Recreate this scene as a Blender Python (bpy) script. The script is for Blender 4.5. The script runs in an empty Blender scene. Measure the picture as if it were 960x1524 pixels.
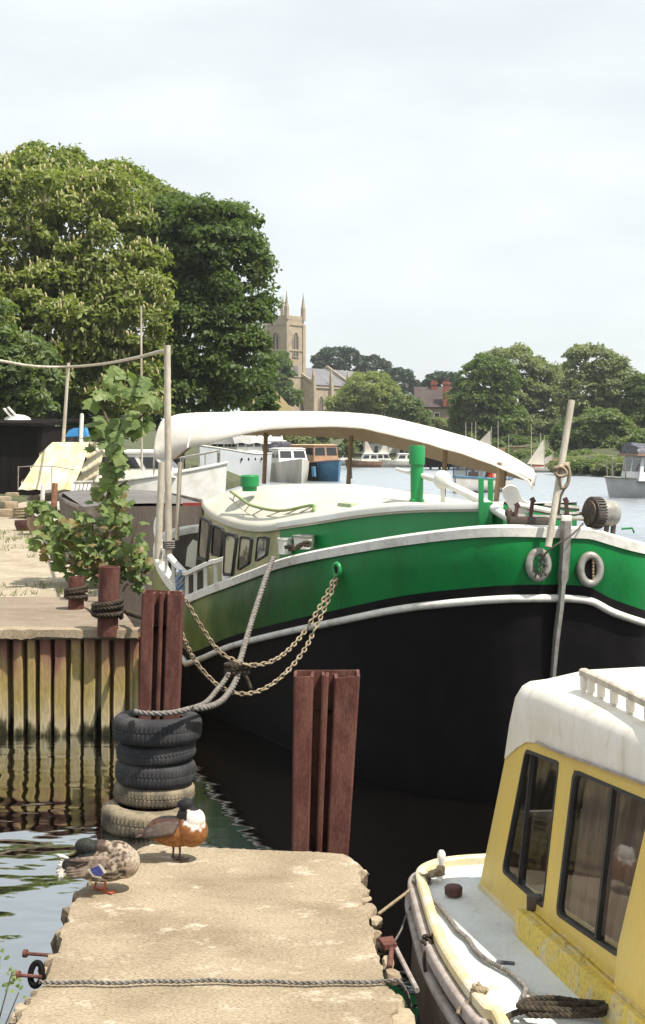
import bpy, bmesh, math, random
import numpy as np
from mathutils import Vector, Matrix, noise as mnoise
R = math.radians
V = Vector
scene = bpy.context.scene
COL = scene.collection
# ------------------------------------------------------------------ camera
F, CX, HY, CH = 2000.0, 480.0, 660.0, 2.7        # focal length in photo pixels, principal column, horizon row, eye height
cam = bpy.data.cameras.new('camera')
cam.sensor_fit = 'HORIZONTAL'; cam.sensor_width = 24.0
cam.lens = F / 960 * 24.0
cam.shift_y = -102.0 / 960
cam.clip_start = 0.05; cam.clip_end = 6000
camo = bpy.data.objects.new('camera', cam); COL.objects.link(camo)
camo.location = (0, 0, CH); camo.rotation_euler = (R(90), 0, 0)
scene.camera = camo
# ------------------------------------------------------------------ sky, sun, exposure
SUN = V((0.46, -0.29, 1.0)).normalized()
EL = math.asin(SUN.z); AZ = math.atan2(SUN.x, SUN.y)
w = bpy.data.worlds.new('World'); scene.world = w; w.use_nodes = True
nt = w.node_tree; nt.nodes.clear()
out = nt.nodes.new('ShaderNodeOutputWorld'); bg = nt.nodes.new('ShaderNodeBackground')
sky = nt.nodes.new('ShaderNodeTexSky'); sky.sky_type = 'NISHITA'; sky.sun_disc = False
sky.sun_elevation = EL; sky.sun_rotation = AZ; sky.air_density = 1.0; sky.dust_density = 2.0; sky.ozone_density = 1.0
tc = nt.nodes.new('ShaderNodeTexCoord')
mp = nt.nodes.new('ShaderNodeMapping'); mp.inputs['Scale'].default_value = (3.2, 3.2, 9.0)
nz = nt.nodes.new('ShaderNodeTexNoise'); nz.inputs['Scale'].default_value = 1.3; nz.inputs['Detail'].default_value = 7; nz.inputs['Roughness'].default_value = 0.55
rp = nt.nodes.new('ShaderNodeValToRGB')
rp.color_ramp.elements[0].position = 0.36; rp.color_ramp.elements[0].color = (0.76, 0.76, 0.76, 1)
rp.color_ramp.elements[1].position = 0.72; rp.color_ramp.elements[1].color = (0.97, 0.97, 0.97, 1)
mx = nt.nodes.new('ShaderNodeMixRGB'); mx.inputs[2].default_value = (8.6, 9.05, 9.1, 1)
nt.links.new(tc.outputs['Generated'], mp.inputs['Vector']); nt.links.new(mp.outputs[0], nz.inputs['Vector'])
nt.links.new(nz.outputs['Fac'], rp.inputs[0]); nt.links.new(rp.outputs[0], mx.inputs[0])
nt.links.new(sky.outputs[0], mx.inputs[1]); nt.links.new(mx.outputs[0], bg.inputs[0])
bg.inputs[1].default_value = 0.085
nt.links.new(bg.outputs[0], out.inputs[0])
sl = bpy.data.lights.new('sun', 'SUN'); sl.energy = 4.8; sl.angle = R(0.5); sl.color = (1.0, 0.94, 0.84)
so = bpy.data.objects.new('sun', sl); COL.objects.link(so)
so.rotation_euler = (-SUN).to_track_quat('-Z', 'Y').to_euler(); so.location = (0, 0, 60)
vs = scene.view_settings
vs.view_transform = 'Standard'; vs.look = 'None'; vs.gamma = 1.0; vs.exposure = 0.50; vs.use_curve_mapping = False
scene.cycles.max_bounces = 6; scene.cycles.transparent_max_bounces = 8; scene.cycles.use_denoising = True
scene.cycles.caustics_reflective = False; scene.cycles.caustics_refractive = False

# ------------------------------------------------------------------ helpers
def P(x, y, d):  return V(((x - CX) / F * d, d, CH - (y - HY) / F * d))
def G(x, y, h=0.0):
    d = (CH - h) * F / (y - HY); return P(x, y, d)
def lerp(a, b, t): return a + (b - a) * t
def itp(x, pts):
    """piecewise cubic (monotone-ish) interpolation of (x, value) pairs"""
    pts = sorted(pts)
    if x <= pts[0][0]: return pts[0][1]
    if x >= pts[-1][0]: return pts[-1][1]
    for i in range(len(pts) - 1):
        x0, y0 = pts[i]; x1, y1 = pts[i + 1]
        if x0 <= x <= x1:
            t = (x - x0) / (x1 - x0)
            s = (y1 - y0) / (x1 - x0)
            sp = (y0 - pts[i-1][1]) / (x0 - pts[i-1][0]) if i > 0 else s
            sn = (pts[i+2][1] - y1) / (pts[i+2][0] - x1) if i + 2 < len(pts) else s
            m0 = (s + sp) / 2; m1 = (s + sn) / 2
            h = x1 - x0
            return ((2*t**3 - 3*t**2 + 1) * y0 + (t**3 - 2*t**2 + t) * h * m0 + (-2*t**3 + 3*t**2) * y1 + (t**3 - t**2) * h * m1)
def smooth_path(pts, n=8):
    """Catmull-Rom through points"""
    pts = [V(p) for p in pts]; o = []
    for i in range(len(pts) - 1):
        p0 = pts[max(i-1, 0)]; p1 = pts[i]; p2 = pts[i+1]; p3 = pts[min(i+2, len(pts)-1)]
        for k in range(n):
            t = k / n
            o.append(0.5 * ((2*p1) + (p2 - p0)*t + (2*p0 - 5*p1 + 4*p2 - p3)*t*t + (3*p1 - p0 - 3*p2 + p3)*t**3))
    o.append(pts[-1]); return o
def resample(path, step):
    o = [path[0].copy()]; acc = 0.0
    for a, b in zip(path, path[1:]):
        L = (b - a).length
        while L > 0 and acc + L >= step:
            t = (step - acc) / L
            a = a.lerp(b, t); o.append(a.copy()); L = (b - a).length; acc = 0.0
        acc += L
    return o

class MB:
    def __init__(s): s.v = []; s.f = []; s.m = []; s.c = None
    def add(s, vs, fs, m=0):
        k = len(s.v); s.v += [tuple(p) for p in vs]
        for f in fs: s.f.append(tuple(i + k for i in f)); s.m.append(m)
        return k
    def quad(s, a, b, c, d, m=0): s.add([a, b, c, d], [(0, 1, 2, 3)], m)
    def box(s, c, sz, rz=0.0, m=0, bevel=0.0, rot=None):
        x, y, z = sz[0]/2, sz[1]/2, sz[2]/2
        M_ = rot if rot is not None else Matrix.Rotation(rz, 3, 'Z')
        c = V(c); b = min(bevel, x*.9, y*.9, z*.9)
        if b <= 0:
            pts = [(-x,-y,-z),(x,-y,-z),(x,y,-z),(-x,y,-z),(-x,-y,z),(x,-y,z),(x,y,z),(-x,y,z)]
            fs = [(0,3,2,1),(4,5,6,7),(0,1,5,4),(1,2,6,5),(2,3,7,6),(3,0,4,7)]
            s.add([c + M_ @ V(p) for p in pts], fs, m); return
        bm = bmesh.new(); bmesh.ops.create_cube(bm, size=1)
        for v_ in bm.verts: v_.co = V((v_.co.x*2*x, v_.co.y*2*y, v_.co.z*2*z))
        bmesh.ops.bevel(bm, geom=list(bm.edges), offset=b, segments=2, profile=0.6, affect='EDGES')
        bm.verts.index_update()
        s.add([c + M_ @ v_.co for v_ in bm.verts], [tuple(v_.index for v_ in f.verts) for f in bm.faces], m); bm.free()
    def tube(s, pts, r, n=8, m=0, cap=True, flat=1.0, closed=False):
        pts = [V(p) for p in pts]; N = len(pts)
        rr = r if isinstance(r, (list, tuple)) else [r] * N
        rings = []; prev = None
        for i, p in enumerate(pts):
            if closed: t = pts[(i+1) % N] - pts[i-1]
            else: t = (pts[min(i+1, N-1)] - pts[max(i-1, 0)])
            if t.length < 1e-9: t = V((0, 0, 1))
            t.normalize()
            if prev is None:
                up = V((0, 0, 1)) if abs(t.z) < 0.9 else V((1, 0, 0))
                a = t.cross(up).normalized()
            else:
                a = (prev - t * prev.dot(t))
                a = a.normalized() if a.length > 1e-6 else t.orthogonal().normalized()
            prev = a; b = t.cross(a)
            rings.append([p + (a * math.cos(2*math.pi*k/n) + b * math.sin(2*math.pi*k/n) * flat) * rr[i] for k in range(n)])
        vs = [q for g in rings for q in g]; fs = []
        for i in range(N if closed else N - 1):
            j = (i + 1) % N
            for k in range(n):
                fs.append((i*n+k, i*n+(k+1) % n, j*n+(k+1) % n, j*n+k))
        if cap and not closed:
            fs.append(tuple(range(n))[::-1]); fs.append(tuple((N-1)*n + k for k in range(n)))
        s.add(vs, fs, m)
    def bar(s, p0, p1, w_, h_=None, m=0, up=(0, 0, 1)):
        """rectangular bar between two points"""
        p0 = V(p0); p1 = V(p1); h_ = h_ or w_; t = (p1 - p0).normalized(); up = V(up)
        if abs(t.dot(up)) > 0.95: up = V((0, 1, 0))
        a = t.cross(up).normalized(); b = a.cross(t)
        q = [a*w_/2 + b*h_/2, -a*w_/2 + b*h_/2, -a*w_/2 - b*h_/2, a*w_/2 - b*h_/2]
        s.add([p0 + k for k in q] + [p1 + k for k in q], [(0,1,2,3),(7,6,5,4),(0,4,5,1),(1,5,6,2),(2,6,7,3),(3,7,4,0)], m)
    def lathe(s, prof, c=(0, 0, 0), n=20, m=0, axis=None):
        """prof: list of (r, z)"""
        c = V(c); A = V(axis).normalized() if axis is not None else V((0, 0, 1))
        q = V((0, 0, 1)).rotation_difference(A)
        vs = []; fs = []
        for r_, z_ in prof:
            for k in range(n):
                a = 2*math.pi*k/n; vs.append(c + q @ V((r_*math.cos(a), r_*math.sin(a), z_)))
        for i in range(len(prof) - 1):
            for k in range(n): fs.append((i*n+k, i*n+(k+1) % n, (i+1)*n+(k+1) % n, (i+1)*n+k))
        if prof[0][0] > 1e-5: fs.append(tuple(range(n))[::-1])
        if prof[-1][0] > 1e-5: fs.append(tuple((len(prof)-1)*n + k for k in range(n)))
        s.add(vs, fs, m)
    def ell(s, c, r, rot=None, n=12, m=0):
        c = V(c); vs = [c + (rot @ V((0, 0, r[2])) if rot else V((0, 0, r[2])))]; fs = []; k = n // 2
        for i in range(1, k):
            th = math.pi * i / k
            for j in range(n):
                a = 2*math.pi*j/n
                p = V((r[0]*math.sin(th)*math.cos(a), r[1]*math.sin(th)*math.sin(a), r[2]*math.cos(th)))
                vs.append(c + (rot @ p if rot else p))
        p = V((0, 0, -r[2])); vs.append(c + (rot @ p if rot else p))
        for j in range(n): fs.append((0, 1 + j, 1 + (j+1) % n))
        for i in range(k - 2):
            for j in range(n): fs.append((1+i*n+j, 1+(i+1)*n+j, 1+(i+1)*n+(j+1) % n, 1+i*n+(j+1) % n))
        L = len(vs) - 1
        for j in range(n): fs.append((L, 1+(k-2)*n+(j+1) % n, 1+(k-2)*n+j))
        s.add(vs, fs, m)
    def loft(s, loops, m=0, close=False, cap0=False, cap1=False):
        n = len(loops[0]); vs = [p for l in loops for p in l]; fs = []
        for i in range(len(loops) - 1):
            for k in range(n if close else n - 1):
                fs.append((i*n+k, i*n+(k+1) % n, (i+1)*n+(k+1) % n, (i+1)*n+k))
        if cap0: fs.append(tuple(range(n))[::-1])
        if cap1: fs.append(tuple((len(loops)-1)*n+k for k in range(n)))
        s.add(vs, fs, m)
    def plate(s, poly, th, m=0):
        """planar polygon given thickness along its normal (centred)"""
        poly = [V(p) for p in poly]; nrm = V((0, 0, 0))
        for i in range(len(poly)):
            a, b = poly[i], poly[(i+1) % len(poly)]; nrm += a.cross(b)
        nrm.normalize(); n = len(poly)
        vs = [p + nrm*th/2 for p in poly] + [p - nrm*th/2 for p in poly]
        fs = [tuple(range(n)), tuple(range(2*n-1, n-1, -1))] + [(i, i+n, (i+1) % n + n, (i+1) % n) for i in range(n)]
        s.add(vs, fs, m)
    def build(s, name, mat, parent=None, smooth=35, recalc=True, base=None):
        return mesh_obj(name, s.v, s.f, mat, parent, s.m, smooth, recalc, base)

BASE = {}
def mesh_obj(name, vs, fs, mat, parent=None, mi=None, smooth=35, recalc=True, base=None):
    me = bpy.data.meshes.new(name)
    A = np.array([tuple(p) for p in vs], dtype=float).reshape(-1, 3)
    if parent is not None: b = BASE[parent.name]
    elif base is not None: b = np.array(base, dtype=float)
    else: b = np.array([(A[:,0].min()+A[:,0].max())/2, (A[:,1].min()+A[:,1].max())/2, A[:,2].min()])
    A = A - b
    me.from_pydata(A.tolist(), [], fs)
    mats = mat if isinstance(mat, (list, tuple)) else [mat]
    for m_ in mats: me.materials.append(m_)
    if mi is not None and len(mats) > 1: me.polygons.foreach_set('material_index', mi)
    if recalc:
        bm = bmesh.new(); bm.from_mesh(me); bmesh.ops.recalc_face_normals(bm, faces=bm.faces); bm.to_mesh(me); bm.free()
    if smooth:
        me.polygons.foreach_set('use_smooth', [True] * len(me.polygons))
        if smooth < 180: me.set_sharp_from_angle(angle=R(smooth))
    me.update()
    o = bpy.data.objects.new(name, me); COL.objects.link(o)
    if parent is None: o.location = b
    else: o.parent = parent
    BASE[o.name] = b
    return o
def tag(o, label=None, cat=None, group=None, kind=None):
    if label: o['label'] = label
    if cat: o['category'] = cat
    if group: o['group'] = group
    if kind: o['kind'] = kind
    return o
def thing(name, label, cat, loc, group=None):
    o = bpy.data.objects.new(name, None); COL.objects.link(o); o.location = loc; o.empty_display_size = 0.2
    BASE[o.name] = np.array(tuple(loc), dtype=float)
    return tag(o, label, cat, group)
def copy_tree(o, parent=None):
    c = o.copy(); COL.objects.link(c); BASE[c.name] = BASE[o.name]
    if parent is not None: c.parent = parent
    for ch in list(o.children): copy_tree(ch, c)
    return c

# ------------------------------------------------------------------ materials
def M(name, col, col2=None, rough=0.6, scale=4.0, lo=0.4, hi=0.65, detail=5, bump=0.0, bscale=30.0, grain=0.12, gscale=60.0,
      metal=0.0, spec=0.5, stretch=(1, 1, 1), col3=None, scale3=1.5, lo3=0.55, hi3=0.7, coat=0.0, bdist=0.01):
    m = bpy.data.materials.new(name); m.use_nodes = True; n = m.node_tree; bs = n.nodes['Principled BSDF']
    bs.inputs['Roughness'].default_value = rough; bs.inputs['Metallic'].default_value = metal
    bs.inputs['Specular IOR Level'].default_value = spec; bs.inputs['Coat Weight'].default_value = coat
    geo = n.nodes.new('ShaderNodeNewGeometry')
    mp = n.nodes.new('ShaderNodeMapping'); mp.inputs['Scale'].default_value = stretch
    n.links.new(geo.outputs['Position'], mp.inputs['Vector'])
    def nz(sc, det, ro=0.6):
        t = n.nodes.new('ShaderNodeTexNoise'); t.inputs['Scale'].default_value = sc; t.inputs['Detail'].default_value = det
        t.inputs['Roughness'].default_value = ro; n.links.new(mp.outputs[0], t.inputs['Vector']); return t
    def rgb(c): return (c[0], c[1], c[2], 1)
    last = None
    if col2 is not None:
        t = nz(scale, detail); r = n.nodes.new('ShaderNodeMapRange'); r.inputs[1].default_value = lo; r.inputs[2].default_value = hi
        n.links.new(t.outputs['Fac'], r.inputs[0])
        x = n.nodes.new('ShaderNodeMixRGB'); x.inputs[1].default_value = rgb(col); x.inputs[2].default_value = rgb(col2)
        n.links.new(r.outputs[0], x.inputs[0]); last = x.outputs[0]
    if col3 is not None:
        t = nz(scale3, 6, 0.7); r = n.nodes.new('ShaderNodeMapRange'); r.inputs[1].default_value = lo3; r.inputs[2].default_value = hi3
        n.links.new(t.outputs['Fac'], r.inputs[0])
        x = n.nodes.new('ShaderNodeMixRGB'); x.inputs[2].default_value = rgb(col3)
        if last is not None: n.links.new(last, x.inputs[1])
        else: x.inputs[1].default_value = rgb(col)
        n.links.new(r.outputs[0], x.inputs[0]); last = x.outputs[0]
    if grain > 0:
        t = nz(gscale, 3); r = n.nodes.new('ShaderNodeMapRange'); r.inputs[1].default_value = 0.3; r.inputs[2].default_value = 0.7
        r.inputs[3].default_value = 1 - grain; r.inputs[4].default_value = 1 + grain; n.links.new(t.outputs['Fac'], r.inputs[0])
        x = n.nodes.new('ShaderNodeMixRGB'); x.blend_type = 'MULTIPLY'; x.inputs[0].default_value = 1.0
        if last is not None: n.links.new(last, x.inputs[1])
        else: x.inputs[1].default_value = rgb(col)
        n.links.new(r.outputs[0], x.inputs[2]); last = x.outputs[0]
    if last is not None: n.links.new(last, bs.inputs['Base Color'])
    else: bs.inputs['Base Color'].default_value = rgb(col)
    if bump > 0:
        t = nz(bscale, 6, 0.65); b = n.nodes.new('ShaderNodeBump'); b.inputs['Strength'].default_value = bump; b.inputs['Distance'].default_value = bdist
        n.links.new(t.outputs['Fac'], b.inputs['Height']); n.links.new(b.outputs[0], bs.inputs['Normal'])
    m['bs'] = bs.name
    return m
def rgbramp(n, fac, stops):
    r = n.nodes.new('ShaderNodeValToRGB'); e = r.color_ramp.elements
    e[0].position = stops[0][0]; e[0].color = (*stops[0][1], 1)
    e[1].position = stops[-1][0]; e[1].color = (*stops[-1][1], 1)
    for p, c in stops[1:-1]:
        k = e.new(p); k.color = (*c, 1)
    n.links.new(fac, r.inputs[0]); return r.outputs[0]
def leaf_mat(name, pale_tint, dark, trans=0.42, rough=0.5):
    """leaf colour varies leaf by leaf through the 'tint' face attribute"""
    m = bpy.data.materials.new(name); m.use_nodes = True; n = m.node_tree; bs = n.nodes['Principled BSDF']; out = n.nodes['Material Output']
    at = n.nodes.new('ShaderNodeAttribute'); at.attribute_name = 'tint'
    x = n.nodes.new('ShaderNodeMixRGB'); x.inputs[1].default_value = (*dark, 1); x.inputs[2].default_value = (*pale_tint, 1)
    n.links.new(at.outputs['Fac'], x.inputs[0]); n.links.new(x.outputs[0], bs.inputs['Base Color'])
    bs.inputs['Roughness'].default_value = rough; bs.inputs['Specular IOR Level'].default_value = 0.35
    tr = n.nodes.new('ShaderNodeBsdfTranslucent'); g = n.nodes.new('ShaderNodeMixRGB'); g.blend_type = 'MULTIPLY'; g.inputs[0].default_value = 1
    g.inputs[2].default_value = (1.3, 1.5, 0.65, 1); n.links.new(x.outputs[0], g.inputs[1]); n.links.new(g.outputs[0], tr.inputs[0])
    ms = n.nodes.new('ShaderNodeMixShader'); ms.inputs[0].default_value = trans
    n.links.new(bs.outputs[0], ms.inputs[1]); n.links.new(tr.outputs[0], ms.inputs[2]); n.links.new(ms.outputs[0], out.inputs[0])
    return m
def attr_mat(name, rough=0.7, grain=0.18, gscale=160.0, spec=0.3, bump=0.15):
    m = M(name, (1, 1, 1), grain=grain, gscale=gscale, rough=rough, spec=spec, bump=bump, bscale=220, bdist=0.003); n = m.node_tree
    at = n.nodes.new('ShaderNodeAttribute'); at.attribute_name = 'paint'
    for x in n.nodes:
        if x.type == 'MIX_RGB' and x.blend_type == 'MULTIPLY': n.links.new(at.outputs['Color'], x.inputs[1])
    return m
# ------------------------------------------------------------------ palette
m_white   = M('white_paint', (0.80, 0.79, 0.75), (0.66, 0.64, 0.57), scale=3, rough=0.45, grain=0.04)
m_whiteold= M('weathered_white', (0.74, 0.72, 0.66), (0.45, 0.42, 0.36), scale=7, lo=0.48, hi=0.75, rough=0.6, grain=0.1, bump=0.1)
m_grey    = M('grey_paint', (0.40, 0.40, 0.39), (0.28, 0.27, 0.25), scale=6, rough=0.6)
m_rust    = M('rusted_steel', (0.095, 0.034, 0.027), (0.155, 0.068, 0.050), scale=9, rough=0.85, grain=0.3, gscale=110, bump=0.5, bscale=55, bdist=0.006,
              col3=(0.045, 0.022, 0.02), scale3=5, lo3=0.56, hi3=0.72, stretch=(1, 1, 0.35), spec=0.25)
m_rustlight = M('light_rust', (0.24, 0.10, 0.055), (0.34, 0.19, 0.11), scale=20, rough=0.85, bump=0.4, grain=0.3)
m_darkmetal = M('dark_metal', (0.05, 0.045, 0.04), (0.10, 0.06, 0.04), scale=14, rough=0.6, bump=0.2)
m_galv    = M('galvanised_steel', (0.34, 0.33, 0.30), (0.22, 0.20, 0.17), scale=12, rough=0.5, metal=0.3, bump=0.15)
m_chain   = M('chain_steel', (0.36, 0.30, 0.20), (0.20, 0.13, 0.08), scale=30, rough=0.55, grain=0.2)
m_rope    = M('hemp_rope', (0.36, 0.29, 0.19), (0.22, 0.17, 0.11), scale=30, rough=0.95, bump=0.6, bscale=180, spec=0.1, grain=0.2)
m_ropegrey= M('grey_rope', (0.24, 0.22, 0.20), (0.13, 0.115, 0.10), scale=35, rough=0.95, bump=0.6, bscale=180, spec=0.1, grain=0.25)
m_ropedark= M('dark_rope', (0.045, 0.037, 0.03), (0.09, 0.07, 0.05), scale=35, rough=0.95, bump=0.6, bscale=180, spec=0.1, grain=0.25)
m_tyre    = M('tyre_rubber', (0.029, 0.029, 0.033), (0.058, 0.055, 0.054), scale=7, rough=0.85, bump=0.25, bscale=60, spec=0.3)
m_tyremud = M('muddy_tyre_rubber', (0.27, 0.22, 0.15), (0.07, 0.062, 0.05), scale=4, lo=0.42, hi=0.62, rough=0.9, bump=0.35, bscale=60, spec=0.2)
m_green   = M('green_gloss', (0.008, 0.24, 0.06), (0.010, 0.20, 0.05), scale=2.5, rough=0.35, grain=0.05)
m_cream   = M('cream_roof_paint', (0.58, 0.56, 0.475), (0.51, 0.485, 0.40), scale=1.6, rough=0.7, col3=(0.38, 0.34, 0.24), scale3=2.5, lo3=0.6, hi3=0.8, grain=0.06)
m_olive   = M('algae_cream_paint', (0.46, 0.43, 0.25), (0.28, 0.29, 0.14), scale=3.5, rough=0.7, stretch=(1, 1, 0.5), grain=0.12)
m_canvas  = M('white_canvas', (0.80, 0.77, 0.70), (0.72, 0.68, 0.59), scale=2, rough=0.9, bump=0.3, bscale=9, bdist=0.02, spec=0.1)
_n = m_canvas.node_tree; _tr = _n.nodes.new('ShaderNodeBsdfTranslucent'); _tr.inputs[0].default_value = (.62, .42, .22, 1); _ms = _n.nodes.new('ShaderNodeMixShader'); _ms.inputs[0].default_value = .22
_n.links.new(_n.nodes['Principled BSDF'].outputs[0], _ms.inputs[1]); _n.links.new(_tr.outputs[0], _ms.inputs[2]); _n.links.new(_ms.outputs[0], _n.nodes['Material Output'].inputs[0])
m_black   = M('black_paint', (0.0055, 0.005, 0.006), (0.009, 0.0075, 0.008), scale=5, rough=0.65, grain=0.1, spec=0.07)
m_rubber  = M('black_rubber', (0.014, 0.013, 0.013), (0.03, 0.027, 0.024), scale=9, rough=0.55)
m_wood    = M('weathered_wood', (0.33, 0.24, 0.15), (0.20, 0.14, 0.085), scale=9, stretch=(1, 1, 0.2), rough=0.8, bump=0.3)
m_pole    = M('pale_pole', (0.56, 0.51, 0.42), (0.36, 0.31, 0.24), scale=9, rough=0.75, stretch=(1, 1, 0.25), grain=0.15)
m_yellow  = M('yellow_paint', (0.64, 0.465, 0.115), (0.57, 0.43, 0.13), scale=3, rough=0.38, grain=0.06, col3=(0.42, 0.30, 0.11), scale3=6, lo3=0.60, hi3=0.80, stretch=(1.6, 1.6, .22))
m_yellowworn = M('worn_yellow_paint', (0.60, 0.44, 0.08), (0.55, 0.46, 0.27), scale=9, lo=0.5, hi=0.62, rough=0.6, grain=0.2, col3=(0.16, 0.12, 0.07), scale3=14, lo3=0.6, hi3=0.68)
m_gelcoat = M('white_gelcoat', (0.76, 0.73, 0.66), (0.64, 0.59, 0.50), scale=2.2, rough=0.4, grain=0.06, col3=(0.50, 0.42, 0.30), scale3=5, lo3=0.58, hi3=0.8, stretch=(1.5, 1.5, .3))
m_deck    = M('grey_white_deck', (0.62, 0.64, 0.63), (0.52, 0.53, 0.51), scale=3, rough=0.75, grain=0.06, bump=0.2, bscale=90, bdist=0.003, col3=(0.42, 0.36, 0.25), scale3=6, lo3=0.6, hi3=0.75)
m_gunwale = M('cream_yellow_edge', (0.60, 0.49, 0.24), (0.61, 0.56, 0.43), scale=6, rough=0.5, col3=(0.30, 0.21, 0.10), scale3=9, lo3=0.62, hi3=0.74)
m_hulldirty = M('stained_grey_hull', (0.17, 0.13, 0.105), (0.26, 0.23, 0.20), scale=4, rough=0.5, stretch=(1, 1, 0.5), grain=0.15, col3=(0.09, 0.05, 0.035), scale3=5)
m_strip   = M('mauve_grey_strip', (0.36, 0.31, 0.28), (0.25, 0.20, 0.17), scale=14, rough=0.7, grain=0.15)
m_blue    = M('blue_paint', (0.05, 0.19, 0.36), (0.08, 0.25, 0.42), scale=3, rough=0.5)
m_bluecanvas = M('blue_canvas', (0.03, 0.21, 0.52), (0.05, 0.28, 0.6), scale=6, rough=0.8)
m_darkblue= M('dark_blue_tarpaulin', (0.03, 0.03, 0.05), (0.16, 0.15, 0.17), scale=6, rough=0.5, bump=0.6, bscale=14, bdist=0.04)
m_yelltarp= M('yellowed_tarpaulin', (0.62, 0.56, 0.42), (0.56, 0.45, 0.22), scale=1.8, lo=0.42, hi=0.62, rough=0.8, bump=0.4, bscale=5, bdist=0.05, grain=0.06)
m_greytarp= M('grey_tarpaulin', (0.42, 0.42, 0.42), (0.33, 0.32, 0.31), scale=1.0, rough=0.8, bump=0.4, bscale=3, bdist=0.08)
m_orange  = M('orange_wood', (0.30, 0.165, 0.095), (0.40, 0.26, 0.17), scale=2, rough=0.6)
m_redpaint= M('red_paint', (0.35, 0.035, 0.025), (0.25, 0.03, 0.02), scale=4, rough=0.6)
m_winch   = M('winch_red_rust', (0.10, 0.035, 0.03), (0.05, 0.025, 0.02), scale=12, rough=0.8, bump=0.3)
m_brownhull = M('brown_steel_hull', (0.085, 0.065, 0.052), (0.13, 0.105, 0.085), scale=3, stretch=(1, 1, 0.25), rough=0.7, grain=0.2, col3=(0.25, 0.22, 0.18), scale3=3, lo3=0.6, hi3=0.72)
m_stone   = M('church_stone', (0.40, 0.325, 0.235), (0.31, 0.25, 0.18), scale=0.6, rough=0.9, grain=0.12, gscale=3)
m_brick   = M('grey_brown_brick', (0.27, 0.20, 0.15), (0.22, 0.16, 0.12), scale=0.5, rough=0.9, grain=0.15, gscale=4)
m_slate   = M('slate_roof', (0.13, 0.125, 0.135), (0.17, 0.165, 0.17), scale=0.5, rough=0.6, grain=0.1, gscale=3)
m_tile    = M('dark_tile_roof', (0.055, 0.038, 0.036), (0.075, 0.05, 0.047), scale=0.6, rough=0.85, grain=0.2, gscale=4)
m_redbrick= M('red_brick', (0.27, 0.08, 0.045), (0.2, 0.06, 0.04), scale=2, rough=0.9, grain=0.2, gscale=6)
m_shed    = M('black_tarred_boards', (0.010, 0.009, 0.009), (0.018, 0.014, 0.013), scale=2, rough=0.9, stretch=(3, 3, 0.3), spec=0.05)
m_bark    = M('bark', (0.085, 0.065, 0.048), (0.05, 0.04, 0.03), scale=4, stretch=(1, 1, 0.25), rough=0.95, bump=0.6, bscale=12, bdist=0.03)
m_twig    = M('green_brown_stem', (0.12, 0.085, 0.045), (0.09, 0.10, 0.04), scale=8, rough=0.8)
m_blossom = M('cream_blossom', (0.44, 0.41, 0.20), (0.40, 0.35, 0.17), scale=2, rough=0.9, grain=0.1)
m_curtain = M('mauve_curtain', (0.33, 0.24, 0.21), (0.40, 0.31, 0.27), scale=12, stretch=(1, 1, 0.12), rough=0.95)
m_interior= M('dark_interior', (0.06, 0.05, 0.045), (0.10, 0.085, 0.07), scale=3, rough=0.9)
m_glassdark = M('dark_window_glass', (0.02, 0.022, 0.025), rough=0.06, grain=0, spec=0.6)
m_reflpane = M('pane_painted_reflections', (0.52, 0.48, 0.33), (0.09, 0.08, 0.06), scale=5, lo=0.5, hi=0.58, rough=0.12, grain=0.1, spec=0.6, stretch=(1, 1, 0.6))  # cream and dark patches paint reflections into the wheelhouse panes
m_rubble  = M('pale_rubble', (0.36, 0.29, 0.20), (0.24, 0.175, 0.115), scale=9, rough=0.95, bump=0.5, bscale=40, grain=0.2)
m_skin    = M('skin', (0.55, 0.32, 0.23), grain=0, rough=0.6)
m_lifevest= M('orange_red_cloth', (0.62, 0.09, 0.03), grain=0.05, rough=0.8)
m_darkcloth = M('dark_cloth', (0.03, 0.03, 0.045), grain=0.05, rough=0.9)
m_glass = bpy.data.materials.new('clear_glass'); m_glass.use_nodes = True
_n = m_glass.node_tree; _b = _n.nodes['Principled BSDF']; _o = _n.nodes['Material Output']
_t = _n.nodes.new('ShaderNodeBsdfTransparent'); _t.inputs[0].default_value = (0.62, 0.62, 0.60, 1)
_g = _n.nodes.new('ShaderNodeBsdfGlossy'); _g.inputs['Roughness'].default_value = 0.03
_lw = _n.nodes.new('ShaderNodeLayerWeight'); _pw = _n.nodes.new('ShaderNodeMath'); _pw.operation = 'POWER'; _pw.inputs[1].default_value = 4; _n.links.new(_lw.outputs['Facing'], _pw.inputs[0])
_f = _n.nodes.new('ShaderNodeMath'); _f.operation = 'MULTIPLY_ADD'; _f.inputs[1].default_value = .85; _f.inputs[2].default_value = .07; _n.links.new(_pw.outputs[0], _f.inputs[0])
_x = _n.nodes.new('ShaderNodeMixShader')
_n.links.new(_f.outputs[0], _x.inputs[0]); _n.links.new(_t.outputs[0], _x.inputs[1]); _n.links.new(_g.outputs[0], _x.inputs[2]); _n.links.new(_x.outputs[0], _o.inputs[0])
m_feather = attr_mat('feathers')
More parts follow.
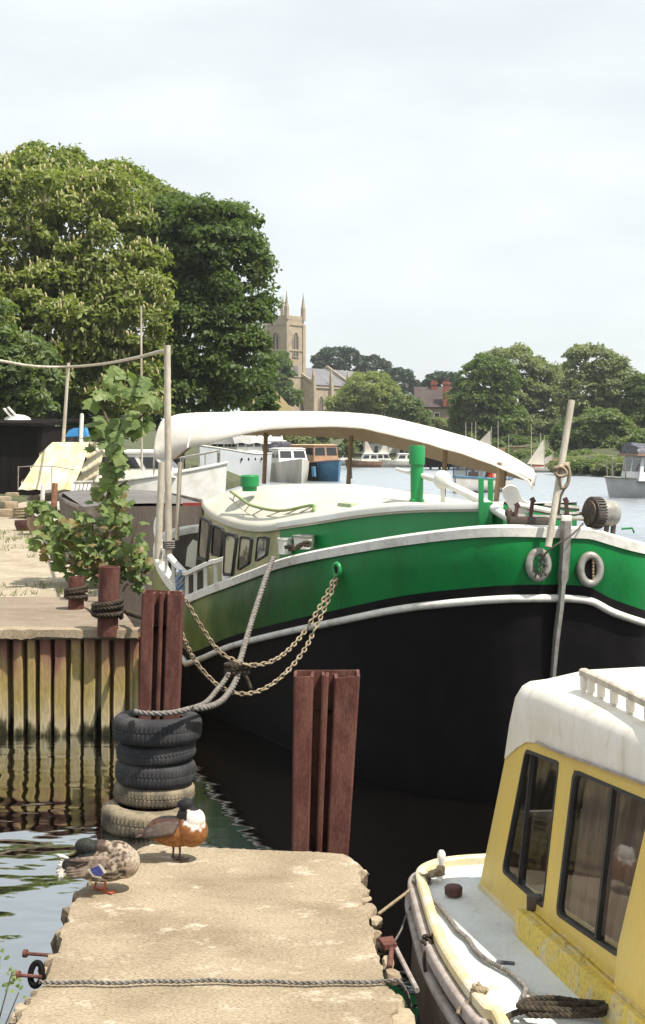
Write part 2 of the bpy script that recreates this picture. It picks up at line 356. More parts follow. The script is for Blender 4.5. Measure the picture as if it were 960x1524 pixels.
# water: murky brown river; calm by the quay, choppier out in the stream
m_water = bpy.data.materials.new('river_water'); m_water.use_nodes = True
_n = m_water.node_tree; _b = _n.nodes['Principled BSDF']; _n.nodes.remove(_b)
_df = _n.nodes.new('ShaderNodeBsdfDiffuse'); _df.inputs[0].default_value = (0.0045, 0.0032, 0.0022, 1)
_gl = _n.nodes.new('ShaderNodeBsdfGlossy'); _gl.inputs['Color'].default_value = (.92, .965, 1.0, 1)
_geo = _n.nodes.new('ShaderNodeNewGeometry'); _sx = _n.nodes.new('ShaderNodeSeparateXYZ'); _n.links.new(_geo.outputs['Position'], _sx.inputs[0])
_rr = _n.nodes.new('ShaderNodeMapRange'); _rr.inputs[1].default_value = 14; _rr.inputs[2].default_value = 45; _rr.inputs[3].default_value = .03; _rr.inputs[4].default_value = .34
_n.links.new(_sx.outputs['Y'], _rr.inputs[0]); _n.links.new(_rr.outputs[0], _gl.inputs['Roughness'])
def _wnoise(scale, st, det, dist):
    mp_ = _n.nodes.new('ShaderNodeMapping'); mp_.inputs['Scale'].default_value = st; mp_.inputs['Rotation'].default_value = (0, 0, 0.12)
    t_ = _n.nodes.new('ShaderNodeTexNoise'); t_.inputs['Scale'].default_value = scale; t_.inputs['Detail'].default_value = det
    t_.inputs['Distortion'].default_value = dist
    _n.links.new(_geo.outputs['Position'], mp_.inputs[0]); _n.links.new(mp_.outputs[0], t_.inputs['Vector']); return t_
_a = _wnoise(1.3, (1.0, 2.2, 1), 1.0, 0.5); _c = _wnoise(5.0, (1.0, 1.8, 1), 1.5, 0.3)
_dd = _n.nodes.new('ShaderNodeMapRange'); _dd.inputs[1].default_value = 14; _dd.inputs[2].default_value = 40; _dd.inputs[3].default_value = .017; _dd.inputs[4].default_value = .10; _n.links.new(_sx.outputs['Y'], _dd.inputs[0])
_b1 = _n.nodes.new('ShaderNodeBump'); _b1.inputs['Strength'].default_value = 1.0; _sh = _n.nodes.new('ShaderNodeMapRange'); _sh.inputs[1].default_value = -2.1; _sh.inputs[2].default_value = -.9; _sh.inputs[3].default_value = 1.0; _sh.inputs[4].default_value = .22; _n.links.new(_sx.outputs['X'], _sh.inputs[0])
_far = _n.nodes.new('ShaderNodeMapRange'); _far.inputs[1].default_value = 18; _far.inputs[2].default_value = 30; _n.links.new(_sx.outputs['Y'], _far.inputs[0])
_mxx = _n.nodes.new('ShaderNodeMath'); _mxx.operation = 'MAXIMUM'; _n.links.new(_sh.outputs[0], _mxx.inputs[0]); _n.links.new(_far.outputs[0], _mxx.inputs[1])
_ml = _n.nodes.new('ShaderNodeMath'); _ml.operation = 'MULTIPLY'; _n.links.new(_dd.outputs[0], _ml.inputs[0]); _n.links.new(_mxx.outputs[0], _ml.inputs[1]); _n.links.new(_ml.outputs[0], _b1.inputs['Distance'])
_b2 = _n.nodes.new('ShaderNodeBump'); _b2.inputs['Strength'].default_value = 1.0; _b2.inputs['Distance'].default_value = 0.0014
_n.links.new(_a.outputs['Fac'], _b1.inputs['Height']); _n.links.new(_c.outputs['Fac'], _b2.inputs['Height'])
_n.links.new(_b1.outputs[0], _b2.inputs['Normal']); _n.links.new(_b2.outputs[0], _gl.inputs['Normal'])
_lw = _n.nodes.new('ShaderNodeLayerWeight'); _n.links.new(_b2.outputs[0], _lw.inputs['Normal'])
_pw = _n.nodes.new('ShaderNodeMath'); _pw.operation = 'POWER'; _pw.inputs[1].default_value = 1.45; _n.links.new(_lw.outputs['Facing'], _pw.inputs[0])
_fm = _n.nodes.new('ShaderNodeMath'); _fm.operation = 'MULTIPLY_ADD'; _fm.inputs[1].default_value = .93; _fm.inputs[2].default_value = .04; _fm.use_clamp = True; _n.links.new(_pw.outputs[0], _fm.inputs[0])
_x = _n.nodes.new('ShaderNodeMixShader'); _n.links.new(_fm.outputs[0], _x.inputs[0]); _n.links.new(_df.outputs[0], _x.inputs[1]); _n.links.new(_gl.outputs[0], _x.inputs[2]); _n.links.new(_x.outputs[0], _n.nodes['Material Output'].inputs[0])
# concrete of jetty and quay
def concrete(name, base, dark, pale, streak=True):
    m = M(name, base, dark, scale=2.2, lo=0.38, hi=0.66, rough=0.92, grain=0.32, gscale=85, bump=0.8, bscale=70, bdist=0.006, spec=0.15,
          col3=pale, scale3=5.0, lo3=0.57, hi3=0.70, stretch=(0.85, 1.2, 1) if streak else (1, 1, 1))
    n = m.node_tree; bs = n.nodes['Principled BSDF']; src = bs.inputs['Base Color'].links[0].from_socket; geo = [x for x in n.nodes if x.type == 'NEW_GEOMETRY'][0]
    vo = n.nodes.new('ShaderNodeTexVoronoi'); vo.inputs['Scale'].default_value = 34; n.links.new(geo.outputs['Position'], vo.inputs['Vector'])
    mr = n.nodes.new('ShaderNodeMapRange'); mr.inputs[1].default_value = .10; mr.inputs[2].default_value = .22; n.links.new(vo.outputs['Distance'], mr.inputs[0])
    t = n.nodes.new('ShaderNodeTexNoise'); t.inputs['Scale'].default_value = 9; t.inputs['Detail'].default_value = 3; n.links.new(geo.outputs['Position'], t.inputs['Vector'])
    m2 = n.nodes.new('ShaderNodeMapRange'); m2.inputs[1].default_value = .50; m2.inputs[2].default_value = .62; n.links.new(t.outputs['Fac'], m2.inputs[0])
    iv = n.nodes.new('ShaderNodeMath'); iv.operation = 'SUBTRACT'; iv.inputs[0].default_value = 1; n.links.new(mr.outputs[0], iv.inputs[1])
    mu = n.nodes.new('ShaderNodeMath'); mu.operation = 'MULTIPLY'; n.links.new(iv.outputs[0], mu.inputs[0]); n.links.new(m2.outputs[0], mu.inputs[1])
    mk = n.nodes.new('ShaderNodeMath'); mk.operation = 'MULTIPLY'; mk.inputs[1].default_value = .7; n.links.new(mu.outputs[0], mk.inputs[0])
    x = n.nodes.new('ShaderNodeMixRGB'); x.inputs[2].default_value = (dark[0]*.35, dark[1]*.33, dark[2]*.3, 1); n.links.new(mk.outputs[0], x.inputs[0]); n.links.new(src, x.inputs[1]); n.links.new(x.outputs[0], bs.inputs['Base Color'])
    return m
m_jetty = concrete('jetty_concrete', (0.335, 0.270, 0.188), (0.23, 0.178, 0.118), (0.51, 0.44, 0.34))
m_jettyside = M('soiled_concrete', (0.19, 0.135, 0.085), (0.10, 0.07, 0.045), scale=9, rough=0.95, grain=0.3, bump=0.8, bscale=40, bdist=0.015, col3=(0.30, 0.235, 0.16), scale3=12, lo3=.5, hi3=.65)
m_quay  = concrete('quay_concrete', (0.38, 0.325, 0.245), (0.28, 0.235, 0.17), (0.50, 0.44, 0.34), False)
m_slab  = concrete('quay_slab', (0.25, 0.205, 0.155), (0.19, 0.15, 0.11), (0.33, 0.27, 0.19))
m_earth = M('bank_earth', (0.075, 0.085, 0.03), (0.045, 0.05, 0.02), scale=0.5, rough=0.95, grain=0.3, gscale=6, bump=0.6, bscale=4, bdist=0.05)
m_slope = M('dry_grass', (0.20, 0.15, 0.065), (0.15, 0.125, 0.05), scale=0.4, rough=0.95, grain=0.25, gscale=5)
# sheet piling: rust, olive algae and a pale tide band by height
m_sheet = bpy.data.materials.new('sheet_pile_steel'); m_sheet.use_nodes = True
_n = m_sheet.node_tree; _b = _n.nodes['Principled BSDF']; _b.inputs['Roughness'].default_value = 0.85; _b.inputs['Specular IOR Level'].default_value = 0.2
_geo = _n.nodes.new('ShaderNodeNewGeometry'); _sx = _n.nodes.new('ShaderNodeSeparateXYZ'); _n.links.new(_geo.outputs['Position'], _sx.inputs[0])
_t = _n.nodes.new('ShaderNodeTexNoise'); _t.inputs['Scale'].default_value = 5; _t.inputs['Detail'].default_value = 6
_mp = _n.nodes.new('ShaderNodeMapping'); _mp.inputs['Scale'].default_value = (1, 1, 0.3); _n.links.new(_geo.outputs['Position'], _mp.inputs[0]); _n.links.new(_mp.outputs[0], _t.inputs['Vector'])
_ma = _n.nodes.new('ShaderNodeMath'); _ma.operation = 'MULTIPLY_ADD'; _ma.inputs[1].default_value = 1.1; _n.links.new(_t.outputs['Fac'], _ma.inputs[0])
_ad = _n.nodes.new('ShaderNodeMath'); _ad.operation = 'SUBTRACT'; _ad.inputs[1].default_value = 0.55; _n.links.new(_sx.outputs['Z'], _ad.inputs[0]); _n.links.new(_ad.outputs[0], _ma.inputs[2])
_c1 = rgbramp(_n, _ma.outputs[0], [(0.0, (0.03, 0.03, 0.015)), (0.06, (0.10, 0.085, 0.045)), (0.13, (0.50, 0.42, 0.26)), (0.30, (0.44, 0.35, 0.18)), (0.44, (0.36, 0.28, 0.10)), (0.66, (0.38, 0.25, 0.12)), (0.84, (0.24, 0.12, 0.085)), (1.0, (0.16, 0.07, 0.05))])
_t2 = _n.nodes.new('ShaderNodeTexNoise'); _t2.inputs['Scale'].default_value = 40; _t2.inputs['Detail'].default_value = 4; _n.links.new(_mp.outputs[0], _t2.inputs['Vector'])
_x = _n.nodes.new('ShaderNodeMixRGB'); _x.blend_type = 'OVERLAY'; _x.inputs[0].default_value = 0.45; _n.links.new(_c1, _x.inputs[1]); _n.links.new(_t2.outputs['Fac'], _x.inputs[2])
_n.links.new(_x.outputs[0], _b.inputs['Base Color'])
_bp = _n.nodes.new('ShaderNodeBump'); _bp.inputs['Strength'].default_value = 0.5; _bp.inputs['Distance'].default_value = 0.01; _n.links.new(_t2.outputs['Fac'], _bp.inputs['Height']); _n.links.new(_bp.outputs[0], _b.inputs['Normal'])
# barge topsides: glossy green, dirty olive algae towards the stern
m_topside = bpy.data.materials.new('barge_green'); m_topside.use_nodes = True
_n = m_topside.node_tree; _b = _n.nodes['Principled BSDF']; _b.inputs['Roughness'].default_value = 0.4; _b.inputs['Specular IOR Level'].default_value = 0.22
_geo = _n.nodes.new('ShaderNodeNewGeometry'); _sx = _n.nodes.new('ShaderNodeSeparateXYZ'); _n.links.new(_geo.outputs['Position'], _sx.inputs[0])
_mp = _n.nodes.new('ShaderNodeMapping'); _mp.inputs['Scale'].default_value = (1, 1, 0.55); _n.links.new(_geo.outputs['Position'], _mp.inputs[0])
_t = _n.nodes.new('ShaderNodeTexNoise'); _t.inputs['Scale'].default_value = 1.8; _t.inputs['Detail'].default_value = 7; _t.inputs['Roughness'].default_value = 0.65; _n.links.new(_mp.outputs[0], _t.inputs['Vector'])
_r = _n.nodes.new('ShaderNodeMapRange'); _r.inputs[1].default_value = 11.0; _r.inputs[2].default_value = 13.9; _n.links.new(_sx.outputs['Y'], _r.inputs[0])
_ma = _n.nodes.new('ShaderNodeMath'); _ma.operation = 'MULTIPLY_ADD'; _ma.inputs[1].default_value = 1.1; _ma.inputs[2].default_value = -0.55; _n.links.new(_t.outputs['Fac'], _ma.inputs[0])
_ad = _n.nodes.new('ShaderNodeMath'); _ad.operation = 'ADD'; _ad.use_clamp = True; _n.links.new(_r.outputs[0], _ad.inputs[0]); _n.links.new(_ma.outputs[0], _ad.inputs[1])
_c1 = rgbramp(_n, _ad.outputs[0], [(0.0, (0.001, 0.165, 0.034)), (0.15, (0.002, 0.12, 0.027)), (0.45, (0.005, 0.07, 0.020)), (0.75, (0.10, 0.15, 0.045)), (1.0, (0.24, 0.25, 0.09))])  # dark green middle stops paint the hull's shaded stretch, along with its grime
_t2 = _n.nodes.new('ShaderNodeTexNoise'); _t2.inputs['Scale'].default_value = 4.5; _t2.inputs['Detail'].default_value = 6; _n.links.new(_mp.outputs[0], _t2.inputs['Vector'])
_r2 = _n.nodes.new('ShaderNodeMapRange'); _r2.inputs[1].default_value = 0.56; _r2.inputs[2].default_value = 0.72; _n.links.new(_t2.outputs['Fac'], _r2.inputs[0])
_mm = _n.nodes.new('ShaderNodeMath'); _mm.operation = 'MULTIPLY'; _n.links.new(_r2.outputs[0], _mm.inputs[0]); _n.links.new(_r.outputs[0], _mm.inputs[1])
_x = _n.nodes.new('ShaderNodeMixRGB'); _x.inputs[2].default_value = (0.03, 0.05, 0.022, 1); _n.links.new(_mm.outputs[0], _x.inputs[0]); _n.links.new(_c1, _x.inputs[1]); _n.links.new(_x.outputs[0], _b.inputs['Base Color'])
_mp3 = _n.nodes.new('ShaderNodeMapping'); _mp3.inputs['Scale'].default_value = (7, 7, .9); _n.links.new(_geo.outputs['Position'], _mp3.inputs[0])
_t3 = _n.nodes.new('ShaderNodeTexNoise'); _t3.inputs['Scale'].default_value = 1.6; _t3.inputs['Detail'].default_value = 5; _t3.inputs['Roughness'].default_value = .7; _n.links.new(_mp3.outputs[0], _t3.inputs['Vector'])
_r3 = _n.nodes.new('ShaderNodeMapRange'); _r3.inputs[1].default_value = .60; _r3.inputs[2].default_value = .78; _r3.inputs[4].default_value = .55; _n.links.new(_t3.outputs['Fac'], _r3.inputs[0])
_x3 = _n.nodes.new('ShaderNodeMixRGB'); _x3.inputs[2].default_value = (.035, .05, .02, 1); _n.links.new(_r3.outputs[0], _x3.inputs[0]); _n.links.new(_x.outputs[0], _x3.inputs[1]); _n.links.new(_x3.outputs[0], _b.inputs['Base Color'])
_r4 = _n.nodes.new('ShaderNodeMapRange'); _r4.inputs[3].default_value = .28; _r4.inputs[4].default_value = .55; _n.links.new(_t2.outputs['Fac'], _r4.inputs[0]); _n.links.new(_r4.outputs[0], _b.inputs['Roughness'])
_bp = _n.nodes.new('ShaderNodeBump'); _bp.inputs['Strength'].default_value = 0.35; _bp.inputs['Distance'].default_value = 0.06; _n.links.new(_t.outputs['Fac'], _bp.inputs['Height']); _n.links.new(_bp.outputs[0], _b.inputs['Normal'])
# ------------------------------------------------------------------ water and ground
rng = random.Random(7)
def nz3(p, s=1.0, o=0.0): return mnoise.noise(V((p[0]*s + o, p[1]*s - o*0.7, p[2]*s + o*1.3)))
mb = MB(); mb.quad((-60, -30, 0), (1500, -30, 0), (1500, 1500, 0), (-60, 1500, 0))
tag(mb.build('river_water', m_water, smooth=0), kind='structure')
shore = [(-14, 29), (-5.6, 29.6), (-6.2, 38), (-6.4, 50), (-6.2, 65), (-5.6, 80), (-4.8, 96), (-4, 120), (-2, 150), (1.5, 174), (6, 180), (12, 169), (17, 148), (21, 127), (26, 109), (40, 100), (90, 92), (300, 60)]
mb = MB(); cx_, cy_ = 16, 30
rings = []
for dist, z in ((-1.2, -1.0), (0, 0.35), (3, 0.95), (14, 1.5), (45, 3.2), (110, 6.0), (400, 8.0), (2500, 12.0)):
    row = []
    for i, (x, y) in enumerate(shore):
        t = V((x - cx_, y - cy_, 0)).normalized()
        if i < 3: t = V((-1, 0.1, 0)).normalized()
        p = V((x, y, 0)) + t * dist; row.append(V((p.x, p.y, z + (nz3(p, .15) * .3 if dist > 2 else 0))))
    rings.append(smooth_path(row, 4))
mb.loft(rings)
tag(mb.build('river_bank', m_earth), kind='structure')
def bank_z(x, y):
    return 1.6
# grassy slope left of the church
mb = MB(); L0 = []; L1 = []
top = [(385, 560), (402, 574), (420, 592), (436, 612), (450, 640)]
for x, y in top: L0.append(P(x, y, 175)); L1.append(P(x - 30, 690, 148))
b0 = [P(x - 60, y + 20, 190) for x, y in top]
mb.loft([[p for p in smooth_path(b0, 4)], [p for p in smooth_path(L0, 4)], [p for p in smooth_path(L1, 4)]])
tag(mb.build('grass_slope', m_slope), kind='structure')
# ------------------------------------------------------------------ quay
QZ = 0.93
def qedge(d): return lerp(-1.74, -5.75, (d - 12.42) / (29.6 - 12.42))      # right edge of the quay, receding
mb = MB(); rows = []
for i in range(60):
    d = 12.42 + (46 - 12.42) * (i / 59) ** 1.6
    row = []
    for k in range(50):
        x = lerp(-32 if d > 30 else -30, qedge(d) if d < 29.6 else -5.8 - (d-29.6)*.03, (k / 49) ** 0.6)
        p = V((x, d, QZ)); p.z += nz3(p, .5) * .03 + nz3(p, 2.2) * .012
        row.append(p)
    rows.append(row)
mb.loft(rows)
right = [r[-1] for r in rows]; mb.loft([right, [V((p.x - .05, p.y, -1)) for p in right]])
tag(mb.build('quay', m_quay), kind='structure')
mb = MB(); rows = []
for i in range(14):
    d = 12.40 + 2.7 * i / 13; row = []
    for k in range(40):
        x = lerp(-12, qedge(d) + 0.02, (k / 39) ** .7)
        p = V((x, d, QZ + 0.045)); p.z += nz3(p, 1.2) * .012; p.y += (nz3(p, 1.3) * .12 if i == 13 else 0); row.append(p)
    rows.append(row)
mb.loft(rows)
for row in (rows[-1], rows[0]): mb.loft([row, [p - V((0, 0, .08)) for p in row]])
mb.loft([[r[-1] for r in rows], [r[-1] - V((0, 0, .08)) for r in rows]])
tag(mb.build('concrete_apron', m_slab), kind='structure')
# ragged concrete lip over the sheet piles
mb = MB(); A_, B_, C_, D_ = [], [], [], []
for k in range(260):
    x = lerp(-9, -1.70, k / 259)
    n1 = nz3((x, 0, 0), 3.0); n2 = nz3((x, 3, 0), 11.0)
    A_.append(V((x, 12.55, QZ + .055 + n1*.01))); B_.append(V((x, 12.38 + n1*.02 + n2*.015, QZ + .052 + n2*.012)))
    C_.append(V((x, 12.37 + n2*.02, QZ - .015 - abs(n2)*.035 - n1*.02))); D_.append(V((x, 12.5, QZ - .05 - abs(n2)*.05)))
mb.loft([A_, B_, C_, D_])
tag(mb.build('quay_kerb', m_jetty), kind='structure')
# corrugated sheet piling below it
mb = MB(); prof = []; x = -9.0; k = 0
while x < -1.72:
    wf, wr = 0.070 + rng.uniform(-.016, .022), 0.046 + rng.uniform(-.012, .02)
    y = 12.44 + rng.uniform(-.02, .02)
    prof += [(x, y), (x + wf, y), (x + wf + .006, y + .012), (x + wf + .010, y + .16), (x + wf + wr, y + .16), (x + wf + wr + .004, y + .012)]
    x += wf + wr + .010
zs = [-.8, 0, .1, .3, .5, .7, .9]
mb.loft([[V((px + nz3((px, z, 0), 2) * .01 - (z - .9) * .0, py, z)) for px, py in prof] for z in zs])
side = [(prof[-1][0], 12.46)] + [(qedge(d) + .01, d + (.09 if j % 2 else 0)) for j, d in enumerate(np.arange(12.6, 29, .16))]
mb.loft([[V((px + (.06 if (j // 2) % 2 else 0), py, z)) for j, (px, py) in enumerate(side)] for z in (-.8, .2, .9)])
tag(mb.build('sheet_pile_wall', m_sheet, smooth=0), 'corrugated rusty and algae stained sheet pile wall holding up the quay above the water', 'retaining wall')
# ------------------------------------------------------------------ jetty in the foreground
JZ = 0.54
LE = [(0.3, -1.22), (2, -1.2), (4, -1.18), (5.0, -1.175), (5.43, -1.15), (6.0, -1.19), (6.4, -1.21), (6.75, -1.13), (7.05, -1.02), (7.28, -0.955)]
RE = [(0.3, .36), (2, .34), (4, .33), (5, .315), (5.33, .305), (5.84, .272), (6.3, .225), (6.75, .222), (7.0, .19), (7.10, .13)]
mb = MB(); rows = []; NJ, KJ = 320, 56
def jfar(x): return lerp(7.28, 7.10, (x + .955) / 1.085)
for i in range(NJ):
    t = i / (NJ - 1); row = []
    for k in range(KJ):
        u = k / (KJ - 1)
        dl = lerp(0.3, 7.28, t ** .8); dr = lerp(0.3, 7.10, t ** .8)
        d = lerp(dl, dr, u); xl = itp(dl, LE); xr = itp(dr, RE)
        x = lerp(xl, xr, u); p = V((x, d, JZ))
        e = min(u, 1 - u) * (xr - xl); ef = (jfar(x) - d)
        edge = max(0, 1 - min(e, ef) / .03)
        jag = nz3(p, 5, 3) * .5 + nz3(p, 14, 5) * .6 + nz3(p, 33, 9) * .35
        st = round(jag * 5) / 5 * .6 + jag * .4
        if k == 0: p.x += st * .026
        if k == KJ - 1: p.x += st * .03
        for kk, sg, sd_ in ((0, 1, 11), (KJ - 1, -1, 23)):
            q = abs(k - kk)
            if q < 4:
                for cs, th, dep in ((.085, .58, .040), (.19, .70, .055), (.045, .66, .018)):
                    cell = math.floor((d + .02*jag) / cs); hsh = (math.sin(cell*12.9898 + sd_*78.233 + cs*37) * 43758.5453) % 1.0
                    if hsh > th:
                        f_ = (hsh - th) / (1 - th); ww = dep * (.4 + .6*f_)
                        if q == 0: p.x += sg * ww; p.z -= .012 + .03*f_
                        elif q == 1: p.x += sg * ww * .35; p.z -= .004 * f_
        if i == NJ - 1: p.y += jag * .035 - (.03 if math.sin(math.floor(p.x/.07)*127.1)*43758 % 1 > .66 else 0)
        p.z += nz3(p, 1.5) * .006 + nz3(p, 9, 2) * .003 + nz3(p, 30, 2) * .002 - edge * (.006 + .03 * abs(jag))
        row.append(p)
    rows.append(row)
mb.loft(rows)
loop = [r[0] for r in rows] + rows[-1][1:] + [r[-1] for r in rows[::-1]][1:]
def under(p, k, zz):
    j = nz3((p.x, p.y, zz), 7, 4) * .05 + nz3((p.x, p.y, zz), 19, 1) * .035
    c = V((-.43, min(p.y, 6.6), 0)); q = V((p.x, p.y, 0)) - c; q = q.normalized()
    return V((p.x + q.x * (j - k), p.y + q.y * (j - k), zz + j * .3))
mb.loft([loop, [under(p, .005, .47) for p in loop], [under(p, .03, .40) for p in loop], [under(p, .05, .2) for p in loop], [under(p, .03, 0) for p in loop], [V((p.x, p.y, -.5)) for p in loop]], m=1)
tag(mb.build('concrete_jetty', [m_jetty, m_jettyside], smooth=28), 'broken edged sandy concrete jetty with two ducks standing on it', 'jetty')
# pieces of rubble along the jetty's right edge
spots = [(548, 1338, .055), (557, 1352, .05), (566, 1368, .04), (579, 1404, .045), (583, 1432, .05), (592, 1448, .04), (597, 1490, .05), (598, 1518, .075), (76, 1425, .03), (64, 1440, .03), (35, 1498, .04), (22, 1512, .04)]
names = ['pale flat chunk of broken concrete at the jetty corner nearest the rusty box pile', 'small round concrete chunk just below the pale flat one on the jetty edge', 'broken concrete lump below the jetty corner facing the yellow boat bow',
         'brown stained lump beside the rusty iron bar on the jetty edge', 'rough concrete lump just under the rusty iron bar', 'small broken stone near the right end of the rope lying across the jetty',
         'broken stone below the right end of the rope on the jetty', 'large pale block at the bottom right edge of the jetty', 'small stone on the left jetty edge above the iron pins', 'small stone on the left jetty edge between the two iron pins',
         'brown stone on the left jetty edge at the bottom left', 'lowest brown stone at the bottom left corner of the jetty']
for (x, y, r), nm in zip(spots, names):
    c = G(x, y, JZ - .03); bm = bmesh.new(); bmesh.ops.create_icosphere(bm, subdivisions=2, radius=r)
    vs = []
    for v_ in bm.verts:
        q = v_.co.copy(); s_ = 1 + nz3(q, 12, x) * .9; q = V((q.x * s_ * .75, q.y * s_ * 1.1, max(-r*.5, min(r * .40, q.z * s_)))) - V((.02 if x > 300 else 0, 0, .012)); vs.append(c + q)
    bm.verts.index_update(); fs = [tuple(v_.index for v_ in f.verts) for f in bm.faces]; bm.free()
    mb = MB(); mb.add(vs, fs); tag(mb.build('stone', m_rubble, smooth=25), nm, 'stone', 'rubble on the jetty edge')
# iron pins sticking out of the left jetty edge
for (x0, y0, x1, y1), lb in zip(((37, 1419, 70, 1422), (26, 1451, 54, 1454)), ('upper rusty iron pin sticking out of the left jetty edge over the water', 'lower rusty iron pin sticking out of the left jetty edge beside the black iron ring')):
    a, b = P(x0, y0, (CH-.50)*F/(y0-HY)), P(x1 + 8, y1, (CH-.50)*F/(y1-HY)); root = thing('iron_pin', lb, 'iron pin', tuple(b), 'iron pins in the jetty edge')
    mb = MB(); mb.tube([a, b], .008, 8); mb.build('shaft', m_rust, root)
    mb = MB(); q = (b - a).normalized(); mb.tube([a - q*.006, a + q*.01], .017, 10); mb.build('head', m_rust, root)
c = P(54, 1450, 2.2*F/(1450-HY)); mb = MB(); mb.tube([c + V((.030*math.cos(a)*.8, .02*math.sin(a), .040*math.sin(a))) for a in np.linspace(0, 2*math.pi, 20)[:-1]], .013, 8, closed=True)
tag(mb.build('iron_ring', m_black), 'black iron ring hanging on the left edge of the jetty', 'iron ring')
# rope lying across the jetty
pts = []
for i in range(61):
    x = lerp(58, 592, i / 60); y = 1461 + 1.5 * math.sin(i * .17) + .8 * math.sin(i * .6); pts.append(G(x, y, JZ + .019))
for x, y, h in ((600, 1468, .53), (607, 1484, .47), (612, 1510, .36), (613, 1530, .25)): pts.append(P(x, y, (CH-h)*F/(y-HY)))
path = resample(smooth_path(pts, 3), .006)
def twisted(mb, path, r, strands=3, pitch=.05, n=6, m=0):
    s = 0; prev = None; fr = []
    for i, p in enumerate(path):
        t = (path[min(i+1, len(path)-1)] - path[max(i-1, 0)]).normalized()
        if prev is None: a = t.orthogonal().normalized()
        else: a = (prev - t*prev.dot(t)).normalized()
        prev = a; fr.append((a, t.cross(a)))
    for k in range(strands):
        o = []; s = 0
        for i, p in enumerate(path):
            if i: s += (path[i] - path[i-1]).length
            an = 2*math.pi*(s / pitch + k / strands); a, b = fr[i]
            o.append(p + (a*math.cos(an) + b*math.sin(an)) * r * .5)
        mb.tube(o, r * .56, n, m)
mb = MB(); twisted(mb, path, .009, strands=2, pitch=.05)
tag(mb.build('rope', m_ropegrey, smooth=180), 'thin twisted rope lying straight across the concrete jetty', 'rope')
# rusty reinforcing iron at the right jetty edge
root = thing('iron_bar', 'rusty iron bar poking out of the broken right jetty edge towards the water', 'iron bar', tuple(G(580, 1410, .5)))
mb = MB(); mb.tube([P(572, 1399, 5.9), P(588, 1409, 5.85), P(621, 1474, 5.4)], .011, 8); mb.build('bar', m_strip, root)
mb = MB(); mb.plate([P(563, 1399, 5.9), P(584, 1396, 5.93), P(591, 1408, 5.82), P(572, 1411, 5.78)], .02); mb.build('plate', m_rust, root)
mb = MB(); mb.tube([P(583, 1412, 5.75), P(580, 1440, 5.6)], .011, 8); mb.build('pipe_stub', m_rust, root)
# ------------------------------------------------------------------ box piles, bollards, tyres
def box_pile(label, top_px, bot_px, d, z0, lean, group, w_, depth=.8):
    """top_px: (x left, x right, y front edge of the top); interlocked channel section of thick plate"""
    xl, xr, yt = top_px; a = P(xl, yt, d); b = P(xr, yt, d); W = b.x - a.x; bl = P(bot_px[0], bot_px[2], d); br = P(bot_px[1], bot_px[2], d)
    root = thing('steel_pile', label, 'pile', ((bl.x + br.x)/2, d + W*.3, z0), group)
    pr = [(0, .62), (0, .02), (.03, 0), (.27, .01), (.30, .05), (.31, .42), (.42, .42), (.43, .05), (.46, .03), (.505, .03), (.53, .06), (.535, .42), (.615, .42), (.62, .04), (.645, .005), (.97, 0), (1, .02), (1, .62), (.985, .64), (.015, .64)]
    cs = V((sum(p[0] for p in pr)/len(pr), .33, 0))
    def ring(t, off, jz=0):
        x0 = lerp(a.x, bl.x, t); x1 = lerp(b.x, br.x, t); z = lerp(a.z, bl.z, t); o = []
        for i, (u, v_) in enumerate(pr):
            # inward offset along the averaged edge normal
            p0 = V(pr[i-1]); p1 = V(pr[i]); p2 = V(pr[(i+1) % len(pr)])
            e = (p2 - p0).normalized(); nrm = V((-e.y, e.x)) * -1
            u2, v2 = u - nrm.x*off, v_ - nrm.y*off
            o.append(V((x0 + u2*(x1-x0), d + v2*W*depth, z + (nz3((u*3, v_*3, d), 3)*.02 if jz else 0) + (.012*v_ if jz else 0))))
        return o
    T = (z0 - a.z) / (bl.z - a.z)
    mb = MB(); off = .045
    outer = [ring(0, 0, 1)] + [ring(T*k/8, 0) for k in range(1, 9)]; inner = [ring(0, off, 1), ring(T*.12, off)]
    mb.loft(outer, close=True); mb.loft([outer[0], inner[0], inner[1]], close=True)
    mb.add(inner[1], [tuple(range(len(pr)))])
    mb.build('box_section', m_rust, root, smooth=25)
    return root
box_pile('tall rusty box pile rising through the stack of tyres', (211, 272, 884), (206, 265, 1060), 9.55, -.4, 0, 'rusted steel box piles', 0)
box_pile('rusty box pile standing alone behind the far end of the jetty', (437, 536, 1008), (434, 519, 1270), 7.62, -.4, 0, 'rusted steel box piles', 0)
def bollard(label, x0, x1, yt, yb, lean=0):
    d = (CH - QZ - .045) * F / (yb - HY); top = P((x0+x1)/2, yt, d); bot = P((x0+x1)/2 + lean, yb, d); r = (x1-x0)/2/F*d
    root = thing('bollard', label, 'bollard', tuple(bot), 'rusty tube bollards on the quay')
    mb = MB(); q = (top - bot)
    mb.tube([bot - V((0,0,.05)), bot.lerp(top, .5), top], [r*.97, r*.96, r], 24, cap=False)
    mb.lathe([(r, 0), (r*1.0, .012), (r*.86, .012), (r*.82, -.06), (0, -.06)], top, 24)
    mb.build('tube', m_rust, root)
    return bot, top, r, d
b1 = bollard('taller rusty tube bollard near the quay edge with rope wound round it', 147, 179, 845, 938, -3)
b2 = bollard('short rusty tube bollard behind the taller one on the quay', 102, 126, 860, 906, -1)
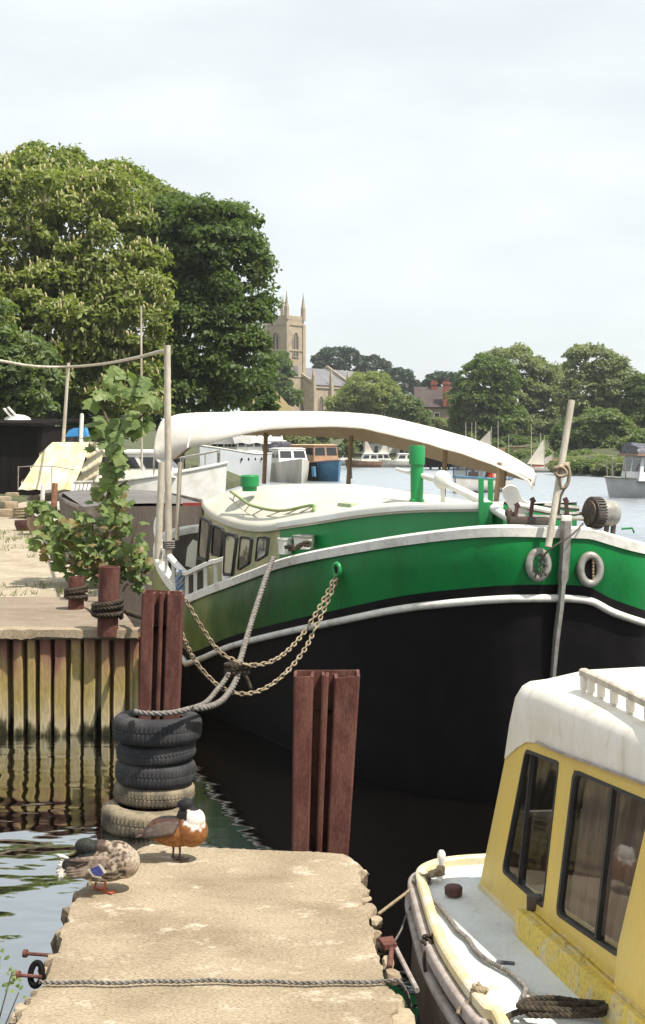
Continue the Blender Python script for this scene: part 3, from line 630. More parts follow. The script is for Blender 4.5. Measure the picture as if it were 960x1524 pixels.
def coil(b, h0, turns, r_rope, tail, label, mat, px_tail=None):
    bot, top, r, d = b; pts = []
    for i in range(int(turns * 24)):
        a = 2*math.pi*i/24; pts.append(bot.lerp(top, 0) + V(((r + r_rope) * math.cos(a), (r + r_rope) * math.sin(a), h0 + i/24 * r_rope * 1.9 + .012*math.sin(a*.7))))
    for p in tail: pts.append(V(p))
    mb = MB(); twisted(mb, resample(smooth_path(pts, 2), .012), r_rope, pitch=.09)
    tag(mb.build('rope_coil', mat, smooth=180), label, 'rope', 'ropes wound round the quay bollards')
e = lambda x, y, d: P(x, y, d)
coil(b1, .12, 3.3, .026, [e(190, 912, 12.7), e(230, 922, 11.5)], 'dark rope wound three times round the taller bollard on the quay', m_ropedark)
coil(b2, .10, 3.3, .022, [e(122, 905, 14.3), e(150, 912, 13.2)], 'dark rope wound round the short bollard and led across to the taller one', m_ropedark)
# five tyres stacked round the pile
def tyre(label, cx, ycen, W, zc, H, mat, tilt, yaw, d=9.55):
    R_ = W/2/F*d; c = V(((cx-CX)/F*d, d + .1, zc)); base = c - V((0, 0, H/2))
    o = thing('tyre', label, 'tyre', tuple(base), 'tyres stacked round the box pile')
    rot = Matrix.Rotation(tilt, 3, 'X') @ Matrix.Rotation(yaw, 3, 'Y')
    n = 186; prof = [(.60, -.36), (.66, -.47), (.78, -.50), (.90, -.45), (.965, -.36), (.99, -.27), (1.0, -.05), (1.0, 0), (1.0, .05), (.99, .27), (.965, .36), (.90, .45), (.78, .50), (.66, .47), (.60, .36)]
    loops = []
    for k in range(n):
        a = 2*math.pi*k/n; lp = []
        for j, (pr_, pz) in enumerate(prof):
            g = 1.0
            if 4 <= j <= 10:
                if ((k + (1 if j > 7 else 0) + (1 if j in (5, 9) else 0)) % 3 == 0): g = .978
                if j == 7: g = .984
            lp.append(c + rot @ V((R_*pr_*g*math.cos(a), R_*pr_*g*math.sin(a), H*pz)))
        loops.append(lp)
    mb = MB(); loops.append(loops[0]); mb.loft(loops); mb.build('tread', mat, o, smooth=28)
    inn = []
    for k in range(n + 1):
        a = 2*math.pi*k/n; inn.append([c + rot @ V((R_*r_*math.cos(a), R_*r_*math.sin(a), H*z_)) for r_, z_ in ((.60, -.36), (.58, -.34), (.80, -.30), (.86, 0), (.80, .30), (.58, .34), (.60, .36))])
    mb = MB(); mb.loft(inn); mb.build('inner_wall', m_tyre, o)
tyre('topmost and widest black tyre of the stack round the box pile', 232, 1077, 134, .665, .19, m_tyre, R(-1.5), R(1))
tyre('second tyre from the top of the stack, thin and black', 230, 1116, 120, .505, .135, m_tyre, R(1), R(-2))
tyre('middle tyre of the stack with clean black zigzag tread', 229, 1147, 121, .355, .17, m_tyre, R(-1), R(2))
tyre('muddy tyre second from the bottom of the stack', 227, 1176, 122, .205, .14, m_tyremud, R(-1), R(2.5))
tyre('lowest tyre of the stack, wide, muddy and dipping into the water', 217, 1204, 139, .06, .19, m_tyremud, R(-2), R(3), 9.4)
# ------------------------------------------------------------------ the green barge
KD = .56                                     # the hull lies nearly across the view: how fast it runs back from the bow
def dn(d): return d if d < 10 else 10 + (d - 10)*KD
def PB(x, y, d): return P(x, y, dn(d))
def rb(p):
    p = V(p); return P(p.x/p.y*F + CX, HY + (CH - p.z)/p.y*F, dn(p.y))
def oldd(d): return d if d < 10 else 10 + (d - 10)/KD
AX = V((-.2, .98, 0)).normalized(); PX = V((.98, .2, 0)).normalized()
dpl = [(835, 10.0), (800, 9.95), (760, 9.93), (700, 10.05), (600, 10.65), (500, 11.75), (420, 13.2), (340, 15.0), (280, 16.3)]
ygp = [(835, 789), (780, 787), (740, 787), (700, 789), (600, 801), (500, 818), (460, 826), (420, 836), (380, 851), (340, 866), (305, 879), (280, 890)]
ysp = [(835, 890), (760, 891), (700, 895), (600, 906), (500, 926), (420, 943), (340, 964), (300, 981), (280, 988)]
G0 = []; S0 = []
for x in np.linspace(835, 280, 60):
    d = itp(x, dpl); g = PB(x, itp(x, ygp), d); s_ = PB(x, itp(x, ysp), d)
    G0.append(g); S0.append(s_)
stem = G0[0]
# far side of the bow and round the stern
rel = [(.0, .22, 2.045, 1.525), (.04, .42, 1.99, 1.43), (.17, .74, 1.91, 1.32), (.75, 1.12, 1.86, 1.2), (1.9, 1.5, 1.75, 1.0), (3.6, 1.85, 1.5, .75), (5.6, 2.1, 1.25, .45), (7.5, 2.2, 1.05, .3)]
stern = [(-1.74, 16.7, .82, .05), (-2.08, 17.6, 1.02, .1), (-2.3, 18.6, 1.24, .2), (-2.25, 19.6, 1.4, .3), (-1.6, 20.6, 1.45, .4), (-.4, 21.1, 1.45, .4), (.9, 20.6, 1.35, .4), (1.8, 19.4, 1.2, .35)]
Rg = [rb(V((stem.x, stem.y, 0)) + AX*a + PX*p + V((0, 0, g))) for a, p, g, s_ in rel]; Rs = [rb(V((stem.x, stem.y, 0)) + AX*a + PX*p + V((0, 0, s_))) for a, p, g, s_ in rel]
Sg = [rb((x, y, g)) for x, y, g, s_ in stern]; Ss = [rb((x, y, s_)) for x, y, g, s_ in stern]
gun = G0 + smooth_path([G0[-1]] + Sg, 5)[1:] + smooth_path([Sg[-1]] + Rg[::-1] + [G0[0]], 5)[1:-1]
stk = S0 + smooth_path([S0[-1]] + Ss, 5)[1:] + smooth_path([Ss[-1]] + Rs[::-1] + [S0[0]], 5)[1:-1]
NH = len(gun)
cen = V((sum(p.x for p in gun)/NH, sum(p.y for p in gun)/NH, 0))
nrm = []
for i in range(NH):
    t = gun[(i+1) % NH] - gun[i-1]; t.z = 0; n_ = V((t.y, -t.x, 0)).normalized()
    if n_.dot(V((gun[i].x, gun[i].y, 0)) - cen) < 0: n_ = -n_
    nrm.append(n_)
barge = thing('barge', 'big green and black barge with white canopy and bluff bow moored beside the quay', 'barge', (0.4, 12.6, 0))
def inset(p, n_, k, z=None): return V((p.x - n_.x*k, p.y - n_.y*k, p.z if z is None else z))
mb = MB(); rws = []
for f_ in (0, .3, .6, 1.0):
    rws.append([gun[i].lerp(V((stk[i].x, stk[i].y, stk[i].z + .10)), f_) + nrm[i] * (.035 * math.sin(f_ * math.pi)) for i in range(NH)])
mb.loft(rws, close=True, m=0)
low = [[V((stk[i].x, stk[i].y, stk[i].z + .10)) for i in range(NH)], [stk[i] for i in range(NH)]]
for zf, k in ((.62, .01), (.30, .04), (0.0, .09)): low.append([inset(stk[i], nrm[i], k, stk[i].z * zf) for i in range(NH)])
low.append([inset(stk[i], nrm[i], .4, -.5) for i in range(NH)])
mb.loft(low, close=True, m=1)
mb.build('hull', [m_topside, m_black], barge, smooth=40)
# bulwark inside and deck
mb = MB()
ins = [[inset(gun[i], nrm[i], .05) for i in range(NH)], [inset(gun[i], nrm[i], .06, gun[i].z - (.16 if oldd(gun[i].y) < 13.5 else lerp(.16, .55, min(1, (oldd(gun[i].y)-13.5)/2.5)))) for i in range(NH)]]
mb.loft(ins, close=True); mb.add(ins[1], [tuple(range(NH))])
mb.build('deck', M('deck_dark_paint', (.10, .085, .07), (.05, .04, .035), scale=4, rough=.8), barge)
def sweep(mb, path, w_, h_, closed=False, up=V((0, 0, 1)), m=0):
    loops = []; N = len(path)
    for i, p in enumerate(path):
        t = path[(i+1) % N] - path[i-1] if closed else path[min(i+1, N-1)] - path[max(i-1, 0)]
        t.normalize(); a = t.cross(up).normalized(); b = a.cross(t)
        q = [(-.5, -.5), (.5, -.5), (.5, .3), (.3, .5), (-.3, .5), (-.5, .3)]
        loops.append([p + a*u*w_ + b*v_*h_ for u, v_ in q])
    if closed: loops.append(loops[0])
    mb.loft(loops, close=True, cap0=not closed, cap1=not closed, m=m)
mb = MB(); sweep(mb, [inset(gun[i], nrm[i], .02) + V((0, 0, -.015)) for i in range(NH)], .11, .085, True)
mb.build('gunwale', m_whiteold, barge, smooth=30)
mb = MB(); mb.tube([stk[i] + nrm[i]*.02 for i in range(NH)], .030, 8, closed=True)
mb.build('rubbing_strake', m_whiteold, barge, smooth=180)
# stem post on the bow
mb = MB(); o = V((.0, -.04, 0))
mb.loft([[PB(x, y, 9.94 + max(0, y - 900)/180*.09) + V((-w_, -.02, 0)), PB(x, y, 9.94 + max(0, y - 900)/180*.09) + V((-w_*.6, -.06, 0)), PB(x, y, 9.94 + max(0, y - 900)/180*.09) + V((w_*.6, -.06, 0)), PB(x, y, 9.94 + max(0, y - 900)/180*.09) + V((w_, -.02, 0)), PB(x, y, 9.94 + max(0, y - 900)/180*.09) + V((w_, .05, 0)), PB(x, y, 9.94 + max(0, y - 900)/180*.09) + V((-w_, .05, 0))] for x, y, w_ in ((843, 775, .036), (842, 800, .036), (838, 862, .036), (837, 870, .022), (834, 905, .022), (828, 950, .022), (822, 1012, .02), (815, 1080, .02))], close=True, cap0=True)
mb.build('stem_post', m_galv, barge)
# hawse rings on the bow
def on_hull(x, y, out_=0.0):
    best = min(range(NH), key=lambda i: abs(gun[i].x/gun[i].y*F + CX - x) + (1000 if (oldd(gun[i].y) > 14 or (i > NH*.7) != (x > 838)) else 0))
    d = gun[best].y; p = PB(x, y, d - .035); return p + nrm[best]*out_, nrm[best]
for x, y, r_, k in ((800, 840, .082, 0), (877, 847, .088, 1), (503, 848, .04, 2)):
    c, n_ = on_hull(x, y, .02 if k < 2 else .01)
    q = V((0, 0, 1)).rotation_difference(n_); R3 = q.to_matrix()
    u = V((0, 0, 1)).cross(n_).normalized(); v_ = V((0, 0, 1))
    pts = [c + u*math.cos(a)*r_*(.86 if k < 2 else 1) + v_*math.sin(a)*r_*1.18 for a in np.linspace(0, 2*math.pi, 33)[:-1]]
    mb = MB(); mb.tube(pts, .030 if k < 2 else .017, 10, closed=True)
    port = mb.build('hawse_ring', m_galv if k < 2 else m_green, barge, smooth=180)
    if k == 0: tag(port, label='grey hawse ring with twigs stuck in it')
    mb = MB(); mb.add([c + n_*.004 + u*math.cos(a)*r_*.9 + v_*math.sin(a)*r_*1.1 for a in np.linspace(0, 2*math.pi, 25)[:-1]], [tuple(range(24))])
    mb.build('opening', m_black if k else m_green, port)
    if k == 0:
        mb = MB()
        for a0, b0, a1, b1 in ((.0, .05, .01, -.09), (.01, -.02, .05, -.08), (.0, 0, -.05, -.05), (.0, .03, .06, -.01), (-.01, -.04, -.04, -.09)):
            mb.tube([c + n_*.03 + u*a0 + v_*b0, c + n_*.035 + u*a1 + v_*b1], .006, 6)
        mb.build('twigs', m_darkmetal, port)
    if k == 1:
        mb = MB()
        for j in range(7): mb.ell(c + n_*.012 + u*.018 + v_*(.07 - j*.024), (.010, .010, .015))
        mb.build('chain_end', m_rope, port)
# ---- cabin along the visible side
roof_e = [(303, 747, 16.6), (309, 757, 16.3), (322, 767, 15.9), (353, 779, 15.2), (387, 784, 14.5), (417, 781, 14.0), (470, 773, 13.2), (540, 762, 12.3), (596, 756, 11.75), (650, 753.5, 11.3), (711, 752.5, 10.95), (752, 752, 10.75)]
edge = smooth_path([PB(*e_) for e_ in roof_e], 5)
def deckz(p): return 0.15 + max(.0, itp(oldd(p.y), [(10, 1.78), (11.5, 1.65), (13, 1.5), (14.5, 1.25), (16.5, .85), (18, .8)]))
wall_i = [i for i, p in enumerate(edge)]
cabin_n = V((-.60, -.80, 0)).normalized()
lowr = [V((p.x, p.y, deckz(p))) + cabin_n * (.0 if oldd(p.y) < 13.8 else .02) for p in edge]
split = min(range(len(edge)), key=lambda i: abs(edge[i].x/edge[i].y*F + CX - 421))
def wall_strip(i0, i1, mat, name):
    mb = MB(); a = [edge[i] - V((0, 0, .02)) for i in range(i0, i1+1)]; b = [lowr[i] for i in range(i0, i1+1)]
    mb.loft([a, [p.lerp(q, .5) for p, q in zip(a, b)], b]); back = [p - cabin_n*.06 for p in a], [p - cabin_n*.06 for p in b]
    mb.loft(list(back)); mb.loft([[a[0], b[0]], [back[0][0], back[1][0]]]); mb.loft([[a[-1], b[-1]], [back[0][-1], back[1][-1]]])
    return mb.build(name, mat, barge, smooth=50)
wall_strip(0, split, m_olive, 'wheelhouse_wall')
wall_strip(split, len(edge)-1, m_green, 'cabin_side')
# front end of the cabin (towards the bow) and stern end
cr = [(303, 746, 17.2), (347, 730, 16.8), (403, 722, 16.2), (487, 720, 15.2), (540, 722.5, 14.3), (596, 733, 13.3), (639, 745, 12.4), (700, 750, 11.8), (760, 750, 11.3)]
crest = smooth_path([PB(*c_) for c_ in cr], 5)
def at_t(path, t):
    k = t * (len(path) - 1); i = min(int(k), len(path) - 2); return path[i].lerp(path[i+1], k - i)
mb = MB(); secs = []
for j in range(61):
    t = j / 60; a = at_t(edge, t); i = int(t * 60)
    # match crest point by fraction along the axis
    q = at_t(crest, t); far = V((q.x + (q.x - a.x)*.9 + .5, q.y + .25, a.z))
    sec = [a - V((0, 0, .045)) + cabin_n*.03, a + cabin_n*.035, a + V((0, 0, .03)) + cabin_n*.015]
    for u in (.2, .4, .6, .8, 1.0):
        p = a.lerp(q, u); h = lerp(a.z + .03, q.z, math.sin(u*math.pi/2)); sec.append(V((p.x, p.y, h)))
    for u in (.35, .7, 1.0):
        p = q.lerp(far, u); h = lerp(q.z, a.z, 1 - math.cos(u*math.pi/2)); sec.append(V((p.x, p.y, h)))
    sec.append(V((far.x, far.y, a.z - .05))); secs.append(sec)
mb.loft(secs)
roofo = mb.build('cabin_roof', m_cream, barge, smooth=60)
mb = MB(); sweep(mb, [p + cabin_n*.04 + V((0, 0, .0)) for p in edge[split:]], .03, .05); mb.build('roof_edge', m_white, barge)
for i0, nm, mt in ((0, 'stern_bulkhead', m_olive), (60, 'front_bulkhead', m_green)):
    s_ = secs[i0][1:-1]; mb = MB(); n_ = len(s_)
    mb.loft([[p - V((0, 0, .02)) for p in s_], [V((p.x, p.y, .6)) for p in s_]]); mb.build(nm, mt, barge)
# five tall windows in the wheelhouse
wq = [((245, 565), (290, 590), (272, 765), (232, 750)), ((303, 603), (345, 622), (335, 745), (293, 735)), ((357, 637), (407, 650), (385, 828), (347, 826)), ((425, 655), (473, 660), (460, 775), (411, 806)), ((502, 658), (547, 655), (538, 738), (490, 768))]
for k, q in enumerate(wq):
    px = [(220 + x/3, 580 + y/3) for x, y in q]
    def wp(x, y, o_):
        i = min(range(split+2), key=lambda i: abs(edge[i].x/edge[i].y*F + CX - x)); j = min(i+1, len(edge)-1)
        e0, e1 = edge[max(i-1, 0)], edge[j]; x0 = e0.x/e0.y*F+CX; x1 = e1.x/e1.y*F+CX
        d = lerp(e0.y, e1.y, (x-x0)/(x1-x0)) if abs(x1-x0) > 1e-3 else e0.y
        return PB(x, y, d) + cabin_n * (o_ + .03)
    def rnd(px, o_, sc=1.0):
        c_ = (sum(p[0] for p in px)/4, sum(p[1] for p in px)/4); o = []
        for i in range(4):
            a = px[i-1]; b = px[i]; c2 = px[(i+1) % 4]
            for t1, t2 in ((.16, 0), (.05, .05), (0, .07)):
                x = b[0] + (a[0]-b[0])*t1*(.7 if i % 2 else .35) + (c2[0]-b[0])*t2*1.2; y = b[1] + (a[1]-b[1])*t1*(.7 if i % 2 else .35) + (c2[1]-b[1])*t2*1.2
                x = c_[0] + (x-c_[0])*sc; y = c_[1] + (y-c_[1])*sc; o.append(wp(x, y, o_))
        return o
    mb = MB(); outr, innr, inn2 = rnd(px, .012, 1.04), rnd(px, .012, .90), rnd(px, .002, .89); ou2 = rnd(px, -.03, 1.04)
    mb.loft([ou2, outr, innr, inn2], close=True); fr = mb.build('window', m_rubber, barge, smooth=20)
    mb = MB(); mb.add(inn2, [tuple(range(len(inn2)))]); mb.build('pane', m_glassdark if k < 2 else m_reflpane, fr, smooth=0)
# cream end panel of the stern well
mb = MB(); mb.plate([PB(276, 842, 16.9), PB(279, 815, 16.9), PB(287, 803, 16.9), PB(294, 806, 16.9), PB(291, 846, 16.9)], .03); mb.build('coaming_panel', m_cream, barge)
# stern railing: flat white top rail on white balusters
def g_at(x):
    i = min(range(30, NH), key=lambda i: abs(gun[i].x/gun[i].y*F + CX - x) + (0 if oldd(gun[i].y) < 19 else 99)); return gun[i]
rail_i = [i for i in range(NH) if oldd(gun[i].y) > 14.9 and i < NH*.7 and oldd(gun[i].y) < 19.2 and gun[i].x < -.6]
rail = [gun[i] for i in rail_i]
mb = MB(); near = [p + V((0, 0, .25 if oldd(p.y) > 15.3 else .235)) for p in rail]
sweep(mb, near, .06, .045); mb.tube([near[0], rail[0]], .04, 8)
railing = mb.build('railing', m_white, barge)
step = resample(rail, .225)
for p in step[1:]:
    mb = MB(); mb.bar(p + V((0, 0, .02)), p + V((0, 0, .235)), .035, .04); mb.build('baluster', m_white, railing)
# poles at the stern
for x0, y0, x1, y1, d, r_ in ((249, 514, 251, 832, 17.3, .036), (241, 688, 235, 832, 17.6, .038)):
    mb = MB(); mb.tube([PB(x1, y1, d), PB(x0, y0, d)], [r_*1.05, r_*.95], 10); pl = mb.build('pole', m_pole, barge, smooth=60)
mb = MB()
for q in range(4): mb.tube([PB(251, 806 + q*3, 17.3) + V((.055*math.cos(a), .055*math.sin(a), 0)) for a in np.linspace(0, 6.28, 12)[:-1]], .014, 6, closed=True)
mb.build('lashing', m_ropegrey, barge)
# canopy: cambered awning on thin posts
near_top = [(232, 650, 16.6), (250, 640, 16.3), (300, 632, 15.7), (380, 625, 14.9), (440, 622, 14.2), (500, 623, 13.5), (547, 628, 12.9), (593, 636, 12.4), (647, 650, 11.8), (700, 665, 11.3), (745, 683, 10.95), (790, 705, 10.6)]
near_bot = [(230, 684, 16.6), (258, 684, 16.3), (280, 668, 15.95), (320, 658, 15.5), (380, 643, 14.9), (430, 638, 14.3), (503, 636, 13.5), (545, 640, 12.9), (590, 650, 12.4), (645, 664, 11.8), (692, 678, 11.35), (745, 697, 10.95), (786, 717, 10.6)]
crest_c = [(240, 628, 17.2), (262, 618, 16.9), (300, 615, 16.5), (360, 613.5, 15.9), (400, 613, 15.5), (480, 613.5, 14.5), (547, 617, 13.7), (593, 625, 13.1), (647, 638, 12.5), (700, 653, 11.9), (745, 671, 11.45), (792, 698, 11.0)]
far_b = [(262, 640, 17.9), (300, 645, 17.5), (360, 648, 16.9), (400, 648, 16.4), (450, 649, 15.8), (503, 652, 15.1), (545, 657, 14.5), (593, 668, 13.8), (647, 684, 13.1), (692, 695, 12.6), (745, 706, 12.0), (789, 716, 11.5)]
near_bot = [(x, y, d + 1.8) for x, y, d in near_bot]; near_top = [(x, y, d + 2.4) for x, y, d in near_top]; crest_c = [(x, y, d + 2.6) for x, y, d in crest_c]; far_b = [(x, y - 4, d + 2.9) for x, y, d in far_b]
pth = [smooth_path([PB(*q) for q in l], 5) for l in (near_bot, near_top, crest_c, far_b)]
mb = MB(); secs = []; NS = 72
for j in range(NS + 1):
    t = j / NS; a, b, c, d_ = [at_t(p, t) for p in pth]
    wv = .005*nz3((t*20, 0, 0), 1)
    sec = [a + V((0, 0, wv*2)), a.lerp(b, .5) + V((-.012, -.012, 0)), b]
    for u in (.33, .67, 1): 
        p = b.lerp(c, u); p.z = lerp(b.z, c.z, u**.8) + wv; sec.append(p)
    for u in (.25, .5, .75, 1):
        p = c.lerp(d_, u); p.z = lerp(c.z, d_.z, u**1.5) + wv; sec.append(p)
    secs.append(sec)
mb.loft(secs)
mb.loft([secs[0], [p + V((-.02, .06, -.18 + .02*math.sin(i))) for i, p in enumerate(secs[0])]])
mb.loft([secs[-1], [p + V((.03, -.02, -.07)) for p in secs[-1]]])
can = mb.build('canopy', m_canvas, barge, smooth=40, recalc=False)
sm = can.modifiers.new('thickness', 'SOLIDIFY'); sm.thickness = .008
mb = MB(); mb.loft([[s_[0] + V((.04, .05, .015)), s_[2] + V((.03, .04, -.03))] + [p - V((0, 0, .03)) for p in s_[3:]] for s_ in secs]); mb.build('canopy_painted_underside', M('tan_bounce_light', (.70, .57, .41), (.62, .49, .34), scale=3, rough=.9, grain=.08), barge, smooth=60)  # added sheet; tan paints the warm bounced light under the white canvas
for j in (12, 24, 36, 47, 58, 67):
    mb = MB(); sweep(mb, [p + V((-.004, -.004, .008)) for p in secs[j][:8]], .02, .005); mb.build('canopy_seam', m_canvas, can)
for x0, y0, x1, y1, d in ((396, 646, 393, 716, 16.0), (523, 650, 518, 722, 14.7), (663, 668, 659, 747, 12.5), (744, 690, 736, 770, 11.0), (268, 690, 263, 800, 16.6), (752, 690, 748, 722, 11.6)):
    d += 1.9 if x0 > 300 else 1.2; mb = MB(); mb.tube([PB(x1, y1 + 4, d), PB(x0, y0 - 2, d)], .023, 8); mb.build('canopy_post', m_wood if y1 < 790 else m_pole, barge)
# chimney, roof vent, hatch
mb = MB(); c0 = PB(620.5, 750, 12.1); k = dn(12.1)/F
mb.lathe([(11.5*k, 0), (11.5*k, 6*k), (9.6*k, 8*k), (9.6*k, 58*k), (11.8*k, 59*k), (12.0*k, 85*k), (11*k, 87*k), (10.6*k, 86*k), (10.4*k, 70*k), (0, 70*k)], c0, 24); mb.build('chimney', m_green, barge, smooth=40)
mb = MB(); c0 = PB(371.5, 731, 15.6); k = dn(15.6)/F
mb.lathe([(11*k, 0), (11*k, 7*k), (14*k, 7*k), (14*k, 22*k), (12*k, 24*k), (0, 24.5*k)], c0, 20); mb.build('roof_vent', m_green, barge, smooth=40)
mb = MB(); h0 = PB(537, 752, 12.9); mb.box(h0 + V((0, .1, -.02)), (.32, .3, .075), .4, bevel=.015); mb.build('hatch', M('pale_green_hatch', (.22, .36, .14), (.45, .47, .33), scale=5, rough=.6), barge)
# grab rail with droppers on the roof edge
top = smooth_path([PB(343, 731, 15.6), PB(360, 743, 15.3), PB(377, 753, 14.9), PB(417, 760, 14.2), PB(463, 752, 13.6), PB(467, 757, 13.5), PB(469, 766, 13.45)], 6)
mb = MB(); mb.tube(top, .014, 8); gr = mb.build('grab_rail', M('rail_olive', (.30, .30, .14), (.08, .28, .07), scale=1.2, rough=.6), barge, smooth=180)
mb = MB(); bot = smooth_path([PB(342, 741, 15.6), PB(360, 757, 15.3), PB(387, 771, 14.8), PB(430, 772, 14.1), PB(469, 771, 13.5)], 6)
mb.tube(bot, .007, 6)
for t in np.linspace(.08, .95, 9): mb.tube([at_t(top, t), at_t(bot, t)], .006, 6)
mb.build('rail_wires', m_pole, gr)
# white boom, fender ball, green posts
mb = MB(); mb.tube([PB(590, 698, 12.6), PB(655, 715, 11.7), PB(712, 743, 11.0), PB(768, 778, 10.35)], [.014, .03, .036, .036], 10); mb.build('boom', m_white, barge, smooth=60)
mb = MB(); mb.ell(PB(658, 714, 11.6), (.072, .05, .078), n=16); mb.tube([PB(659, 722, 11.6), PB(659, 752, 11.6)], .018, 8); mb.build('boom_stand', m_white, barge, smooth=60)
for x, y0, y1, d in ((716, 712, 786, 10.6), (730, 712, 770, 10.9)):
    mb = MB(); mb.box(PB(x, (y0+y1)/2, d), (.040, .040, (y1-y0)/F*dn(d)), bevel=.006); mb.build('green_post', m_green, barge)
mb = MB(); mb.box(PB(723, 768, 10.8), (.1, .1, .22), bevel=.01); mb.build('green_post', m_green, barge)
# white paddle plate of the stowed anchor
pp = smooth_path([PB(x, y, 10.55 + (y-725)*.002) for x, y in ((748, 728), (757, 722), (768, 725), (776, 740), (788, 750), (796, 756), (786, 762), (768, 765), (756, 752), (748, 736), (748, 728))], 3)[:-1]
mb = MB(); mb.plate(pp, .03); mb.tube([PB(772, 752, 10.5), PB(800, 757, 10.35), PB(840, 765, 10.2)], .022, 8); mb.build('anchor_fluke', m_white, barge, smooth=40)
# bow gear: anchor stock, winch frame, drum with toothed gear
w0 = thing('_tmp', None, None, (0, 0, 0)); bpy.data.objects.remove(w0)
mb = MB(); mb.tube([PB(785, 757, 10.3), PB(830, 766, 10.2), PB(866, 764, 10.3)], .014, 8); mb.tube([PB(770, 768, 10.15), PB(868, 772, 10.15)], .016, 8)
mb.tube([PB(810, 752, 10.5), PB(862, 757, 10.5)], .02, 8); mb.build('winch_rails', m_galv, barge)
for x0, y0, x1, y1 in ((770, 752, 765, 780), (793, 744, 788, 778), (842, 744, 846, 785)):
    mb = MB(); mb.bar(PB(x1, y1, 10.15), PB(x0, y0, 10.15), .024, .04); mb.bar(PB(x0-3, y0+2, 10.15), PB(x0+3, y0-1, 10.15), .03, .04); mb.build('winch_lever', m_winch, barge)
mb = MB(); mb.box(PB(776, 774, 10.25), (.20, .2, .06), bevel=.01); mb.box(PB(802, 776, 10.2), (.18, .16, .05), bevel=.01); mb.ell(PB(757, 763, 10.25), (.03, .04, .04)); mb.box(PB(760, 772, 10.2), (.05, .06, .10)); mb.build('winch_base', m_darkmetal, barge)
mb = MB(); mb.box(PB(843, 777, 10.02), (.075, .05, .10), bevel=.006); mb.build('stem_head', m_white, barge)
# drum: axis pointing right and away
ax = V((.93, .36, -.04)).normalized(); dc = PB(881, 763, 10.15)
mb = MB(); mb.lathe([(.0, -.02), (.075, -.02), (.105, 0), (.108, .06), (.098, .07), (.10, .17), (.088, .20), (.04, .22), (0, .22)], dc, 28, axis=ax); drum = mb.build('winch_drum', m_galv, barge, smooth=30)
q = V((0, 0, 1)).rotation_difference(ax); mb = MB()
for k in range(30):
    a = 2*math.pi*k/30; mb.box(dc + q @ V((.112*math.cos(a), .112*math.sin(a), .03)), (.018, .012, .07), rot=q.to_matrix() @ Matrix.Rotation(a, 3, 'Z'))
mb.lathe([(.09, -.012), (.116, -.012), (.116, .0), (.09, .0)], dc, 28, axis=ax); mb.build('gear_ring', m_darkmetal, drum, smooth=30)
mb = MB(); mb.lathe([(.05, -.03), (.092, -.03), (.092, -.015), (.05, -.015)], dc, 24, axis=ax)
for a in (0, 1.05, 2.1): 
    u = q @ V((.09*math.cos(a), .09*math.sin(a), -.024)); mb.bar(dc + u, dc + 2*(q @ V((0, 0, -.024))) - u, .02, .012)
mb.build('gear_spokes', m_darkmetal, drum)
for x, y0, y1, d in ((905, 758, 792, 10.2), (915, 752, 794, 10.3)):
    mb = MB(); mb.bar(PB(x-3, y1, d), PB(x+1, y0, d), .028, .05); mb.build('winch_frame', m_darkmetal, barge)
mb = MB(); mb.tube([PB(925, 787, 10.8), PB(941, 786, 10.8), PB(944, 793, 10.8)], .008, 8); mb.build('bow_hoop', m_green, barge)
# long bar hung over the bow with its shackle and wire
mb = MB(); mb.tube([PB(816, 814, 9.80), PB(851, 596, 9.98)], .025, 14); mb.build('bow_bar', m_pole, barge, smooth=40)
lk = [PB(x, y, 9.86) for x, y in ((832, 698), (842, 692), (847, 700), (846, 716), (840, 726), (833, 722))]
mb = MB(); mb.tube(resample(smooth_path(lk + [lk[0]], 5), .01), .014, 8, closed=False); lk2 = [PB(x, y, 9.82) for x, y in ((826, 700), (833, 695), (841, 699), (843, 706), (835, 709), (828, 707))]
mb.tube(resample(smooth_path(lk2 + [lk2[0]], 5), .01), .012, 8); mb.tube([PB(843, 720, 9.86), PB(834, 740, 9.88), PB(831, 765, 9.9)], .01, 6); mb.tube([PB(824, 698, 9.8), PB(846, 690, 9.88)], .017, 8)
mb.build('shackle', m_chain, barge, smooth=180)
mb = MB(); mb.tube(smooth_path([PB(868, 779, 9.98), PB(850, 797, 9.82), PB(826, 812, 9.78), PB(811, 825, 9.80), PB(803, 838, 9.84)], 5), .007, 6); mb.build('bow_wire', m_darkmetal, barge)
# two pots standing on the side deck
for (x0, x1, y0, y1, d), lb, mt in (((408, 430, 802, 826, 13.45), 'plain white pot standing on the barge gunwale beside the wheelhouse', m_white), ((431, 463, 798, 818, 12.9), 'wider grey rimmed pot on the barge gunwale with rope in front', m_whiteold)):
    c = PB((x0+x1)/2, y1, d) + V((.03, .12, 0)); r_ = (x1-x0)/2/F*dn(d); h = (y1-y0)/F*dn(d)
    root = thing('pot', lb, 'pot', tuple(c), 'pots on the barge side deck')
    mb = MB(); mb.lathe([(r_*.9, 0), (r_, h*.9)], c, 20); mb.build('bucket', mt, root)
    mb = MB(); mb.lathe([(r_, h*.88), (r_*1.08, h*.9), (r_*1.08, h), (r_*.95, h), (r_*.9, h*.6), (0, h*.6)], c, 20); mb.build('rim', m_white if x0 < 420 else m_galv, root)
pts = [PB(x, y, 12.75) for x, y in ((424, 815), (436, 812), (431, 818), (444, 815), (452, 808), (461, 807), (459, 812), (448, 810), (440, 816))]
mb = MB(); twisted(mb, resample(smooth_path(pts, 5), .012), .018, pitch=.08); tag(mb.build('rope', m_ropedark, smooth=180), 'dark rope bundle lying on the barge gunwale in front of the pots', 'rope')
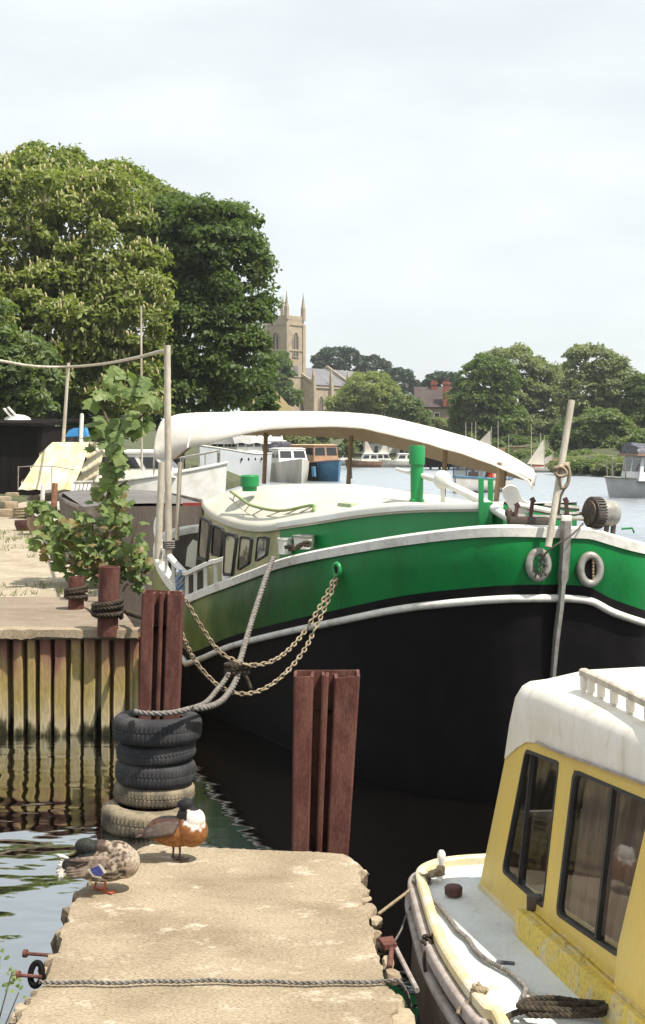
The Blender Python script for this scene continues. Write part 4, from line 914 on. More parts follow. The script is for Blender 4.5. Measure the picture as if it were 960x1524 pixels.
# blue and white rope bundle on the stern rail
bb = g_at(272) + V((0, -.05, .15)); pts = []
for k in range(40): pts.append(bb + V((.055*math.sin(k*1.3), .03*math.cos(k*2.1), .10*math.cos(k*.9))))
mb = MB(); mb.tube(resample(smooth_path(pts, 3), .02), .016, 6)
tag(mb.build('rope_bundle', M('blue_rope', (.16, .26, .40), (.45, .43, .38), scale=14, rough=.9)), 'blue and grey rope bundle tied to the white stern railing', 'rope')
# ------------------------------------------------------------------ chains and mooring rope
def chain(label, px, link=.052, r_=.0065):
    path = resample(smooth_path([PB(240 + x/3, 780 + y/3, d) for x, y, d in px], 8), link * .74); mb = MB()
    for i in range(len(path) - 1):
        a, b = path[i], path[i+1]; t = (b - a).normalized(); s_ = t.orthogonal().normalized(); s_ = Matrix.Rotation((i % 2) * math.pi/2 + .5, 3, t) @ s_
        c = (a + b)/2; pts = []
        for k in range(10):
            an = 2*math.pi*k/10; pts.append(c + t*math.cos(an)*link*.5*(1 if abs(math.cos(an)) < .9 else 1) + s_*math.sin(an)*link*.30)
        mb.tube(pts, r_, 5, closed=True)
    return tag(mb.build('chain', m_chain, smooth=180), label, 'chain', 'mooring chains of the barge')
chain('upper sagging chain from the green hawse ring to the top of the tall box pile', [(785, 215, 11.55), (745, 300, 11.5), (690, 400, 11.3), (640, 480, 11.1), (570, 560, 10.8), (500, 610, 10.5), (420, 630, 10.3), (350, 618, 10.1), (260, 570, 10.0), (180, 460, 9.9), (105, 335, 9.8), (85, 300, 9.75)])
chain('lower sagging chain from the green hawse ring to the side of the tall box pile', [(795, 215, 11.5), (735, 365, 11.4), (690, 460, 11.2), (640, 560, 10.9), (560, 660, 10.6), (470, 730, 10.4), (380, 758, 10.2), (300, 745, 10.1), (240, 710, 10.0), (150, 610, 9.9), (93, 495, 9.75), (70, 470, 9.85)])
def mrope(label, px, r_, mat, pitch=.12):
    path = resample(smooth_path([PB(240 + x/3, 780 + y/3, d) for x, y, d in px], 6), .015); mb = MB(); twisted(mb, path, r_, pitch=pitch)
    return tag(mb.build('mooring_rope', mat, smooth=180), label, 'rope', 'mooring ropes of the barge')
mrope('thick grey rope dropping from the barge gunwale to the knot', [(500, 150, 12.9), (470, 230, 12.4), (430, 350, 11.8), (390, 480, 11.1), (355, 600, 10.5), (335, 645, 10.3)], .024, m_ropegrey)
mrope('left strand of grey rope from the knot round the foot of the tall pile', [(312, 650, 10.3), (285, 695, 10.1), (250, 740, 9.9), (195, 800, 9.65), (120, 826, 9.4), (50, 842, 9.3), (-20, 846, 9.25), (-90, 843, 9.3), (-118, 836, 9.4)], .02, m_ropegrey)
mrope('right strand of grey rope from the knot down to the top tyre', [(352, 655, 10.3), (330, 705, 10.1), (300, 755, 9.9), (262, 795, 9.7), (205, 818, 9.5), (140, 824, 9.4)], .024, m_ropegrey)
pts = []
kc = PB(240 + 338/3, 780 + 645/3, 10.3)
for k in range(60): a = k*.55; pts.append(kc + V((.085*math.cos(a), .05*math.sin(a), .03*math.sin(a*.37))))
pts += [PB(240 + 372/3, 780 + 670/3, 10.25), PB(240 + 388/3, 780 + 705/3, 10.25), PB(240 + 402/3, 780 + 742/3, 10.25)]
mb = MB(); twisted(mb, resample(smooth_path(pts, 3), .015), .017, pitch=.09); tag(mb.build('rope_knot', m_ropedark, smooth=180), 'dark rope knot with a loose tail binding the mooring ropes together', 'rope')
# ------------------------------------------------------------------ yellow cabin boat in the right foreground
BH = .62
yb = thing('cabin_boat', 'yellow cabin boat with a white roof moored beside the concrete jetty', 'motor boat', (1.3, 5.0, 0))
left = [(2.0, .78, .66), (3.0, .70, .64), (4.0, .665, .63), (4.81, .64, .62), (4.92, .60, .62), (5.25, .536, .62), (5.65, .487, .62), (6.21, .470, .62), (6.42, .468, .622), (6.52, .50, .625), (6.60, .60, .63), (6.64, .8, .635), (6.68, 1.3, .64), (6.64, 1.8, .635), (6.5, 2.2, .63)]
gl = smooth_path([V((x, d, h)) for d, x, h in left], 6)
gr_ = smooth_path([V((2.2, 6.5, .63)), V((2.35, 6.2, .62)), V((2.4, 5.5, .62)), V((2.35, 4, .62)), V((2.25, 2.0, .66))], 6)[1:]
gl = gl + gr_
ctr = V((1.42, 4.6, 0))
def inn(p, k, z=None):
    q = V((ctr.x, max(min(p.y, 6.2), 2.3), 0)); t = V((p.x - q.x, p.y - q.y, 0)); L = t.length; t.normalize()
    return V((p.x - t.x*k, p.y - t.y*k, p.z if z is None else z))
mb = MB(); mb.loft([gl, [inn(p, -.035, .42) for p in gl], [inn(p, -.045, .2) for p in gl], [inn(p, .0, -.05) for p in gl], [inn(p, .5, -.3) for p in gl]])
mb.loft([[gl[0], inn(gl[0], -.03, .4), inn(gl[0], .5, -.3)], [gl[-1], inn(gl[-1], -.03, .4), inn(gl[-1], .5, -.3)]])
mb.build('hull', m_hulldirty, yb, smooth=45)
mb = MB(); dk = [inn(p, .02, p.z - .006) for p in gl]; cl = [V((lerp(.95, 1.4, min(1, (p.y-1)/6)) if True else 0, p.y*.99, p.z + .03)) for p in dk]
mb.add(dk, [tuple(range(len(dk)))]); mb.build('deck', m_deck, yb, smooth=0)
cut = [i for i, p in enumerate(gl) if p.y > 1.9]
mb = MB(); sweep(mb, [p + V((0, 0, .012)) for p in gl], .045, .045); mb.build('gunwale', m_gunwale, yb, smooth=40)
mb = MB(); sweep(mb, [inn(p, -.04, p.z - .035) for p in gl], .042, .05); mb.build('rubbing_strip', m_strip, yb, smooth=60)
mb = MB(); sweep(mb, [inn(p, -.055, p.z - .115) for p in gl], .04, .03); mb.build('rubbing_strip', m_strip, yb, smooth=60)
# cabin side wall: base line, window belt and roof band, all leaning inboard
def base_at(d): return V((.747 + .241*(6.3 - d), d, .60))
def top_at(d):  return V((.918 + .276*(6.0 - d), d, 1.385 + .045*(6.0 - d)))
o_ = base_at(5.5); n_w = ((base_at(4.5) - base_at(6)).cross(top_at(5.3) - base_at(5.5))).normalized()
if n_w.x > 0: n_w = -n_w
def W(x, y, off=0):
    r_ = V(((x - CX)/F, 1, -(y - HY)/F)); c_ = V((0, 0, CH)); t = (o_ - c_).dot(n_w) / r_.dot(n_w); return c_ + r_*t + n_w*off
top_y = lambda x: itp(x, [(757, 1130), (790, 1105), (840, 1122), (960, 1166), (1100, 1222), (1500, 1380)])
bot_y = lambda x: itp(x, [(717, 1323), (785, 1401), (850, 1456), (912, 1510), (1100, 1690), (1500, 2080)])
cols = [((717, 1323), (757, 1126)), ((752, 1360), (790, 1101)), ((813, 1424), (840, 1119)), ((836, 1444), (862, 1128)), ((928, 1528), (988, 1177)), ((1010, 1604), (1050, 1202)), ((1400, 1985), (1450, 1362))]
w1 = [(787, 1116), (837, 1135), (813, 1352), (752, 1297)]; w2 = [(859, 1146), (984, 1199), (926, 1425), (833, 1361)]
mb = MB()
def face(*pts): mb.add([W(x, y) for x, y in pts], [tuple(range(len(pts)))])
face(cols[0][0], cols[0][1], (790, 1101), w1[0], w1[3], (752, 1360))
face((752, 1360), w1[3], w1[2], (813, 1424)); face(w1[0], (790, 1101), (840, 1119), w1[1])
face((813, 1424), w1[2], w1[1], (840, 1119), (862, 1128), w2[0], w2[3], (836, 1444))
face((836, 1444), w2[3], w2[2], (928, 1528)); face(w2[0], (862, 1128), (988, 1177), w2[1])
face((928, 1528), w2[2], w2[1], (988, 1177), cols[5][1], cols[5][0]); face(cols[5][0], cols[5][1], cols[6][1], cols[6][0])
side = mb.build('cabin_side', m_yellow, yb, smooth=0, recalc=False)
sm = side.modifiers.new('thickness', 'SOLIDIFY'); sm.thickness = .03; sm.offset = 0
# front of the cabin (faces away) and far side
f0, f1 = W(717, 1323), W(757, 1126); fr0, fr1 = f0 + V((1.25, .1, 0)), f1 + V((1.05, .05, 0))
mb = MB(); mb.plate([f0, f0 + V((.10, .01, .36)) , f0.lerp(fr0, .95) + V((0, 0, .36)), fr0], .03); mb.build('front_panel', m_interior, yb)
mb = MB(); mb.plate([fr0, fr1, V((2.1, 3.2, 1.5)), V((2.25, 3.2, .6))], .03); mb.build('far_side', m_gelcoat, yb)
for a, b in ((f0 + V((.1, .01, .36)), f1 + V((.02, 0, 0))), (f0.lerp(fr0, .5) + V((0, 0, .36)), f1.lerp(fr1, .5)), (fr0 + V((-.06, 0, .36)), fr1)):
    mb = MB(); mb.bar(a, b, .05, .04); mb.build('screen_pillar', m_yellow, yb)
mb = MB(); mb.plate([base_at(6.2) + V((.05, 0, -.02)), base_at(2.6) + V((.05, 0, -.02)), V((2.2, 2.6, .58)), V((1.95, 6.2, .58))], .02); mb.build('cabin_floor', m_interior, yb)
# roof
mb = MB(); secs = []
for j in range(25):
    t = j/24; x = lerp(757, 1500, t**1.5)
    b = W(x, top_y(x), .022); d = b.y
    tp = V((b.x - .0 + .0, b.y - .03, 1.0))
    e_ = d - .145; ft = V((.908 + .285*(6.02 - e_), e_, 1.600 + .006*(6 - e_)))
    lift = .0
    s_ = [b, b.lerp(ft, .5) + V((-.012, 0, 0)), b.lerp(ft, .86) + V((-.012, 0, .0)), b.lerp(ft, .97) + V((.012, 0, .016)), ft + V((.045, 0, .026)), ft + V((.12, 0, .036))]
    for u in (.3, .55, .8, 1.05): s_.append(ft + V((u, 0, .036 + .055*math.sin(min(1, u/.55)*math.pi/2) - (.05*(u-.55) if u > .55 else 0))))
    s_.append(ft + V((1.15, 0, -.02))); secs.append(s_)
mb.loft(secs)
mb2 = MB(); sweep(mb2, [s_[0] + n_w*.006 + V((0, 0, .006)) for s_ in secs[4:]], .012, .010)
# rounded front lip
fr = [p + V((.008, .03, -.012 if i > 2 else 0)) for i, p in enumerate(secs[0])]; mb.loft([secs[0], fr, [V((p.x + .02, p.y + .028, max(1.27, p.z - .16) if i > 3 else p.z - .012)) for i, p in enumerate(secs[0])]])
yroof = mb.build('roof', m_gelcoat, yb, smooth=50); mb2.build('drip_rail', m_strip, yroof)
# handrail on the roof
hr = [P(868, 1000, 5.75), P(900, 1014, 5.55), P(960, 1043, 5.15), P(1040, 1082, 4.7), P(1200, 1160, 4.1)]
mb = MB(); sweep(mb, smooth_path(hr, 5), .04, .032); rail_ = mb.build('handrail', m_pole, yb)
for t in (.02, .12, .22, .32, .42, .52, .64, .76, .9):
    p = at_t(smooth_path(hr, 5), t); mb = MB(); mb.box(p - V((0, 0, .04)), (.035, .07, .06), -.2, bevel=.01); mb.build('rail_block', m_gelcoat, rail_)
# windows: rubber frame, clear pane, mullions
def win(px, mull, curtain):
    c_ = (sum(p[0] for p in px)/4, sum(p[1] for p in px)/4)
    def rr(k, off, rd=.06):
        o = []
        for i in range(4):
            a, b, c2 = px[i-1], px[i], px[(i+1) % 4]
            for s_ in (0, .33, .67, 1):
                ang = s_ * math.pi/2; wa = rd*(1 - math.sin(ang)); wb = rd*(1 - math.cos(ang))
                x = b[0] + (a[0]-b[0])*wa + (c2[0]-b[0])*wb; y = b[1] + (a[1]-b[1])*wa + (c2[1]-b[1])*wb
                o.append(W(c_[0] + (x-c_[0])*k, c_[1] + (y-c_[1])*k, off))
        return o
    mb = MB(); mb.loft([rr(1.015, .013), rr(1.01, .018), rr(.962, .018), rr(.955, .0), rr(.955, -.03)], close=True); mb.loft([rr(1.015, .013), rr(1.04, -.016, .0)], close=True)
    fr_ = mb.build('window', m_rubber, yb, smooth=25)
    mb = MB(); q = rr(.965, .004); mb.add(q, [tuple(range(len(q)))]); mb.build('pane', m_glass, fr_, smooth=0)
    for a, b, w_ in mull:
        mb = MB(); mb.bar(W(*a, .012), W(*b, .012), w_, .02, up=n_w); mb.build('mullion', m_rubber, fr_)
    if curtain:
        mb = MB(); L0, L1 = [], []
        for k in range(90):
            t = k/89; off = -.05 + .012*math.sin(k*.8) + .008*math.sin(k*.31)
            L0.append(W(lerp(px[0][0], px[1][0], t), lerp(px[0][1], px[1][1], t), off)); L1.append(W(lerp(px[3][0], px[2][0], t), lerp(px[3][1], px[2][1], t), off))
        mb.loft([L0, L1]); mb.build('curtain', m_curtain, fr_, smooth=180)
win(w1, [((797, 1124), (777, 1316), .009)], False)
win(w2, [((918, 1173), (893, 1398), .018)], True)
# things seen through the front window: seat back and a folded blanket
mb = MB(); mb.box((1.45, 5.6, .95), (.5, .12, .5), .15, bevel=.04); mb.build('seat_back', M('grey_seat_cloth', (.22, .19, .16), (.12, .10, .09), scale=9, rough=.9), yb)
mb = MB(); mb.box((1.25, 5.85, .75), (.35, .25, .14), .3, bevel=.05); mb.build('cushion', M('pale_cushion', (.5, .45, .36), (.38, .33, .25), scale=9, rough=.9), yb)
# ledge along the cabin side from the step backwards
l0, l1 = W(812, 1385), W(1350, 1830); 
mb = MB(); out_ = n_w * .085
for off, z0, z1 in ((.085, -.02, .115),):
    a0, a1 = base_at(5.72), base_at(2.5); h = .115
    A0, A1 = a0 + n_w*off, a1 + n_w*off
    mb.loft([[A0, A0 + V((.018, 0, h)), a0 + V((.03, 0, h)), a0], [A1, A1 + V((.018, 0, h)), a1 + V((.03, 0, h)), a1]], close=True, cap0=True, cap1=True)
mb.build('side_ledge', m_yellowworn, yb, smooth=0)
mb = MB(); mb.bar(base_at(5.66) + n_w*.02 + V((.02, 0, .122)), base_at(2.5) + n_w*.02 + V((.02, 0, .122)), .018, .014); mb.bar(base_at(5.66) + n_w*.055 + V((.02, 0, .122)), base_at(2.5) + n_w*.055 + V((.02, 0, .122)), .012, .01); mb.build('ledge_channel', m_yellowworn, yb)
mb = MB(); mb.box(base_at(5.68) + n_w*.03 + V((.03, .03, .15)), (.06, .05, .06), -.2, bevel=.004); mb.build('bracket', m_darkmetal, yb)
mb = MB(); mb.bar(base_at(6.28) + n_w*.012 + V((0, 0, .028)), base_at(5.72) + n_w*.012 + V((0, 0, .028)), .03, .03); mb.build('base_moulding', m_gunwale, yb)
# aft pillar flare that comes forward of the wall
mb = MB(); q0 = [(927, 1524), (938, 1410), (990, 1188), (1100, 1230), (1100, 1650)]
mb.add([W(*p, .05) for p in q0], [tuple(range(5))]); mb.loft([[W(*p, .05) for p in q0], [W(*p, -.01) for p in q0]], close=True); mb.build('side_pillar', m_yellow, yb, smooth=0)
# deck fittings
c = G(675, 1332, .625); mb = MB(); mb.lathe([(.03, 0), (.04, .004), (.042, .035), (.036, .042), (0, .044)], c, 18); mb.build('deck_filler_cap', m_winch, yb)
c = G(752, 1433, .622); mb = MB(); mb.box(c, (.075, .026, .010), -.25, bevel=.004); mb.build('deck_plate', m_darkblue, yb)
c = G(657, 1300, .64); mb = MB(); mb.lathe([(.02, 0), (.014, .02), (.014, .05), (.02, .07), (.02, .095), (.012, .11), (0, .114)], c, 14); mb.build('bollard', m_whiteold, yb)
def knot(cpx, h, r_, label, mat, tail=None, seed=1, sz=.05):
    c = P(cpx[0], cpx[1], (CH-h)*F/(cpx[1]-HY)); g = random.Random(seed); pts = [c + V((g.uniform(-1, 1)*sz, g.uniform(-1, 1)*sz*1.2, g.uniform(-.3, .9)*sz)) for k in range(22)]
    if tail: pts += tail
    mb = MB(); twisted(mb, resample(smooth_path(pts, 5), .008), r_, pitch=.045); return tag(mb.build('rope_knot', mat, smooth=180), label, 'rope')
knot((628, 1318), .6, .011, 'frayed rope knot tied round the very bow corner of the yellow boat', m_ropegrey, seed=3, sz=.042)
knot((650, 1300), .66, .011, 'rope turned round the little white bollard on the bow of the yellow boat', m_rope, [P(632, 1304, 6.35), P(624, 1301, 6.4)], seed=4, sz=.035)
knot((641, 1404), .6, .008, 'black lashing round the rubbing strips of the yellow boat with a hanging end', m_ropedark, [P(632, 1420, 5.6), P(633, 1447, 5.55)], seed=5, sz=.035)
knot((716, 1478), .64, .009, 'rope lump on the cream edge of the yellow boat near the bottom', m_rope, [P(700, 1490, 5.02), P(686, 1500, 5.02), P(680, 1512, 5.0)], seed=6, sz=.03)
pts = [G(x, y, .635) for x, y in ((632, 1322), (643, 1338), (652, 1347), (668, 1366), (682, 1385), (697, 1398), (706, 1412), (722, 1427), (745, 1440), (762, 1450), (775, 1462), (783, 1472), (779, 1484), (788, 1489), (815, 1494), (850, 1497), (880, 1497))]
mb = MB(); twisted(mb, resample(smooth_path(pts, 6), .008), .011, pitch=.05); tag(mb.build('deck_rope', m_ropegrey, smooth=180), 'long grey rope snaking back along the side deck of the yellow boat', 'rope')
pts = []
g = random.Random(9)
for k in range(30):
    a = k*.62; pts.append(G(838, 1512, .64) + V((.15*math.cos(a)*(1 + .25*g.uniform(-1, 1)), .055*math.sin(a)*(1 + .3*g.uniform(-1, 1)), .010 + k*.0010 + .008*g.random())))
mb = MB(); twisted(mb, resample(smooth_path([G(745, 1520, .64), G(785, 1504, .64)] + pts, 4), .01), .012, pitch=.06); tag(mb.build('rope_coil', m_ropedark, smooth=180), 'black rope coil heaped on the side deck at the bottom of the photo', 'rope')
mb = MB(); twisted(mb, resample(smooth_path([P(564, 1360, 6.0), P(585, 1344, 6.15), P(606, 1328, 6.3), P(624, 1312, 6.38)], 5), .008), .008, pitch=.04)
tag(mb.build('mooring_line', m_rope, smooth=180), 'thin taut rope from the jetty corner to the bow of the yellow boat', 'rope')
mb = MB(); twisted(mb, resample(smooth_path([P(614, 1345, 6.3), P(605, 1362, 6.25), P(598, 1382, 6.1), P(588, 1400, 5.9)], 5), .008), .005, pitch=.03)
tag(mb.build('mooring_line', m_ropegrey, smooth=180), 'slack thin cord hanging from the yellow bow to the iron on the jetty edge', 'rope')
# ------------------------------------------------------------------ the two ducks
def blob(name, shapes, voxel, parent, paint, tubes=(), smooth_it=4):
    mb = MB()
    for c, r_, rot in shapes:
        mb.ell(c, r_, Matrix.Rotation(R(rot), 3, 'Y') if rot else None, n=20)
    for pts, rr in tubes: mb.tube(pts, rr, 10)
    me = bpy.data.meshes.new(name); me.from_pydata(mb.v, [], mb.f); o = bpy.data.objects.new(name, me); COL.objects.link(o)
    md = o.modifiers.new('r', 'REMESH'); md.mode = 'VOXEL'; md.voxel_size = voxel
    ms = o.modifiers.new('s', 'SMOOTH'); ms.factor = .5; ms.iterations = smooth_it
    dg = bpy.context.evaluated_depsgraph_get(); new = bpy.data.meshes.new_from_object(o.evaluated_get(dg))
    bpy.data.objects.remove(o); new.name = name
    n = len(new.vertices); col = np.ones((n, 4))
    for i, v_ in enumerate(new.vertices): col[i, :3] = paint(v_.co)
    a = new.color_attributes.new('paint', 'FLOAT_COLOR', 'POINT'); a.data.foreach_set('color', col.ravel())
    new.polygons.foreach_set('use_smooth', [True]*len(new.polygons)); new.materials.append(m_feather)
    o = bpy.data.objects.new(name, new); COL.objects.link(o); o.parent = parent; BASE[o.name] = BASE[parent.name]
    return o
def feather(mb, base, tip, w_, up, curl=0.0, n=6, m=0):
    base, tip = V(base), V(tip); t = (tip - base); side = t.cross(V(up)).normalized(); L, Rr, C_ = [], [], []
    for k in range(n + 1):
        u = k/n; p = base + t*u + V(up)*(math.sin(u*math.pi)*curl); ww = w_ * math.sin(math.pi*(.12 + .83*u)) ** .7
        L.append(p - side*ww); C_.append(p + V(up)*.003); Rr.append(p + side*ww)
    mb.loft([L, C_, Rr], m=m)
def lm(a, b, t): t = max(0, min(1, t)); return tuple(a[i] + (b[i]-a[i])*t for i in range(3))
def duck_leg(root, x, y, top, mat, foot_dir):
    mb = MB(); mb.tube([(x, y, top), (x + .004, y, top*.5), (x, y, .010)], [.0085, .0055, .0055], 8)
    leg = mesh_obj('leg', [V(p) + root.location for p in mb.v], mb.f, mat, root)
    mb = MB(); f = V((math.cos(foot_dir), math.sin(foot_dir), 0)); s_ = V((-f.y, f.x, 0)); c = V((x, y, .006))
    pts = [c - f*.012 + V((0, 0, .005)), c + f*.045 + s_*.030, c + f*.040 + s_*.014, c + f*.058, c + f*.040 - s_*.014, c + f*.045 - s_*.030]
    mb.add([V(p) + root.location for p in pts] + [V((p.x, p.y, .001)) + root.location for p in pts], [(0, 1, 2, 3, 4, 5), (11, 10, 9, 8, 7, 6)] + [(i, i+6, (i+1) % 6 + 6, (i+1) % 6) for i in range(6)])
    mb.build('foot', mat, leg)
def local(mb, root): mb.v = [tuple(V(p) + root.location) for p in mb.v]; return mb
m_orangeleg = M('orange_leg', (.42, .10, .03), grain=.1, rough=.5); m_darkleg = M('dark_leg', (.10, .055, .035), grain=.1, rough=.6)
m_bill = M('olive_bill', (.16, .14, .05), grain=.05, rough=.4); m_whitef = M('white_feathers', (.66, .62, .55), (.36, .31, .26), scale=60, rough=.8)
m_brownf = M('brown_wing_feathers', (.24, .18, .13), (.11, .08, .06), scale=45, rough=.75); m_darkf = M('dark_wing_feathers', (.05, .035, .028), (.10, .065, .045), scale=40, rough=.75)
m_spec = M('blue_speculum', (.035, .045, .20), (.05, .06, .26), scale=60, rough=.4)
d1 = G(150, 1327, JZ); d1.z = JZ + .004
duck = thing('duck', 'mottled grey brown mallard with blue wing patch preening, head turned back', 'duck', tuple(d1))
def paint1(p):
    n1 = nz3((p.x*.8, p.y, p.z*1.2), 58, 1); n2 = nz3(p, 120, 3); n3 = nz3(p, 24, 8)
    base = lm((.36, .29, .22), (.075, .05, .036), .62 + n1*2.0 + n2*1.1 + (p.z - .14)*2)
    if p.z < .105: base = lm(base, (.52, .46, .38), (.105 - p.z)*20 + n3*.6)
    if p.z < .115 and p.x < .13 and n1 > .0: base = lm(base, (.035, .026, .022), .75 + n2)
    if p.x > .13: base = lm(base, (.52, .44, .34), (p.x - .13)*9 + n1*.9)
    if p.x < -.10 and p.z < .19: base = lm(base, (.02, .016, .016), (-.10 - p.x)*45 + n1)
    h = (V((p.x + .068, (p.y + .01)*1.1, p.z - .215))).length
    if h < .066: base = lm((.012, .012, .010), (.032, .036, .022), n2*1.4 + .2 + (p.z - .24)*5)
    elif p.z > .205 and p.x < .03: base = lm(base, (.06, .035, .028), .85)
    return base
blob('body', [((0, 0, .125), (.155, .085, .080), 4), ((.115, 0, .138), (.075, .072, .078), 0), ((-.11, 0, .125), (.085, .058, .052), -8), ((.085, 0, .190), (.075, .055, .05), 12), ((.0, -.005, .212), (.07, .040, .036), 0), ((-.072, -.01, .215), (.053, .040, .043), 10), ((-.04, -.01, .21), (.05, .038, .034), 0)], .0055, duck, paint1)
mb = MB(); mb.ell((-.125, -.012, .188), (.042, .018, .010), Matrix.Rotation(R(-30), 3, 'Y')); local(mb, duck).build('bill', m_bill, duck, smooth=180)
mb = MB()
for k in range(7):
    u = k/6; feather(mb, (.055 - u*.03, -.080 - .003*k, .178 - u*.055), (-.115 - .035*math.sin(u*2.4), -.078 - .003*k, .168 - u*.072), .016, (0, -1, .35), .008)
wing = local(mb, duck).build('wing', m_brownf, duck, smooth=60, recalc=False); md = wing.modifiers.new('t', 'SOLIDIFY'); md.thickness = .003
mb = MB(); 
for k in range(4): feather(mb, (-.04 - k*.014, -.099, .172 - k*.006), (-.145 - k*.006, -.085 + k*.006, .172 - k*.020), .010, (0, -1, .3), .004)
fw = local(mb, duck).build('wing_tip', m_darkf, duck, smooth=60, recalc=False); md = fw.modifiers.new('t', 'SOLIDIFY'); md.thickness = .003
mb = MB(); mb.plate([(-.030, -.118, .142), (.006, -.118, .158), (.034, -.117, .128), (.020, -.117, .110), (-.012, -.117, .116)], .005); local(mb, duck).build('speculum', m_spec, duck)
mb = MB(); mb.plate([(.008, -.118, .163), (.018, -.118, .163), (.046, -.116, .126), (.036, -.117, .121)], .005); mb.plate([(-.045, -.117, .136), (-.036, -.118, .142), (-.010, -.116, .111), (.022, -.115, .104), (.020, -.115, .098), (-.016, -.115, .104)], .005); local(mb, duck).build('wing_bar', m_whitef, duck)
mb = MB()
for k in range(8):
    u = (k - 3.5)/3.5; feather(mb, (-.145, -.01 + u*.02, .125), (-.212 + abs(u)*.02, -.03 + u*.03, .108 + u*.045), .009, (0, -1, .3), .004)
feather(mb, (-.15, -.03, .165), (-.205, -.035, .185), .010, (0, -1, .2), .012)
tl = local(mb, duck).build('tail', m_whitef, duck, smooth=60, recalc=False); md = tl.modifiers.new('t', 'SOLIDIFY'); md.thickness = .003
duck_leg(duck, .022, -.025, .075, m_orangeleg, -.1); duck_leg(duck, -.032, .03, .075, m_orangeleg, -.1)
d2 = G(262, 1279, JZ); d2.z = JZ + .004
duck2 = thing('duck', 'rufous brown duck with white breast and black tucked head standing at the jetty end', 'duck', tuple(d2))
def paint2(p):
    n1 = nz3(p, 40, 1); n2 = nz3(p, 90, 3)
    base = lm((.23, .085, .025), (.33, .155, .05), (.14 - p.z)*9 + n1*.8 + .3); base = lm(base, (.10, .04, .02), n2*.9 + .05)
    if p.z > .175 and p.x < .03: base = lm(base, (.055, .026, .016), (p.z - .175)*40 + n1*.6)
    if p.x < -.11: base = lm(base, (.07, .035, .022), (-.11 - p.x)*25)
    dw = V((p.x - .103, (p.y + .045)*.9, p.z - .222)).length
    base = lm(lm((.74, .70, .64), (.55, .46, .36), n2*1.2 + .1), base, (dw - .052 - n1*.02 - n2*.008)*60)
    if p.z > .215 and p.x < .062 - (p.z - .25)*.0 and dw > .045: base = lm((.012, .010, .012), (.03, .02, .018), n1 + .3)
    if p.z > .262: base = (.013, .011, .013)
    return base
blob('body', [((-.015, 0, .142), (.140, .080, .078), 8), ((.085, -.02, .150), (.085, .078, .083), 0), ((.100, -.03, .212), (.056, .056, .056), 0), ((.040, 0, .225), (.036, .036, .048), 15), ((.056, -.004, .277), (.040, .034, .040), 0), ((.03, .0, .285), (.026, .02, .022), -20), ((-.14, .0, .135), (.06, .036, .022), -8)], .0055, duck2, paint2)
mb = MB(); mb.ell((.040, .045, .262), (.018, .034, .010)); local(mb, duck2).build('bill', m_darkf, duck2, smooth=180)
mb = MB()
for k in range(6):
    u = k/5; feather(mb, (.02 - u*.02, -.070 - .004*k, .198 - u*.035), (-.135 - .03*math.sin(u*2), -.060 - .004*k, .172 - u*.035), .020, (0, -1, .5), .008)
wg = local(mb, duck2).build('wing', m_darkf, duck2, smooth=60, recalc=False); md = wg.modifiers.new('t', 'SOLIDIFY'); md.thickness = .003
mb = MB()
for k in range(5): feather(mb, (-.14, (k-2)*.012, .135), (-.205, (k-2)*.018, .118), .010, (0, -.3, 1), .004)
tl = local(mb, duck2).build('tail', m_darkf, duck2, smooth=60, recalc=False); md = tl.modifiers.new('t', 'SOLIDIFY'); md.thickness = .003
duck_leg(duck2, -.018, .012, .085, m_darkleg, -.5); duck_leg(duck2, .018, -.012, .085, m_darkleg, -.5)
